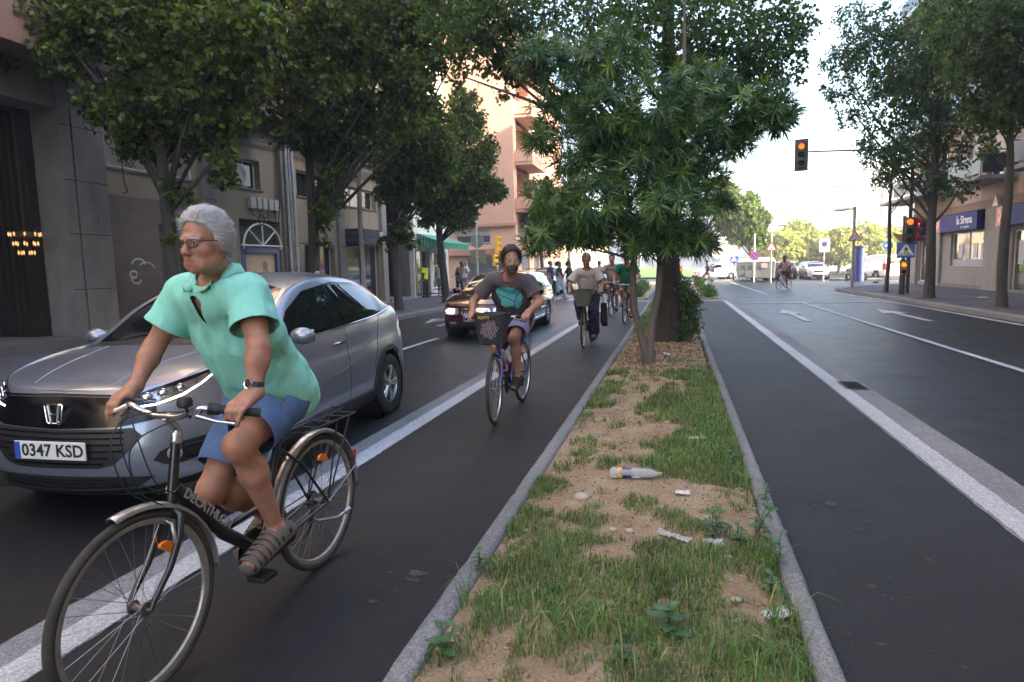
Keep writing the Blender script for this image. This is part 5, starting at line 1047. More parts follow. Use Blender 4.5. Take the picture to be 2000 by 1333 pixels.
def crossover():
    T=thing('silver_crossover_car','silver crossover car with lit headlights, beside the grey-haired cyclist','car'); c=Car(T,SUV,SILV); W=c.W
    # side glass: dark surround + panes
    c.drape('window_surround',[(1.25,1.045),(1.6,1.28),(2.0,1.43),(2.6,1.50),(3.1,1.48),(3.55,1.37),(3.86,1.24),(3.7,1.185),(3.2,1.12),(2.2,1.065)],'side',GBLK,.003,mirror=True)
    for P in ([(1.48,1.085),(1.75,1.29),(2.05,1.41),(2.36,1.455),(2.36,1.095)],[(2.47,1.10),(2.47,1.465),(2.75,1.47),(3.1,1.445),(3.38,1.385),(3.3,1.165),(3.1,1.14)],[(3.45,1.19),(3.5,1.34),(3.74,1.23)]):
        o=c.drape('side_window',P,'side',CARGL,.007,mirror=False); 
        mb=MB(); mb.v=[(-v.co.x,v.co.y,v.co.z) for v in o.data.vertices]; mb.f=[tuple(p.vertices)[::-1] for p in o.data.polygons]; mb.m=[0]*len(mb.f); mb.build('side_window',CARGL,T,smooth=True,sharp=50)
    c.line('chrome_strip',[(1.28,1.045),(2.2,1.062),(3.2,1.118),(3.72,1.182),(3.86,1.24)],'side',CHR,.009)
    ws=c.drape('windscreen',[(-.68,1.15),(-.4,1.11),(0,1.10),(.4,1.11),(.68,1.15),(.60,1.62),(.54,1.86),(.3,1.90),(0,1.91),(-.3,1.90),(-.54,1.86),(-.60,1.62)],'top',CARGL,.004,step=.05)
    c.drape('windscreen_cowl',[(-.74,1.06),(-.4,.995),(0,.98),(.4,.995),(.74,1.06),(.68,1.145),(.4,1.105),(0,1.095),(-.4,1.105),(-.68,1.145)],'top',BLK,.004,step=.05)
    c.drape('rear_window',[(-.5,3.86),(.5,3.86),(.56,4.08),(-.56,4.08)],'top',CARGL,.004,step=.05)
    for sx in (-.45,.12): 
        m=MB(); P=[c.cast((sx+.5*t,1.13+.10*t*(1-t)+.02*t,4),(0,0,-1))+Vector((0,0,.012)) for t in np.linspace(0,1,8)]; m.tube(P,.008,6); m.build('wiper',BLK,T)
    for x in (-1,1):   # bonnet creases and shut line
        pass
    c.line('bonnet_crease',[(.30,.20),(.38,.6),(.46,1.0)],'top',SILV,.005,off=-.002)
    c.line('bonnet_gap',[(.66,.30),(.735,.6),(.74,1.02)],'top',BLK,.0045,off=-.002)
    # front face
    c.drape('upper_grille',[(-.62,.70),(-.42,.665),(0,.655),(.42,.665),(.62,.70),(.60,.80),(.45,.835),(0,.845),(-.45,.835),(-.60,.80)],'front',GBLK,.014,thick=.02)
    c.drape('chrome_bar',[(-.60,.808),(-.45,.842),(0,.852),(.45,.842),(.60,.808),(.60,.818),(.45,.853),(0,.864),(-.45,.853),(-.60,.818)],'front',GBLK,.02)
    c.drape('lower_grille',[(-.56,.60),(-.50,.52),(-.40,.43),(-.30,.405),(.30,.405),(.40,.43),(.50,.52),(.56,.60),(.50,.655),(0,.645),(-.50,.655)],'front',BLK,.006)
    for z in (.435,.475,.515,.555,.595,.63): 
        w=.30+.95*(z-.405) if z<.5 else .46; c.line('grille_slat',[(-w,z),(0,z),(w,z)],'front',GBLK,.006,mirror=False,off=.010)
    c.drape('bumper_intake',[(-.60,.335),(-.42,.35),(0,.352),(.42,.35),(.60,.335),(.50,.27),(0,.255),(-.50,.27)],'front',BLK,.006)
    for z in (.28,.305,.33): c.line('intake_slat',[(-.45,z),(0,z-.003),(.45,z)],'front',GBLK,.004,mirror=False,off=.008)
    c.drape('chin_spoiler',[(-.80,.24),(0,.20),(.80,.24),(.80,.30),(.52,.262),(0,.246),(-.52,.262),(-.80,.30)],'front',BLK,.008)
    # badge: chrome frame with slanted bars
    yb=c.cast((0,-3,.75),(0,1,0)).y-.028
    m=MB(); b=[(-.066,yb,.80),(-.052,yb-.004,.695),(-.04,yb-.006,.685),(.04,yb-.006,.685),(.052,yb-.004,.695),(.066,yb,.80),(.055,yb,.808),(-.055,yb,.808),(-.066,yb,.80)]; m.tube(b,.006,8)
    m.tube([(-.040,yb,.80),(-.024,yb-.004,.692)],.010,8); m.tube([(.040,yb,.80),(.024,yb-.004,.692)],.010,8); m.tube([(-.03,yb-.002,.742),(.03,yb-.002,.742)],.0085,8); m.build('badge',CHR,T,smooth=True)
    c.plate('0347 KSD','front',0,.525)
    for sg in (1,-1):
        D=((3*.6*sg,-3*.8,0),(.8*sg,.6,0),(0,0,1),(-.6*sg,.8,0))
        hl=c.drape('headlight',[(.42,.765),(.46,.84),(.60,.885),(.80,.935),(1.02,.985),(1.00,.955),(.88,.875),(.76,.815),(.60,.775)],D,GBLK,.006,parent=T)
        if hl:
            c.drape('lens',[(.445,.772),(.475,.825),(.60,.865),(.78,.905),(.96,.955),(.86,.875),(.74,.825),(.60,.785)],D,mat('lamp_inner',(.22,.23,.25),.12,.8,nz=(14,.9)),.010,parent=hl)
            c.drape('running_light',[(.44,.768),(.60,.780),(.76,.821),(.88,.881),(1.0,.962),(.985,.966),(.87,.888),(.75,.833),(.60,.792),(.45,.779)],D,DRL,.014,parent=hl)
            for cx,cz,r in ((.55,.825,.030),(.64,.845,.026),(.74,.868,.022)):
                h=c.cast(Vector(D[0])+Vector(D[1])*cx+Vector(D[2])*cz,D[3])
                if h:
                    m=MB(); m.lathe([(.001,.014),(r*.6,.011),(r,0),(r+.006,.006),(r+.008,0)],face_M(h-Vector(D[3])*.012,-Vector(D[3])),n=20); m.build('projector',CHR,hl,smooth=True)
        fl=c.drape('fog_lamp_pod',[(.56,.44),(.60,.49),(.70,.535),(.90,.545),(.93,.50),(.86,.42),(.72,.395),(.62,.405)],D,BLK,.006,parent=T)
        h=c.cast(Vector(D[0])+Vector(D[1])*.685+Vector(D[2])*.468,D[3])
        m=MB(); m.lathe([(.001,.03),(.03,.027),(.045,.012),(.046,0)],face_M(h-Vector(D[3])*.008,-Vector(D[3])),n=20); m.build('fog_lamp',LENS,fl,smooth=True)
        m=MB()
        for z in (.425,.455,.485,.51): 
            P=[c.cast(Vector(D[0])+Vector(D[1])*(u)+Vector(D[2])*z,D[3])-Vector(D[3])*.01 for u in np.linspace(.745,.90,5)]; m.tube(P,.004,5)
        m.build('pod_slat',GBLK,fl)
    # bumper sculpting line, sensors
    m=MB(); h=c.cast((.60,-3,.62),(0,1,0)); m.lathe([(.001,.002),(.011,.002)],face_M(h-Vector((0,.004,0)),(0,-1,0)),n=14); m.build('parking_sensor',mat('sensor',(.33,.34,.38),.4),T)
    # cladding
    R=SUV['R']
    for a in SUV['axles']:
        N=24; ring=[(a+(R+.105)*math.cos(t),R+(R+.105)*math.sin(t)) for t in np.linspace(PI+.25,-.25,N)]+[(a+(R+.035)*math.cos(t),R+(R+.035)*math.sin(t)) for t in np.linspace(-.25,PI+.25,N)]
        c.drape('wheel_arch',ring,'side',BLK,.014,mirror=True,step=.04)
    c.drape('sill_cladding',[(1.27,.20),(3.02,.20),(3.05,.34),(1.24,.34)],'side',BLK,.012,mirror=True,step=.06)
    c.drape('rear_cladding',[(3.86,.20),(4.2,.22),(4.2,.34),(3.86,.34)],'side',BLK,.01,mirror=True,step=.05)
    # shut lines, handles
    for P in ([(1.30,.36),(1.24,.7),(1.30,1.03)],[(2.42,.36),(2.42,1.05)],[(3.08,.45),(3.02,.62),(3.12,.78),(3.25,1.1)],[(1.24,.36),(3.0,.36)]): c.line('door_gap',P,'side',BLK,.0045,off=-.001)
    c.line('body_crease',[(1.3,.60),(2.2,.66),(3.0,.80)],'side',SILV,.006,off=-.003)
    for y in (2.26,): 
        for sg in (1,-1):
            m=MB(); h=c.cast((3,y,.93),(-1,0,0)); m.tube([(sg*(h.x+.0),y-.11,.93),(sg*(h.x+.03),y-.07,.935),(sg*(h.x+.032),y+.05,.94),(sg*(h.x),y+.09,.94)],[.010,.014,.014,.010],8); m.build('door_handle',CHR,T,smooth=True)
    c.mirror(1.42,1.09,SILV)
    for sg in (1,-1):
        D=((3*.6*sg,c.L+3*.8,0),(.8*sg,-.6,0),(0,0,1),(-.6*sg,-.8,0))
        # plane coords: shift so that u is measured from the rear corner
        c.drape('tail_light',[(.52,.90),(.50,1.06),(.72,1.08),(.90,1.07),(.96,1.0),(.80,.93)],D,REDL,.006,parent=T)
    c.line('tailgate_gap',[(-.6,.62),(0,.60),(.6,.62)],'rear',BLK,.004,mirror=False)
    c.plate('0347 KSD','rear',0,.78)
    c.wheels(5,.215); 
    # antenna fin
    m=MB(); z0=c.cast((0,3.5,4),(0,0,-1)).z; m.prism([(3.42,z0-.01),(3.62,z0-.02),(3.60,z0+.05),(3.55,z0+.055)],'x',-.012,.012); m.build('antenna_fin',SILV,T,bev=.004)
    return T
hr=crossover(); place(hr,-3.60,3.0,rad(3)); hr.scale=(.95,.95,.95)
# ---------------- maroon estate car
WAG=dict(L=4.75,W=1.78,R=.315,axles=(.92,3.62),fb=.13,rb=.06,nose=.06,tail=.03,shi=.05,crease=.03,
 shoulder=[(0,.74),(.4,.84),(1.1,.92),(1.5,.94),(3,.96),(4.4,.97),(4.75,.93)],
 centre=[(.1,.76),(.3,.84),(1.2,.97),(1.4,1.02),(1.8,1.25),(2.15,1.40),(2.6,1.44),(3.6,1.435),(4.3,1.40),(4.5,1.25),(4.68,.98),(4.75,.9)],
 rail=[(0,.7),(1.25,.9),(1.45,1.0),(1.85,1.22),(2.2,1.33),(2.7,1.37),(3.6,1.36),(4.3,1.32),(4.45,1.2),(4.62,1.0),(4.75,.9)],
 railx=[(0,.12),(1.3,.13),(2.2,.24),(3.6,.26),(4.3,.26),(4.75,.15)],
 levels=[(.19,.09,.10,.06),(.25,.03,.01,.01),(.36,.005,-.02,-.02),(.50,.0,-.02,-.02),(.58,.0,.0,.0),(.68,.01,.02,.01),(.72,.02,.035,.02)])
def estate():
    T=thing('maroon_estate_car','dark maroon estate car with lit round-edged headlights, behind the bearded cyclist','car'); c=Car(T,WAG,MARO,.8)
    c.drape('window_surround',[(1.5,.95),(1.85,1.18),(2.2,1.30),(2.8,1.34),(3.6,1.33),(4.2,1.28),(4.38,1.0),(3,.97)],'side',GBLK,.003,mirror=True,step=.05)
    for P in ([(1.7,.985),(1.95,1.18),(2.25,1.285),(2.55,1.30),(2.55,.985)],[(2.65,.985),(2.65,1.305),(3.4,1.30),(3.4,.99)],[(3.5,.99),(3.5,1.295),(4.12,1.25),(4.22,1.0)]):
        c.drape('side_window',P,'side',CARGL,.007,mirror=True,step=.06)
    c.drape('windscreen',[(-.68,1.42),(0,1.34),(.68,1.42),(.6,2.1),(.5,2.16),(0,2.2),(-.5,2.16),(-.6,2.1)],'top',mat('windscreen_glass',(.03,.04,.038),.03,spec=1.0),.004,step=.06)
    c.drape('grille',[(-.30,.52),(.30,.52),(.33,.60),(.30,.66),(-.30,.66),(-.33,.60)],'front',CHR,.014)
    m=MB(); y0=c.cast((0,-3,.6),(0,1,0)).y-.018
    for i in range(13): m.box((-.275+i*.044,y0-.01,.535),(-.255+i*.044,y0,.645))
    m.tube([(-.29,y0-.01,.65),(.26,y0-.01,.54)],.008,6); m.build('grille_bar',BLK,T)
    for sg in (1,-1):
        D=((3*.35*sg,-3*.937,0),(.937*sg,.35,0),(0,0,1),(-.35*sg,.937,0))
        h=c.drape('headlight',[(.36,.54),(.38,.67),(.62,.685),(.80,.67),(.86,.60),(.80,.535),(.5,.52)],D,LENS,.012,parent=T)
        c.drape('lamp_glow',[(.46,.555),(.46,.655),(.62,.665),(.72,.61),(.66,.555)],D,HLIT,.018,parent=h)
        c.drape('fog_lamp',[(.42,.33),(.42,.38),(.6,.38),(.6,.33)],D,LENS,.01,parent=T)
    c.drape('bumper_intake',[(-.36,.30),(.36,.30),(.36,.40),(-.36,.40)],'front',BLK,.008)
    c.drape('bumper_strip',[(-.82,.205),(0,.18),(.82,.205),(.82,.27),(0,.25),(-.82,.27)],'front',BLK,.01)
    c.plate('4318 BXT','front',0,.45)
    c.line('trim_strip',[(1.25,.50),(3.25,.52)],'side',CHR,.012,off=.004); c.line('trim_strip',[(1.25,.30),(3.28,.32)],'side',CHR,.01,off=.004); c.line('window_strip',[(1.5,.955),(3,.975),(4.35,.99)],'side',CHR,.008)
    for P in ([(1.38,.33),(1.36,.9)],[(2.6,.33),(2.6,.95)],[(3.35,.7),(3.45,.96)]): c.line('door_gap',P,'side',BLK,.004)
    for y in (2.45,3.3):
        for sg in (1,-1):
            m=MB(); h=c.cast((3,y,.83),(-1,0,0)); m.tube([(sg*h.x,y-.09,.83),(sg*(h.x+.025),y-.06,.83),(sg*(h.x+.025),y+.06,.83),(sg*h.x,y+.09,.83)],.011,6); m.build('door_handle',BLK,T)
    for sg in (1,-1):
        N=18; 
    for a in WAG['axles']:
        R=WAG['R']; ring=[(a+(R+.085)*math.cos(t),R+(R+.085)*math.sin(t)) for t in np.linspace(PI+.1,-.1,18)]+[(a+(R+.035)*math.cos(t),R+(R+.035)*math.sin(t)) for t in np.linspace(-.1,PI+.1,18)]
        c.drape('wheel_arch',ring,'side',MARO,.010,mirror=True,step=.04)
    c.mirror(1.62,1.0,MARO,.95)
    c.wheels(7,.20,double=False)
    for x in (-.55,.55): m=MB(); m.tube([(x,2.5,1.46),(x,2.6,1.475),(x,4.0,1.455),(x,4.1,1.44)],.014,6); m.build('roof_rail',BLK,T)
    return T
mr=estate(); place(mr,-4.13,13.2,0)
# ---------------- distant parked and waiting cars
def simple_car(name,label,S,paint,x,y,rz,plate='',lit=False,group=None,van=False,front=True):
    T=thing(name,label,'van' if van else 'car',group=group); c=Car(T,S,paint,.35); L=c.L; r=S['rail']
    ys=[q[0] for q in r]; zs=[q[1] for q in r]; a=S['win'][0]; b=S['win'][1]; zb=lambda y: float(interp_s(S['shoulder'],np.array([y]))[0]); zt=lambda y: float(interp_s(S['rail'],np.array([y]))[0])
    if not van:
        for (p,q) in ((a,(a+b)/2-.05),((a+b)/2+.05,b)):
            top=[(p+(q-p)*t,min(zt(p+(q-p)*t)-.05,9)) for t in np.linspace(1,0,6)]
            c.drape('side_window',[(p+(q-p)*t,zb(p+(q-p)*t)+.03) for t in np.linspace(0,1,4)]+[w for w in top if w[1]>zb(w[0])+.06],'side',CARGL,.005,mirror=True,step=.1)
    else:
        c.drape('side_window',[(a,zb(a)+.04),(a+.9,zb(a)+.04),(a+.9,zt(a+.9)-.08),(a+.45,zt(a+.45)-.1)],'side',CARGL,.005,mirror=True,step=.1)
    w0,w1=S['ws']; c.drape('windscreen',[(-.66,w0+.08),(0,w0),(.66,w0+.08),(.55,w1),(-.55,w1)],'top',CARGL,.004,step=.1)
    h0,h1=S['rw']; zr0=S.get('rwz')
    if van: c.drape('rear_window',[(-.62,1.15),(.62,1.15),(.58,1.6),(-.58,1.6)],'rear',CARGL,.006,step=.12)
    else: c.drape('rear_window',[(-.55,h0),(.55,h0),(.6,h1),(-.6,h1)],'top',CARGL,.004,step=.1)
    z=S['lamp']
    c.drape('grille',[(-.34,z-.1),(.34,z-.1),(.4,z+.01),(-.4,z+.01)],'front',GBLK,.01,step=.1)
    c.drape('intake',[(-.45,.26),(.45,.26),(.5,.38),(-.5,.38)],'front',BLK,.01,step=.1)
    for sg in (1,-1):
        D=((3*.4*sg,-3*.917,0),(.917*sg,.4,0),(0,0,1),(-.4*sg,.917,0)); c.drape('headlight',[(.45,z-.07),(.45,z+.02),(.78,z+.09),(.86,z+.08),(.8,z-.05)],D,HLIT if lit else LENS,.01,parent=T,step=.08)
        D=((3*.4*sg,L+3*.917,0),(.917*sg,-.4,0),(0,0,1),(-.4*sg,-.917,0)); c.drape('tail_light',[(.55,.78),(.55,1.0),(.78,1.02),(.84,.8)] if not van else [(.66,.7),(.66,1.15),(.84,1.15),(.86,.7)],D,REDL,.01,parent=T,step=.08)
    c.plate('7265 JHM','front',0,.45); c.plate('7265 JHM','rear',0,.62 if van else .75)
    c.mirror(w0+.35,zb(w0+.3)+.08,BLK,.9); c.wheels(5,.19,double=False); place(T,x,y,rz); return T
HAT=dict(L=4.05,W=1.72,R=.305,axles=(.8,3.35),fb=.15,rb=.08,nose=.08,tail=.04,shi=.05,
 shoulder=[(0,.72),(.5,.86),(1.1,.93),(3,1.0),(3.9,.98),(4.05,.9)],centre=[(.1,.74),(.4,.86),(1.0,.98),(1.6,1.35),(2.0,1.48),(3.0,1.49),(3.6,1.42),(3.9,1.1),(4.05,.9)],
 rail=[(0,.7),(1.1,.95),(1.7,1.3),(2.1,1.4),(3.0,1.41),(3.6,1.34),(3.9,1.02),(4.05,.85)],railx=[(0,.12),(1.2,.13),(2.0,.24),(3.6,.25),(4.05,.15)],win=(1.5,3.5),ws=(1.05,1.95),rw=(3.62,3.86),lamp=.68)
SAL=dict(HAT,L=4.45,axles=(.85,3.45),shoulder=[(0,.7),(.5,.85),(1.2,.92),(3.2,.96),(4.2,.98),(4.45,.9)],centre=[(.1,.72),(.4,.84),(1.15,.96),(1.75,1.3),(2.15,1.42),(3.0,1.42),(3.4,1.32),(3.85,1.06),(4.3,1.02),(4.45,.9)],
 rail=[(0,.7),(1.2,.93),(1.8,1.25),(2.2,1.34),(3.0,1.34),(3.4,1.24),(3.8,1.0),(4.45,.85)],railx=[(0,.12),(1.2,.13),(2.1,.24),(3.4,.26),(4.45,.15)],win=(1.6,3.55),ws=(1.2,2.1),rw=(3.42,3.82))
VAN=dict(HAT,L=4.5,W=1.85,R=.32,axles=(.85,3.6),shoulder=[(0,.85),(.5,1.0),(1.0,1.1),(4.3,1.12),(4.5,1.1)],centre=[(.1,.85),(.4,.98),(.9,1.12),(1.5,1.6),(1.9,1.8),(3.0,1.86),(4.35,1.84),(4.46,1.5),(4.5,1.1)],
 rail=[(0,.8),(.95,1.05),(1.6,1.55),(2.0,1.7),(3.0,1.76),(4.35,1.75),(4.45,1.4),(4.5,1.0)],railx=[(0,.12),(1.0,.12),(2.0,.16),(4.3,.16),(4.5,.12)],win=(1.25,2.6),ws=(1.0,1.8),rw=(0,0),lamp=.82)
WHC=mat('white_car_paint',(.72,.73,.75),.25,coat=1); GRC=mat('grey_purple_paint',(.12,.10,.13),.3,.5,coat=1); BKC=mat('black_car_paint',(.015,.016,.02),.2,coat=1); RDC=mat('red_car_paint',(.4,.03,.03),.25,coat=1); SLC=mat('pale_silver_paint',(.45,.47,.5),.3,.6,coat=1); BLC=mat('blue_car_paint',(.05,.08,.2),.25,coat=1)
GP='cars parked in the sunny car park'
simple_car('parked_car','white saloon facing the junction behind the parking sign',SAL,WHC,11.0,56.0,rad(0),group=GP)
simple_car('parked_car','dark red car with its rear half hidden beside the white saloon',HAT,mat('dark_red_paint',(.12,.02,.02),.25,coat=1),8.9,59.5,rad(160),group=GP)
simple_car('parked_car','black car with pale roof behind the white saloon',HAT,BKC,9.7,63,rad(170),group=GP)
simple_car('parked_van','white van parked tail-out with red rear lamps',VAN,WHC,14.2,58,rad(200),group=GP,van=True)
simple_car('parked_car','purple-grey car facing out behind the blue arrow sign',HAT,GRC,17.9,57.5,rad(-4),group=GP)
simple_car('parked_car','dark car half hidden by the blue cylinder post',SAL,BKC,16.0,58.5,rad(0),group=GP)
simple_car('parked_car','silver car at the right end of the parked row',HAT,SLC,20.4,59.5,rad(0),group=GP)
simple_car('parked_car','silver-white car seen left of the cyclist in the car park',HAT,SLC,7.9,62,rad(-20),group=GP)
simple_car('parked_car','pale blue car behind the van',SAL,SLC,12.8,65,rad(10),group=GP)
simple_car('parked_car','white car parked deepest behind the purple-grey one',HAT,WHC,19,65,rad(0),group=GP)
simple_car('waiting_car','white car waiting behind the crossing pedestrians',HAT,WHC,-6.9,33.6,rad(0),lit=False)
simple_car('waiting_car','white car low behind the woman cyclist',SAL,WHC,-3.6,36.5,rad(-2))
simple_car('moving_car','white car partly hidden by the crossing walker on the far road',HAT,WHC,1.6,62,rad(-60))
simple_car('parked_car','red car beyond the striped barriers',HAT,RDC,1.9,76,rad(70))
# ================================================================ BODIES: smooth-blended distance field -> one continuous mesh
def V3(*a): return np.array(a,float)
def nrm(v): v=np.asarray(v,float); return v/(np.linalg.norm(v)+1e-12)
class Field:
    def __init__(s,lo,hi,h):
        s.h=h; s.lo=np.array(lo,float); n=np.ceil((np.array(hi)-s.lo)/h).astype(int)+1; s.n=n
        s.ax=[s.lo[i]+h*np.arange(n[i]) for i in range(3)]; s.D=np.full(n,.08,np.float32)
    def sub(s,lo,hi):
        a=[max(0,int((lo[i]-s.lo[i])/s.h)-1) for i in range(3)]; b=[min(s.n[i],int((hi[i]-s.lo[i])/s.h)+3) for i in range(3)]
        if any(b[i]<=a[i] for i in range(3)): return None
        sl=tuple(slice(a[i],b[i]) for i in range(3)); X,Y,Z=np.meshgrid(*[s.ax[i][a[i]:b[i]].astype(np.float32) for i in range(3)],indexing='ij'); return sl,X,Y,Z
    def blend(s,sl,d,k,mode):
        D=s.D[sl]
        if mode=='add': h=np.maximum(k-np.abs(D-d),0)/k; s.D[sl]=np.minimum(D,d)-h*h*k*.25
        else: d=-d; h=np.maximum(k-np.abs(D-d),0)/k; s.D[sl]=np.maximum(D,d)+h*h*k*.25
    def cone(s,a,b,ra,rb,k=.03,w=None,f=1.0,mode='add'):
        """round cone a->b; w: axis along which the section is f times wider"""
        a=np.asarray(a,float); b=np.asarray(b,float); m=max(ra,rb)*max(1,f)+k+2*s.h
        q=s.sub(np.minimum(a,b)-m,np.maximum(a,b)+m)
        if q is None: return
        sl,X,Y,Z=q; ab=b-a; L2=ab@ab+1e-12; px,py,pz=X-a[0],Y-a[1],Z-a[2]; t=np.clip((px*ab[0]+py*ab[1]+pz*ab[2])/L2,0,1)
        px=px-t*ab[0]; py=py-t*ab[1]; pz=pz-t*ab[2]; r=ra+(rb-ra)*t
        if w is not None and f!=1:
            w=nrm(w); pw=px*w[0]+py*w[1]+pz*w[2]; c=pw*(1/f-1); px,py,pz=px+c*w[0],py+c*w[1],pz+c*w[2]
        s.blend(sl,(np.sqrt(px*px+py*py+pz*pz)-r).astype(np.float32),k,mode)
    def ell(s,c,r,fr=None,k=.02,mode='add'):
        """ellipsoid; fr: rows are its axes"""
        c=np.asarray(c,float); r=np.asarray(r,float); m=r.max()+k+2*s.h; q=s.sub(c-m,c+m)
        if q is None: return
        sl,X,Y,Z=q; P=[X-c[0],Y-c[1],Z-c[2]]; fr=np.eye(3) if fr is None else np.asarray(fr)
        Q=[P[0]*fr[i][0]+P[1]*fr[i][1]+P[2]*fr[i][2] for i in range(3)]
        k0=np.sqrt(sum((Q[i]/r[i])**2 for i in range(3))); k1=np.sqrt(sum((Q[i]/r[i]**2)**2 for i in range(3)))+1e-9
        s.blend(sl,(k0*(k0-1)/k1).astype(np.float32),k,mode)
    def mesh(s):
        D=s.D; I=D<0; nx,ny,nz=D.shape
        c=np.zeros((nx-1,ny-1,nz-1),np.int8)
        for dx in (0,1):
            for dy in (0,1):
                for dz in (0,1): c+=I[dx:nx-1+dx,dy:ny-1+dy,dz:nz-1+dz]
        act=np.argwhere((c>0)&(c<8)); idx=np.full(c.shape,-1,np.int32); idx[tuple(act.T)]=np.arange(len(act))
        S=np.zeros((len(act),3)); N=np.zeros(len(act)); cor=[np.array((a,b,d)) for a in (0,1) for b in (0,1) for d in (0,1)]
        vals={tuple(q):D[tuple((act+q).T)].astype(float) for q in cor}
        for q in cor:
            for ax in range(3):
                if q[ax]: continue
                q2=q.copy(); q2[ax]=1; a=vals[tuple(q)]; b=vals[tuple(q2)]; m=(a<0)!=(b<0); t=np.where(m,a/(a-b+1e-12),0)
                p=np.tile(q.astype(float),(len(act),1)); p[:,ax]=t; S+=p*m[:,None]; N+=m
        V=s.lo+s.h*(act+S/N[:,None]); F=[]
        for ax in range(3):
            A=np.moveaxis(I,ax,0); m=A[:-1]!=A[1:]; e=np.argwhere(m); o=[i for i in range(3) if i!=ax]
            pos=np.zeros_like(e); pos[:,ax]=e[:,0]; pos[:,o[0]]=e[:,1]; pos[:,o[1]]=e[:,2]
            ok=(pos[:,o[0]]>0)&(pos[:,o[1]]>0)&(pos[:,o[0]]<s.n[o[0]]-1)&(pos[:,o[1]]<s.n[o[1]]-1); pos=pos[ok]
            ins=I[tuple(pos.T)]; u=np.zeros(3,int); u[o[0]]=1; v=np.zeros(3,int); v[o[1]]=1
            q=np.stack([idx[tuple((pos-u-v).T)],idx[tuple((pos-v).T)],idx[tuple(pos.T)],idx[tuple((pos-u).T)]],1)
            fl=ins if ax!=1 else ~ins; q[~fl]=q[~fl][:,::-1]; F.append(q)
        return V,np.concatenate(F)
def relax(V,F,it=2,w=.5):
    """Laplacian smoothing"""
    e=np.concatenate([F[:,[0,1]],F[:,[1,2]],F[:,[2,3]],F[:,[3,0]]]); 
    for _ in range(it):
        S=np.zeros_like(V); n=np.zeros(len(V)); np.add.at(S,e[:,0],V[e[:,1]]); np.add.at(S,e[:,1],V[e[:,0]]); np.add.at(n,e[:,0],1); np.add.at(n,e[:,1],1)
        V=V+w*(S/np.maximum(n,1)[:,None]-V)
    return V
def vnormals(V,F):
    n=np.cross(V[F[:,2]]-V[F[:,0]],V[F[:,3]]-V[F[:,1]]); N=np.zeros_like(V)
    for k in range(4): np.add.at(N,F[:,k],n)
    return N/(np.linalg.norm(N,axis=1,keepdims=True)+1e-12)
def wrinkle(V,F,amp,fr=(9,9,9),seed=0,lim=None):
    N=vnormals(V,F); d=np.array([mnoise.noise(Vector((v[0]*fr[0]+seed,v[1]*fr[1],v[2]*fr[2])))+.5*mnoise.noise(Vector((v[0]*fr[0]*2.3,v[1]*fr[1]*2.3+seed,v[2]*fr[2]*2.3))) for v in V])
    d=(.75*d+.35*(1-np.abs(d)*3.0))*amp
    if lim is not None: d=d*lim(V)
    return V+N*d[:,None]
def bverts(F):
    e=np.concatenate([F[:,[0,1]],F[:,[1,2]],F[:,[2,3]],F[:,[3,0]]]); k=np.sort(e,1); u,i,c=np.unique(k,axis=0,return_index=True,return_counts=True); return u[c==1]
def cut(V,F,keep,it=9,tuck=0):
    c=V[F].mean(1); F=F[keep(c)]; u,inv=np.unique(F,return_inverse=True); V=V[u].copy(); F=inv.reshape(F.shape); b=bverts(F)
    for _ in range(it):
        S=np.zeros_like(V); n=np.zeros(len(V)); np.add.at(S,b[:,0],V[b[:,1]]); np.add.at(S,b[:,1],V[b[:,0]]); np.add.at(n,b[:,0],1); np.add.at(n,b[:,1],1); m=n>1; V[m]=.5*V[m]+.5*S[m]/n[m][:,None]
    if tuck: N=vnormals(V,F); q=np.unique(b); V[q]-=N[q]*tuck
    return V,F
def put(name,V,F,parent,mats,mi=None,solid=0,loc=None):
    me=mesh_np(name,V,F,mi); o=link(name,me,parent,mats,True)
    if solid: md=o.modifiers.new('thickness','SOLIDIFY'); md.thickness=solid; md.offset=1
    return o
def skin(name,c): 
    return mat(name,c,.5,nz=(16,.22),c2=(min(1,c[0]*1.22),c[1]*1.12,c[2]*1.1),bump=(160,.08),sss=.12,spec=.4)
def head_frame(J):
    f=nrm(J['face']); u=np.array(J.get('hup',(0,0,1.0)),float); u=nrm(u-f*(u@f)); l=np.cross(u,f); return f,u,l
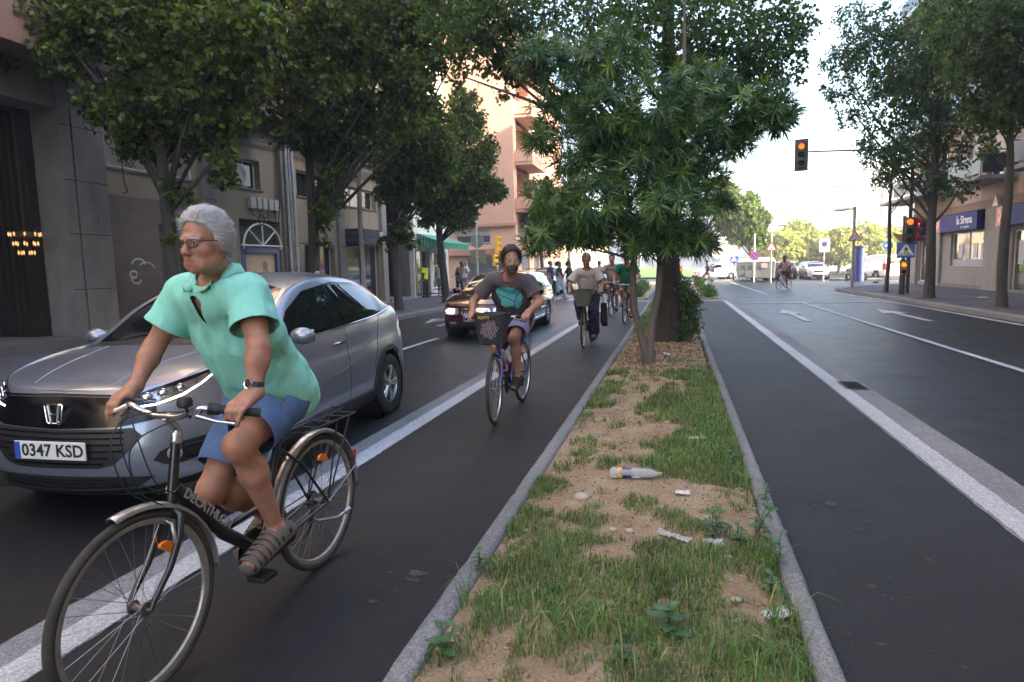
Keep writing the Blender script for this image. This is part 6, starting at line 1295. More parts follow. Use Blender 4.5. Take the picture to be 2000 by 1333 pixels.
def add_head(F,J,k=1.0):
    H=np.array(J['head'],float); f,u,l=head_frame(J); fr=np.stack([l,f,u]); P=lambda a,b,c: H+(l*a+f*b+u*c)*k
    F.ell(P(0,-.014,.034),np.array((.0725,.097,.094))*k,fr,.02); F.ell(P(0,.026,-.046),np.array((.055,.066,.082))*k,fr,.035)
    F.ell(P(0,.062,-.106),np.array((.028,.022,.019))*k,fr,.025)
    for s in (-1,1):
        F.ell(P(s*.040,.052,-.034),np.array((.026,.030,.026))*k,fr,.02); F.ell(P(s*.048,.010,-.080),np.array((.018,.035,.024))*k,fr,.03)
        F.cone(P(s*.012,.084,.022),P(s*.046,.068,.020),.011*k,.009*k,.012)
        F.ell(P(s*.031,.096,.001),np.array((.017,.014,.011))*k,fr,.012,'sub'); F.ell(P(s*.031,.0745,.001),np.array((.0135,.0135,.0125))*k,fr,.003)
        F.cone(P(s*.020,.0855,.0095),P(s*.042,.078,.006),.0045*k,.004*k,.004); F.cone(P(s*.020,.083,-.009),P(s*.042,.077,-.010),.005*k,.004*k,.006)
        F.ell(P(s*.011,.099,-.040),np.array((.009,.012,.008))*k,fr,.006)
        F.ell(P(s*.078,-.014,-.012),np.array((.011,.021,.033))*k,fr,.010); F.ell(P(s*.088,-.006,-.006),np.array((.007,.010,.017))*k,fr,.006,'sub')
    if J.get('old'):
        for s in (-1,1): F.cone(P(s*.021,.094,-.042),P(s*.034,.080,-.078),.003,.003,.008,mode='sub'); F.cone(P(s*.022,.090,-.016),P(s*.042,.078,-.014),.0025,.002,.006,mode='sub'); F.ell(P(s*.038,.062,-.088),(.014,.016,.018),fr,.02)
        for z in (.045,.058): F.cone(P(-.035,.083-.0*z,z),P(.035,.083,z),.002,.002,.005,mode='sub')
    F.cone(P(0,.086,.014),P(0,.112,-.033),.0085*k,.0125*k,.012); F.ell(P(0,.079,-.073),np.array((.026,.012,.019))*k,fr,.02)
    F.cone(P(-.019,.086,-.0660),P(.019,.086,-.0660),.0045*k,.0045*k,.006); F.cone(P(-.015,.085,-.079),P(.015,.085,-.079),.0052*k,.0055*k,.006)
    F.cone(P(-.024,.096,-.0725),P(.024,.096,-.0725),.0040*k,.0040*k,.003,mode='sub')
    F.cone(J['neck'],P(0,-.028,-.065),.062*k,.056*k,.03)
def torso(F,J,inf=0,k=.05,low=True):
    n=np.array(J['neck'],float); p=np.array(J['pelvis'],float); sl=np.array(J['shL'],float); sr=np.array(J['shR'],float); w=nrm(sl-sr); ch=(sl+sr)/2*.62+p*.38; b=J.get('bulk',1.0)
    up=nrm((sl+sr)/2-p); fw=np.cross(w,up); fw=fw if fw@np.array(J['face'])>0 or abs(fw[1])<.1 else -fw
    if fw[1]>0: fw=-fw
    m=p*.55+((sl+sr)/2)*.45
    F.cone(p,m,.118*b+inf,.112*b+inf,k,w,1.32); F.cone(m,ch+fw*.012,.112*b+inf,.118*b+inf,k,w,1.38); F.cone(ch,(sl+sr)/2-up*.035,.115+inf,.085+inf,k,w,1.55)
    F.ell(m+fw*.055*J.get('belly',.6)+up*-.03,np.array((.135,.10,.13))*b+inf,np.stack([w,fw,up]),.06)
    F.cone(sl-w*.02,sr+w*.02,.055+inf*.6,.055+inf*.6,k); F.cone(n-up*.03,(sl+sr)/2+up*.0,.062+inf*.6,.08+inf,k)
    F.cone(sl-w*.05+up*.02,n,.045+inf,.05+inf*.3,k); F.cone(sr+w*.05+up*.02,n,.045+inf,.05+inf*.3,k)
    if low:
        for s in ('L','R'): F.cone(p+w*(.07 if s=='L' else -.07)-up*.03,J['hip'+s],.12*b+inf,.10*b+inf,k)
def arm(F,J,s,inf=0,a=1.0,fore=True):
    S_,E,W=[np.array(J[q+s],float) for q in ('sh','el','wr')]
    F.ell(S_,np.array((.055,.055,.055))*a+inf,None,.04); F.cone(S_,S_*.45+E*.55,.052*a+inf,.048*a+inf,.03); F.cone(S_*.45+E*.55,E,.047*a+inf,.040*a+inf,.02)
    if fore:
        m=E*.72+W*.28; F.cone(E,m,.040*a,.043*a,.02); F.cone(m,W,.042*a,.027*a,.02); 
def leg(F,J,s,inf=0,a=1.0,upper=True,lower=True):
    Hp,K,A=[np.array(J[q+s],float) for q in ('hip','kn','an')]
    if upper: F.cone(Hp,Hp*.5+K*.5,.092*a+inf,.074*a+inf,.04); F.cone(Hp*.5+K*.5,K,.074*a+inf,.056*a+inf,.03)
    if lower:
        d=nrm(A-K); bk=np.array((0,1.0,0)); bk=nrm(bk-d*(bk@d)); F.ell(K,np.array((.054,.054,.058))*a,None,.03); F.cone(K,K*.66+A*.34+bk*.012,.050*a,.055*a,.03); F.cone(K*.66+A*.34+bk*.012,A,.054*a,.031*a,.03); F.ell(K*.68+A*.32+bk*.025,np.array((.042,.042,.075))*a,None,.03)
        for q in (-1,1): F.ell(A+np.array((q*.018,0,0)),(.016,.016,.018),None,.012)
def foot(F,J,s,inf=0):
    A=np.array(J['an'+s],float); T=np.array(J['to'+s],float); d=nrm(T-A); Hl=A+np.array(J.get('heel'+s,A+nrm(np.array((-d[0],-d[1],0)))*.045+V3(0,0,-.055)))*0 if False else None
    hz=nrm(np.array((d[0],d[1],d[2]))); dn=np.cross(np.cross(hz,V3(0,0,-1)),hz); dn=nrm(dn); heel=A-hz*.045+dn*.05; w=np.cross(hz,dn)
    F.cone(A,heel,.032+inf,.030+inf,.025); F.cone(A+dn*.02,T-hz*.05+dn*.015,.036+inf,.024+inf,.03,w,1.3); F.cone(heel,T-hz*.04+dn*.03,.028+inf,.02+inf,.02,w,1.5)
    return hz,dn,w,heel
def hand(F,W,G,bar,fwd,up,inward,sc=1.0,point=0):
    """hand closed on a bar: W wrist, G centre of the grip, bar = axis towards the outside"""
    W,G=np.array(W,float),np.array(G,float); b,f,u=nrm(bar),nrm(fwd),nrm(up)
    kn=[G+b*((i-1.5)*-.0205*sc)+u*.034+f*(.012-.004*abs(i-1.2)) for i in range(4)]   # 0 = index (inner side)
    for i in (0,1,2,3): F.cone(W+b*(.012*(1.5-i)*.6),kn[i],.021*sc,.0135*sc,.012)
    F.cone(W,G+u*.022-f*.01,.026*sc,.020*sc,.02,b,1.25)
    Ls=(1.0,1.08,1.02,.85)
    for i in range(4):
        L=Ls[i]; k0=kn[i]
        if i==0 and point:
            F.cone(k0,k0+f*.030+u*-.012-b*.004,.0105*sc,.0095*sc,.004); F.cone(k0+f*.030-u*.012-b*.004,k0+f*.048-u*.036-b*.01,.0095*sc,.0085*sc,.004); F.cone(k0+f*.048-u*.036-b*.01,k0+f*.054-u*.056-b*.014,.0085*sc,.007*sc,.004); continue
        p1=k0+f*.026*L-u*.012; p2=p1+f*.004-u*.028*L; p3=p2-f*.022*L-u*.006
        F.cone(k0,p1,.0108*sc,.0098*sc,.003); F.cone(p1,p2,.0098*sc,.009*sc,.003); F.cone(p2,p3,.009*sc,.0078*sc,.003)
    t0=W*.45+G*.55-b*.032*sc+u*.008; t1=G-b*.05*sc-u*.004-f*.004; t2=G-b*.048*sc+f*.024-u*.016
    F.cone(W*.8+G*.2-b*.012,t0,.018*sc,.015*sc,.012); F.cone(t0,t1,.0145*sc,.0115*sc,.006); F.cone(t1,t2,.011*sc,.009*sc,.004)
def free_hand(F,W,d,pl,sc=1.0):
    """relaxed hanging hand: d direction of the fingers, pl palm-side normal"""
    W=np.array(W,float); d=nrm(d); pl=nrm(np.array(pl)-d*(np.array(pl)@d)); s_=np.cross(d,pl)
    F.cone(W,W+d*.075*sc,.024*sc,.022*sc,.015,s_,1.5)
    for i in range(4):
        k=W+d*.082*sc+s_*((i-1.5)*.019*sc); L=(.9,1.05,1,.8)[i]; a=k+(d*.8+pl*.35)*.036*L; b=a+(d*.55+pl*.75)*.028*L
        F.cone(k,a,.0095*sc,.0085*sc,.004); F.cone(a,b,.0085*sc,.007*sc,.004)
    F.cone(W+d*.02-s_*.022,W+d*.055-s_*.045+pl*.015,.014,.010,.008); F.cone(W+d*.055-s_*.045+pl*.015,W+d*.08-s_*.043+pl*.03,.010,.008,.004)
def ribbons(name,P,D,N,ln,wd,m,parent,curl=.3,seg=3,pm=None):
    n=len(P); D=D/np.linalg.norm(D,axis=1,keepdims=True); s=np.cross(D,N); s/=np.linalg.norm(s,axis=1,keepdims=True)+1e-9; L=(ln*(.6+.8*NR.random(n)))[:,None]; w=wd*.5
    rows=[]
    for j in range(seg+1):
        t=j/seg; c=P+D*L*t+N*(L*.18*math.sin(PI*min(1,t*1.1)))-N*L*curl*t*t+V3(0,0,-1)*L*.12*t*t; ww=w*(1-.75*t); rows+= [c-s*ww,c+s*ww]
    V=np.stack(rows,1).reshape(-1,3); i=np.arange(n)[:,None]*2*(seg+1); F=np.concatenate([i+np.array((2*j,2*j+1,2*j+3,2*j+2)) for j in range(seg)])
    mats=m if isinstance(m,list) else [m]; mi=None
    if len(mats)>1: q=NR.integers(0,len(mats),n); mi=np.concatenate([q]*seg)
    return put(name,V,F,parent,mats,mi)
def hair(J,par,m,k=1.0,h=.005,front=.045,low=-.055,thick=.014,comb=(-.1,-1,.15),strands=4500,ln=.034,vol=1.0,mess=.3,side=.03,curl=.12,sw=.0016,lift=.10):
    """hair cap following the skull, with combed strands over it. front: hairline forward limit, low: nape level"""
    H=np.array(J['head'],float); f,u,l=head_frame(J); fr=np.stack([l,f,u]); P=lambda a,b,c: H+(l*a+f*b+u*c)*k
    F=Field(H-.17*k,H+.19*k,h); th=thick
    F.ell(P(0,-.018,.036),np.array((.078+th*.8,.098+th,.096+th*vol))*k,fr,.02); F.ell(P(0,-.055,-.02),np.array((.066,.055,.058))*k,fr,.02)
    V,Q=F.mesh(); V=relax(V,Q,2)
    loc=lambda c:((c-H)/k)@fr.T
    def keep(c):
        q=loc(c); yl=np.interp(q[:,2],[-.11,-.035,-.022,.0,.03,.055,.085,.105,.13],[-.045,-.038,.004,.014,.026,.040,front+.012,front+.035,.2])+.004*np.sin(q[:,2]*150); return (q[:,1]<yl)&(q[:,2]>low)
    V,Q=cut(V,Q,keep,12,thick*.75); N=vnormals(V,Q); amp=np.array([mnoise.noise(Vector(v*45)) for v in V]); V=V+N*(amp*.004)[:,None]
    o=put('hair',V,Q,par,m)
    c=V[Q].mean(1); n=vnormals(V,Q)[Q].mean(1); i=NR.integers(0,len(c),strands); Pn=c[i]; Nn=n[i]/np.linalg.norm(n[i],axis=1,keepdims=True)
    cd=l*comb[0]+f*comb[1]+u*comb[2]; side_=np.sign((Pn-H)@l)[:,None]*l; q=loc(Pn)
    D=cd+side_*.35+(-u)*np.clip(.35-q[:,2:3]*3,0,1.2)+unit(strands)*mess; D=D-Nn*(D*Nn).sum(1,keepdims=True); D=D/np.linalg.norm(D,axis=1,keepdims=True)+Nn*lift
    ribbons('strands',Pn-Nn*.002,D,Nn,ln*k,sw*k,m,o,curl)
    return o
def glasses(J,par,m,k=1.0,r=.0028,round_=False,ew=.0265,eh=.0175,lens=True,dy=0):
    H=np.array(J['head'],float); f,u,l=head_frame(J); P=lambda a,b,c: H+(l*a+f*b+u*c)*k; G=bpy.data.objects.new('glasses',None); COL.objects.link(G); G.parent=par
    mb=MB(); pw=2 if round_ else 3.2
    for s in (-1,1):
        pts=[]; 
        for t in np.linspace(0,2*PI,29):
            c,sn=math.cos(t),math.sin(t); a=s*.033+ew*np.sign(c)*abs(c)**(2/pw); z=-.001+dy+eh*np.sign(sn)*abs(sn)**(2/pw); pts.append(P(a,.104-.10*abs(a)**1.5*2.2,z))
        mb.tube(pts,r*k,6)
        mb.tube([P(s*.060,.094,.008+dy),P(s*.072,.084,.009+dy),P(s*.080,.02,.006+dy),P(s*.083,-.012,.001+dy),P(s*.080,-.03,-.012+dy)],r*k,6)
    mb.tube([P(-.009,.106,.003+dy),P(0,.109,.006+dy),P(.009,.106,.003+dy)],r*k,6); mb.build('frame',m,G,smooth=True)
    if lens:
        mb=MB()
        for s in (-1,1):
            pts=[P(s*.033+ew*.97*math.cos(t),.1005,-.001+dy+eh*.97*math.sin(t)) for t in np.linspace(0,2*PI,21)[:-1]]; mb.add(pts,[tuple(range(20))])
        mb.build('lens',mat('spectacle_lens',(.9,.95,.95),.02,trans=1,ior=1.05,alpha=.28,spec=.9),G)
    return G
def face_regions(J,V,Q,k=1.0,brow=True):
    """material index per face: 0 skin, 1 lips, 2 eye white, 3 iris, 4 brow, 5 reddish skin (cheeks, ears, nose)"""
    H=np.array(J['head'],float); f,u,l=head_frame(J); c=((V[Q].mean(1)-H)/k)@np.stack([l,f,u]).T; x,y,z=np.abs(c[:,0]),c[:,1],c[:,2]; mi=np.zeros(len(Q),int)
    mi[(x<.022-.9*abs(z+.0725))&(z>-.083)&(z<-.064)&(y>.078)]=1
    e=(((x-.031)/.0125)**2+((z+.0005)/.0055)**2<1)&(y>.068); mi[e]=2; mi[e&(((x-.030)/.0055)**2+(z/.006)**2<1)]=3
    if brow: mi[(x>.013)&(x<.05)&(z>.0175-.12*abs(x-.03))&(z<.0265-.2*abs(x-.028))&(y>.055)]=4
    return mi
SKIN_OLD=skin('tanned_skin',(.40,.205,.135)); LIP=mat('lip',(.33,.13,.10),.45); EYEW=mat('eye_white',(.5,.47,.45),.2); IRIS=mat('iris',(.04,.03,.025),.15); BROWG=mat('grey_brow',(.42,.40,.40),.8); BROWD=mat('dark_brow',(.03,.022,.018),.8)
def build_body(J,par,h,mats,hands=True,k=1.0,feet=True,headk=1.0,bare_arms=True,bare_legs=True,aa=1.0,la=1.0,lo=None,hi=None,name='body'):
    pts=np.array([J[q] for q in J if q not in ('face','hup') and np.ndim(J[q])==1 and len(np.atleast_1d(J[q]))==3]); lo=pts.min(0)-.16; hi=pts.max(0)+.20; F=Field(lo,hi,h)
    torso(F,J); 
    for s in ('L','R'):
        arm(F,J,s,0,aa); leg(F,J,s,0,la)
        if feet: foot(F,J,s)
        if hands:
            if 'gr'+s in J: sg=1 if s=='L' else -1; hand(F,J['wr'+s],J['gr'+s],J.get('bar'+s,(sg,.25,0)),J.get('hf',(0,-.9,-.25)),J.get('hu',(0,-.2,1)),None,point=J.get('point',0))
            else: free_hand(F,J['wr'+s],np.array(J['wr'+s])-np.array(J['el'+s])+np.array(J.get('hd',(0,0,0))),(0,-1,0) if s=='L' else (0,-1,0.01))
    add_head(F,J,headk); V,Q=F.mesh(); V=relax(V,Q,1,.4)
    mi=face_regions(J,V,Q,headk); return put(name,V,Q,par,mats,mi),V,Q

# ---------------------------------------------------------------- clothes
def cloth(name,c,nz=(30,.06),rough=.85,bump=(220,.3)): return mat(name,c,rough,nz=nz,bump=bump)
def arm_t(c,J,s):
    a=np.array(J['sh'+s],float); b=np.array(J['el'+s],float); d=b-a; t=((c-a)@d)/(d@d); r=np.linalg.norm(c-a-np.clip(t,0,1.2)[:,None]*d,axis=1); return t,r
def leg_t(c,J,s):
    a=np.array(J['hip'+s],float); b=np.array(J['kn'+s],float); d=b-a; t=((c-a)@d)/(d@d); r=np.linalg.norm(c-a-np.clip(t,0,1.3)[:,None]*d,axis=1); return t,r
def bounds(J,ks,m):
    P=np.array([J[k] for k in ks],float); return P.min(0)-m,P.max(0)+m
def shirt(name,J,par,m,h=.006,sl=.62,hem=-.02,inf=.016,neckr=.085,amp=.004,collar=None,flare=.014,seed=1,vneck=0,lean=(0,0,0),thick=.003,fr=(7,7,5)):
    lo,hi=bounds(J,('neck','shL','shR','elL','elR','pelvis'),.24); F=Field(lo,hi,h); torso(F,J,inf,.05,low=False)
    n,p,sL,sR=[np.array(J[k],float) for k in ('neck','pelvis','shL','shR')]; w=nrm(sL-sR); up=nrm((sL+sR)/2-p)
    F.cone(p-up*.12,p+up*.02,.136*J.get('bulk',1)+inf,.134*J.get('bulk',1)+inf,.05,w,1.36); F.cone(p+up*.0,p+up*.15,.134*J.get('bulk',1)+inf,.120*J.get('bulk',1)+inf,.05,w,1.33)
    for s in 'LR':
        S_,E=[np.array(J[q+s],float) for q in ('sh','el')]; F.ell(S_,np.array((.056,)*3)+inf*.6,None,.04); F.cone(S_,S_+(E-S_)*(sl+.14),.056+inf*.7,.056+inf*.7+flare,.03)
    V,Q=F.mesh(); nd=nrm(np.array(J['head'],float)-n); 
    fwd=np.cross(w,up); fwd=fwd if fwd[1]<0 else -fwd
    def keep(c):
        k=((c-p)@up>hem+.02*np.sin(((c-p)@w)*20)); 
        for s in 'LR':
            t,r=arm_t(c,J,s); k&=~((t>sl)&(r<.15))
        q=c-n; ht=q@nd; rad_=np.linalg.norm(q-ht[:,None]*nd,axis=1); k&=~((ht>.004)&(rad_<neckr))
        if vneck: x=np.abs(q@w); fz=q@fwd; k&=~((fz>0)&(ht<.02)&(ht>-vneck)&(x<.022*(1+ht/vneck)+.002))
        return k
    V=wrinkle(V,Q,amp,fr,seed); V,Q=cut(V,Q,keep); V=relax(V,Q,1,.3); o=put(name,V,Q,par,m,None,thick)
    mb=MB()   # hems: cuffs and neck band
    def ring(c,ax,r,rr,w_=None,f=1,n=28,fl=0):
        ax=nrm(ax); u=nrm(np.cross(ax,(0.3,0.2,1))); v=np.cross(ax,u); P=[]
        for i in range(n+1): a=2*PI*i/n; P.append(tuple(c+u*math.cos(a)*r+v*math.sin(a)*r))
        mb.tube(P,rr,6,caps=False)
    return o
def polo_collar(J,par,m,S,drop=.055):
    n=np.array(J['neck'],float); f,u,l=head_frame(dict(face=J['chestf'],hup=J['nup'])); N=40; V=[]
    bv=BVHTree.FromPolygons([tuple(v.co) for v in S.data.vertices],[tuple(p.vertices) for p in S.data.polygons])
    def at(ca,sa,r,lift):
        p=n+l*ca*r-f*sa*r*1.08; h=bv.ray_cast(Vector(p+u*.15),Vector(-u))[0]; z=((np.array(h)-p)@u) if h is not None else None
        return p,z
    for i in range(N+1):
        a=-PI/2+.20+(2*PI-.40)*i/N; ca,sa=math.cos(a),math.sin(a); fr=max(0,-sa); e=max(0,1-min(i,N-i)/2.5)
        rs=(.078,.088,.104,.122+.004*e+.006*fr); zs=[]
        for r in rs: p,z=at(ca,sa,r,0); zs.append(z if z is not None and abs(z)<.12 else None)
        g=[z for z in zs if z is not None] or [-.01]; zs=[z if z is not None else g[0]+.004 for z in zs]
        hs=(max(zs[0],zs[1])+.030*(1-.45*fr),zs[1]+.036*(1-.5*fr),zs[2]+.020*(1-.4*fr),zs[3]+.006)
        for r,h in zip(rs,hs): V.append(n+l*ca*r-f*sa*r*1.08+u*h)
    F=[(i*4+j,i*4+j+1,(i+1)*4+j+1,(i+1)*4+j) for i in range(N) for j in range(3)]; mb=MB(); mb.add(V,F); o=mb.build('collar',m,par,smooth=True,sharp=80); md=o.modifiers.new('t','SOLIDIFY'); md.thickness=.004; md.offset=0; return o
def bottoms(name,J,par,m,h=.007,tc=.78,inf=.018,flare=.02,full=False,amp=.004,waist=.13,seed=3,thick=.003,loose=.0):
    ks=['pelvis','hipL','hipR','knL','knR']+(['anL','anR'] if full else []); lo,hi=bounds(J,ks,.24); F=Field(lo,hi,h); p=np.array(J['pelvis'],float); sL,sR=np.array(J['shL'],float),np.array(J['shR'],float); w=nrm(sL-sR); up=nrm((sL+sR)/2-p)
    F.cone(p-up*.03,p+up*.10,.116*J.get('bulk',1)+inf,.112*J.get('bulk',1)+inf,.05,w,1.25)
    for s in 'LR':
        Hp,K,A=[np.array(J[q+s],float) for q in ('hip','kn','an')]; F.cone(p+w*(.06 if s=='L' else -.06)-up*.04,Hp,.108+inf,.098+inf,.05)
        e=min(1.0,tc+.2) if not full else 1.0; T=Hp+(K-Hp)*e; F.cone(Hp,T,.093+inf,.058+inf+flare*(not full)+loose*.6,.03 if not full else .03)
        if full: F.cone(K,A,.060+inf+loose*.7,.043+inf+loose,.03)
    V,Q=F.mesh()
    def keep(c):
        k=((c-p)@up<waist)|((leg_t(c,J,'L')[0]>.4)&(leg_t(c,J,'L')[1]<.16))|((leg_t(c,J,'R')[0]>.4)&(leg_t(c,J,'R')[1]<.16))
        for s in 'LR':
            if full:
                A=np.array(J['an'+s],float); K=np.array(J['kn'+s],float); d=nrm(A-K); k&=~(((c-A)@d>-.02)&(np.linalg.norm(c-A,axis=1)<.16))
            else:
                t,r=leg_t(c,J,s); k&=~((t>tc)&(r<.17))
        return k
    V=wrinkle(V,Q,amp,(8,8,6),seed); V,Q=cut(V,Q,keep); V=relax(V,Q,1,.3); return put(name,V,Q,par,m,None,thick)
def shoe(J,s,par,kind,mu,ms,h=.004):
    A=np.array(J['an'+s],float); T=np.array(J['to'+s],float); F=Field(np.minimum(A,T)-.12,np.maximum(A,T)+.12,h); hz,dn,w,heel=foot(F,J,s,.007 if kind=='sandal' else .012)
    V,Q=F.mesh(); L=np.linalg.norm(T-heel)
    if kind=='sandal':
        def keep(c):
            q=c-heel; x=q@hz; z=q@dn; st=((x/.030)%1.0)<.62; side=np.abs(q@w)>.022
            return (z>-.075)&(((st&(x>.05))|(x<.02)|((np.abs(z+.052)<.012)&(x<.10))|((z>-.012)))&((x<L+.03)))
    else:
        def keep(c): q=c-heel; return (q@dn>-.062)
    V,Q=cut(V,Q,keep); o=put('sandal' if kind=='sandal' else 'shoe',V,Q,par,mu,None,.003)
    F=Field(np.minimum(A,T)-.14,np.maximum(A,T)+.14,h); F.cone(heel+dn*.030,T-hz*.01+dn*.028,.032,.030,.01,w,1.18); F.cone(heel+dn*.08,T+dn*.12,.06,.075,.006,w,3,'sub') if False else None
    V,Q=F.mesh(); V,Q=cut(V,Q,lambda c:((c-heel)@dn>.012)); put('sole',V,Q,o,ms,None,.004); return o
# ================================================================ BICYCLES AND RIDERS
FRB=mat('frame_black',(.012,.012,.014),.28,coat=.6); SILVM=mat('bike_silver',(.55,.56,.58),.25,.9); RUBB=mat('grip_rubber',(.02,.02,.022),.75); CHAIN=mat('chain_grease',(.06,.055,.05),.5,.7); FENDM=mat('fender_metal',(.45,.46,.48),.3,.7,nz=(9,.25)); RIMD=mat('rim_dusty',(.42,.40,.38),.35,.7,nz=(20,.2)); TIREB=mat('dusty_tyre',(.04,.036,.03),.85,nz=(6,.4))
ORF=mat('orange_reflector',(.95,.24,.01),.3,emit=None); SPK=mat('spoke_steel',(.35,.35,.36),.3,.9)
def wheel_obj(par,c,R=.345,rz=0,side_hub=.05,refl=(1.3,),n=32,tr=.018,cass=False,rimm=None):
    w=bpy.data.objects.new('wheel',None); COL.objects.link(w); w.parent=par; w.location=c; w.rotation_euler=(0,0,rz)
    MY=Matrix.Rotation(PI/2,4,'Y'); m=MB(); m.lathe([(R-tr+tr*math.cos(a),tr*math.sin(a)) for a in np.linspace(-2.5,2.5,13)],MY,n=72); m.build('tyre',TIREB,w,smooth=True)
    m=MB(); ri=R-2*tr; m.lathe([(ri+.006,-.012),(ri-.004,-.0125),(ri-.016,-.008),(ri-.019,0),(ri-.016,.008),(ri-.004,.0125),(ri+.006,.012)],MY,n=72); m.build('rim',rimm or RIMD,w,smooth=True)
    m=MB()
    for k in range(n):
        sd=1 if k%2 else -1; a=2*PI*k/n; b=a+(.75 if (k//2)%2 else -.75); p0=Vector((sd*.028,.022*math.cos(b),.022*math.sin(b))); p1=Vector((0,(ri-.015)*math.cos(a),(ri-.015)*math.sin(a))); m.tube([p0,p1],.0011,4,caps=False)
    m.build('spokes',SPK,w)
    m=MB(); m.lathe([(.001,-.055),(.007,-.055),(.007,-.035),(.025,-.033),(.025,-.027),(.014,-.022),(.013,.022),(.025,.027),(.025,.033),(.007,.035),(.007,.055),(.001,.055)],MY,n=20); m.build('hub',mat('hub_dull',(.16,.15,.14),.45,.7),w,smooth=True,sharp=40)
    if refl:
        for a in refl:
            m=MB(); c0=Vector((.0,(ri*.72)*math.cos(a),(ri*.72)*math.sin(a))); rr=Vector((0,math.cos(a),math.sin(a))); tt=Vector((0,-math.sin(a),math.cos(a)))
            V=[]; 
            for x in (-.006,.006):
                for i in range(14): t=2*PI*i/14; V.append(c0+rr*(.019*math.cos(t)-.012*math.sin(t)**2)+tt*.042*math.sin(t)+Vector((x,0,0)))
            m.add(V,[tuple(range(14)),tuple(range(14,28))[::-1]]+[(i,(i+1)%14,14+(i+1)%14,14+i) for i in range(14)]); m.build('reflector',ORF,w)
    if cass:
        m=MB()
        for i in range(6): m.lathe([(.018,-.036-i*.004),(.050-i*.006,-.036-i*.004),(.050-i*.006,-.038-i*.004),(.018,-.038-i*.004)],MY,n=24)
        m.build('sprockets',CHAIN,w)
    return w
def fender(par,c,R,a0,a1,m,w=.026,name='mudguard'):
    mb=MB(); pr=[(-w,-.012),(-w*.7,.002),(0,.008),(w*.7,.002),(w,-.012)]; V=[]; N=28
    for i in range(N+1):
        a=a0+(a1-a0)*i/N
        for x,d in pr: V.append((x,c[1]+(R+d)*math.cos(a),c[2]+(R+d)*math.sin(a)))
    F=[(i*5+j,i*5+j+1,(i+1)*5+j+1,(i+1)*5+j) for i in range(N) for j in range(4)]; mb.add(V,F); o=mb.build(name,m,par,smooth=True); md=o.modifiers.new('t','SOLIDIFY'); md.thickness=.0015; return o
def bicycle(label,cat='bicycle',fm=None,WB=1.10,steer=0,crank=0,fend=True,rack=True,basket=None,text_=None,fendm=None,group=None,lowstep=True,bar='city',R=.345,seatz=.93,detail=True,kick=True,rimm=None):
    fm=fm or FRB; B=thing('bicycle',label,cat,group=group); HB=V3(0,-WB+.17,.66); HTp=V3(0,-WB+.215,.89); BB=V3(0,-.455,.275); ST=V3(0,-.29,.76); RA=V3(0,0,R); FA=V3(0,-WB,R)
    m=MB()
    m.tube([HB,HTp],.0185,14); 
    if lowstep: m.tube([HB+(HTp-HB)*.30+V3(0,.0,0),HB*.5+BB*.5+V3(0,.02,-.02),BB],[.029,.029,.026],14); m.tube([HB*.42+BB*.58+V3(0,.02,.03),ST*.42+BB*.58],.015,10)
    else: m.tube([HB+(HTp-HB)*.15,BB],.02,12); m.tube([HTp-(HTp-HB)*.15,ST-V3(0,0,.06)],.016,12)
    m.tube([BB,ST],.016,12)
    for s in (-1,1):
        m.tube([BB+V3(s*.02,.02,0),BB*.6+RA*.4+V3(s*.045,0,0),RA+V3(s*.058,0,0)],[.011,.009,.008],8); m.tube([ST+V3(s*.012,0,-.06),ST*.6+RA*.4+V3(s*.04,0,0),RA+V3(s*.058,0,0)],[.008,.007,.007],8)
    m.tube([BB-V3(.036,0,0),BB+V3(.036,0,0)],.021,14); m.build('frame',fm,B,smooth=True,sharp=50)
    m=MB(); m.tube([ST-V3(0,0,.01),ST+V3(0,-.0+.03,seatz-.76-.04)],.0135,10); m.build('seat_post',SILVM,B,smooth=True); m=MB(); m.tube([ST-V3(0,0,.015),ST+V3(0,0,.012)],.02,12); m.build('seat_clamp',BLK,B,smooth=True)
    F=Field(V3(-.14,-.46,seatz-.08),V3(.14,-.04,seatz+.06),.006); F.cone(V3(0,-.40,seatz-.015),V3(0,-.22,seatz-.01),.022,.04,.03); F.ell(V3(0,-.15,seatz-.01),V3(.095,.08,.032),None,.04); V,Q=F.mesh(); put('saddle',V,Q,B,RUBB)
    # steering group
    G=bpy.data.objects.new('fork',None); COL.objects.link(G); G.parent=B; G.location=tuple(HB); G.rotation_euler=(0,0,steer); ax=HTp-HB
    m=MB(); 
    for s in (-1,1): m.tube([V3(s*.0,0,-.01),V3(s*.045,-.005,-.03),V3(s*.052,-.02,-.10),V3(s*.053,-.075,-.2),FA-HB+V3(s*.053,.02,.03),FA-HB+V3(s*.053,0,0)],[.015,.015,.014,.012,.010,.008],10)
    m.build('fork_blades',fm,G,smooth=True,sharp=60)
    tp=ax+V3(0,.012,.05); m=MB(); m.tube([ax,tp],.015,12); m.lathe([(.02,0),(.023,.01),(.02,.02),(.022,.03),(.017,.04)],Matrix.Translation(tuple(ax))@rot_to(tuple(nrm(ax))),n=16); cl=V3(0,ax[1]-.035,1.00-.66); m.tube([tp,cl],[.014,.017],10); m.build('stem',SILVM if detail else BLK,G,smooth=True)
    if bar=='city': path=[V3(0,0,0),V3(.05,.0,.0),V3(.10,.0,.012),V3(.155,-.005,.035),V3(.20,.015,.035),V3(.25,.045,.025),V3(.335,.105,.008)]
    else: path=[V3(0,0,0),V3(.1,0,.005),V3(.2,.015,.02),V3(.3,.06,.02)]
    full=[cl+V3(-q[0],q[1],q[2]) for q in path[::-1]]+[cl+q for q in path[1:]]; m=MB(); sm=crom(full,np.linspace(0,len(full)-1,40)); m.tube([tuple(q) for q in sm],.0115,10); m.build('handlebar',SILVM,G,smooth=True)
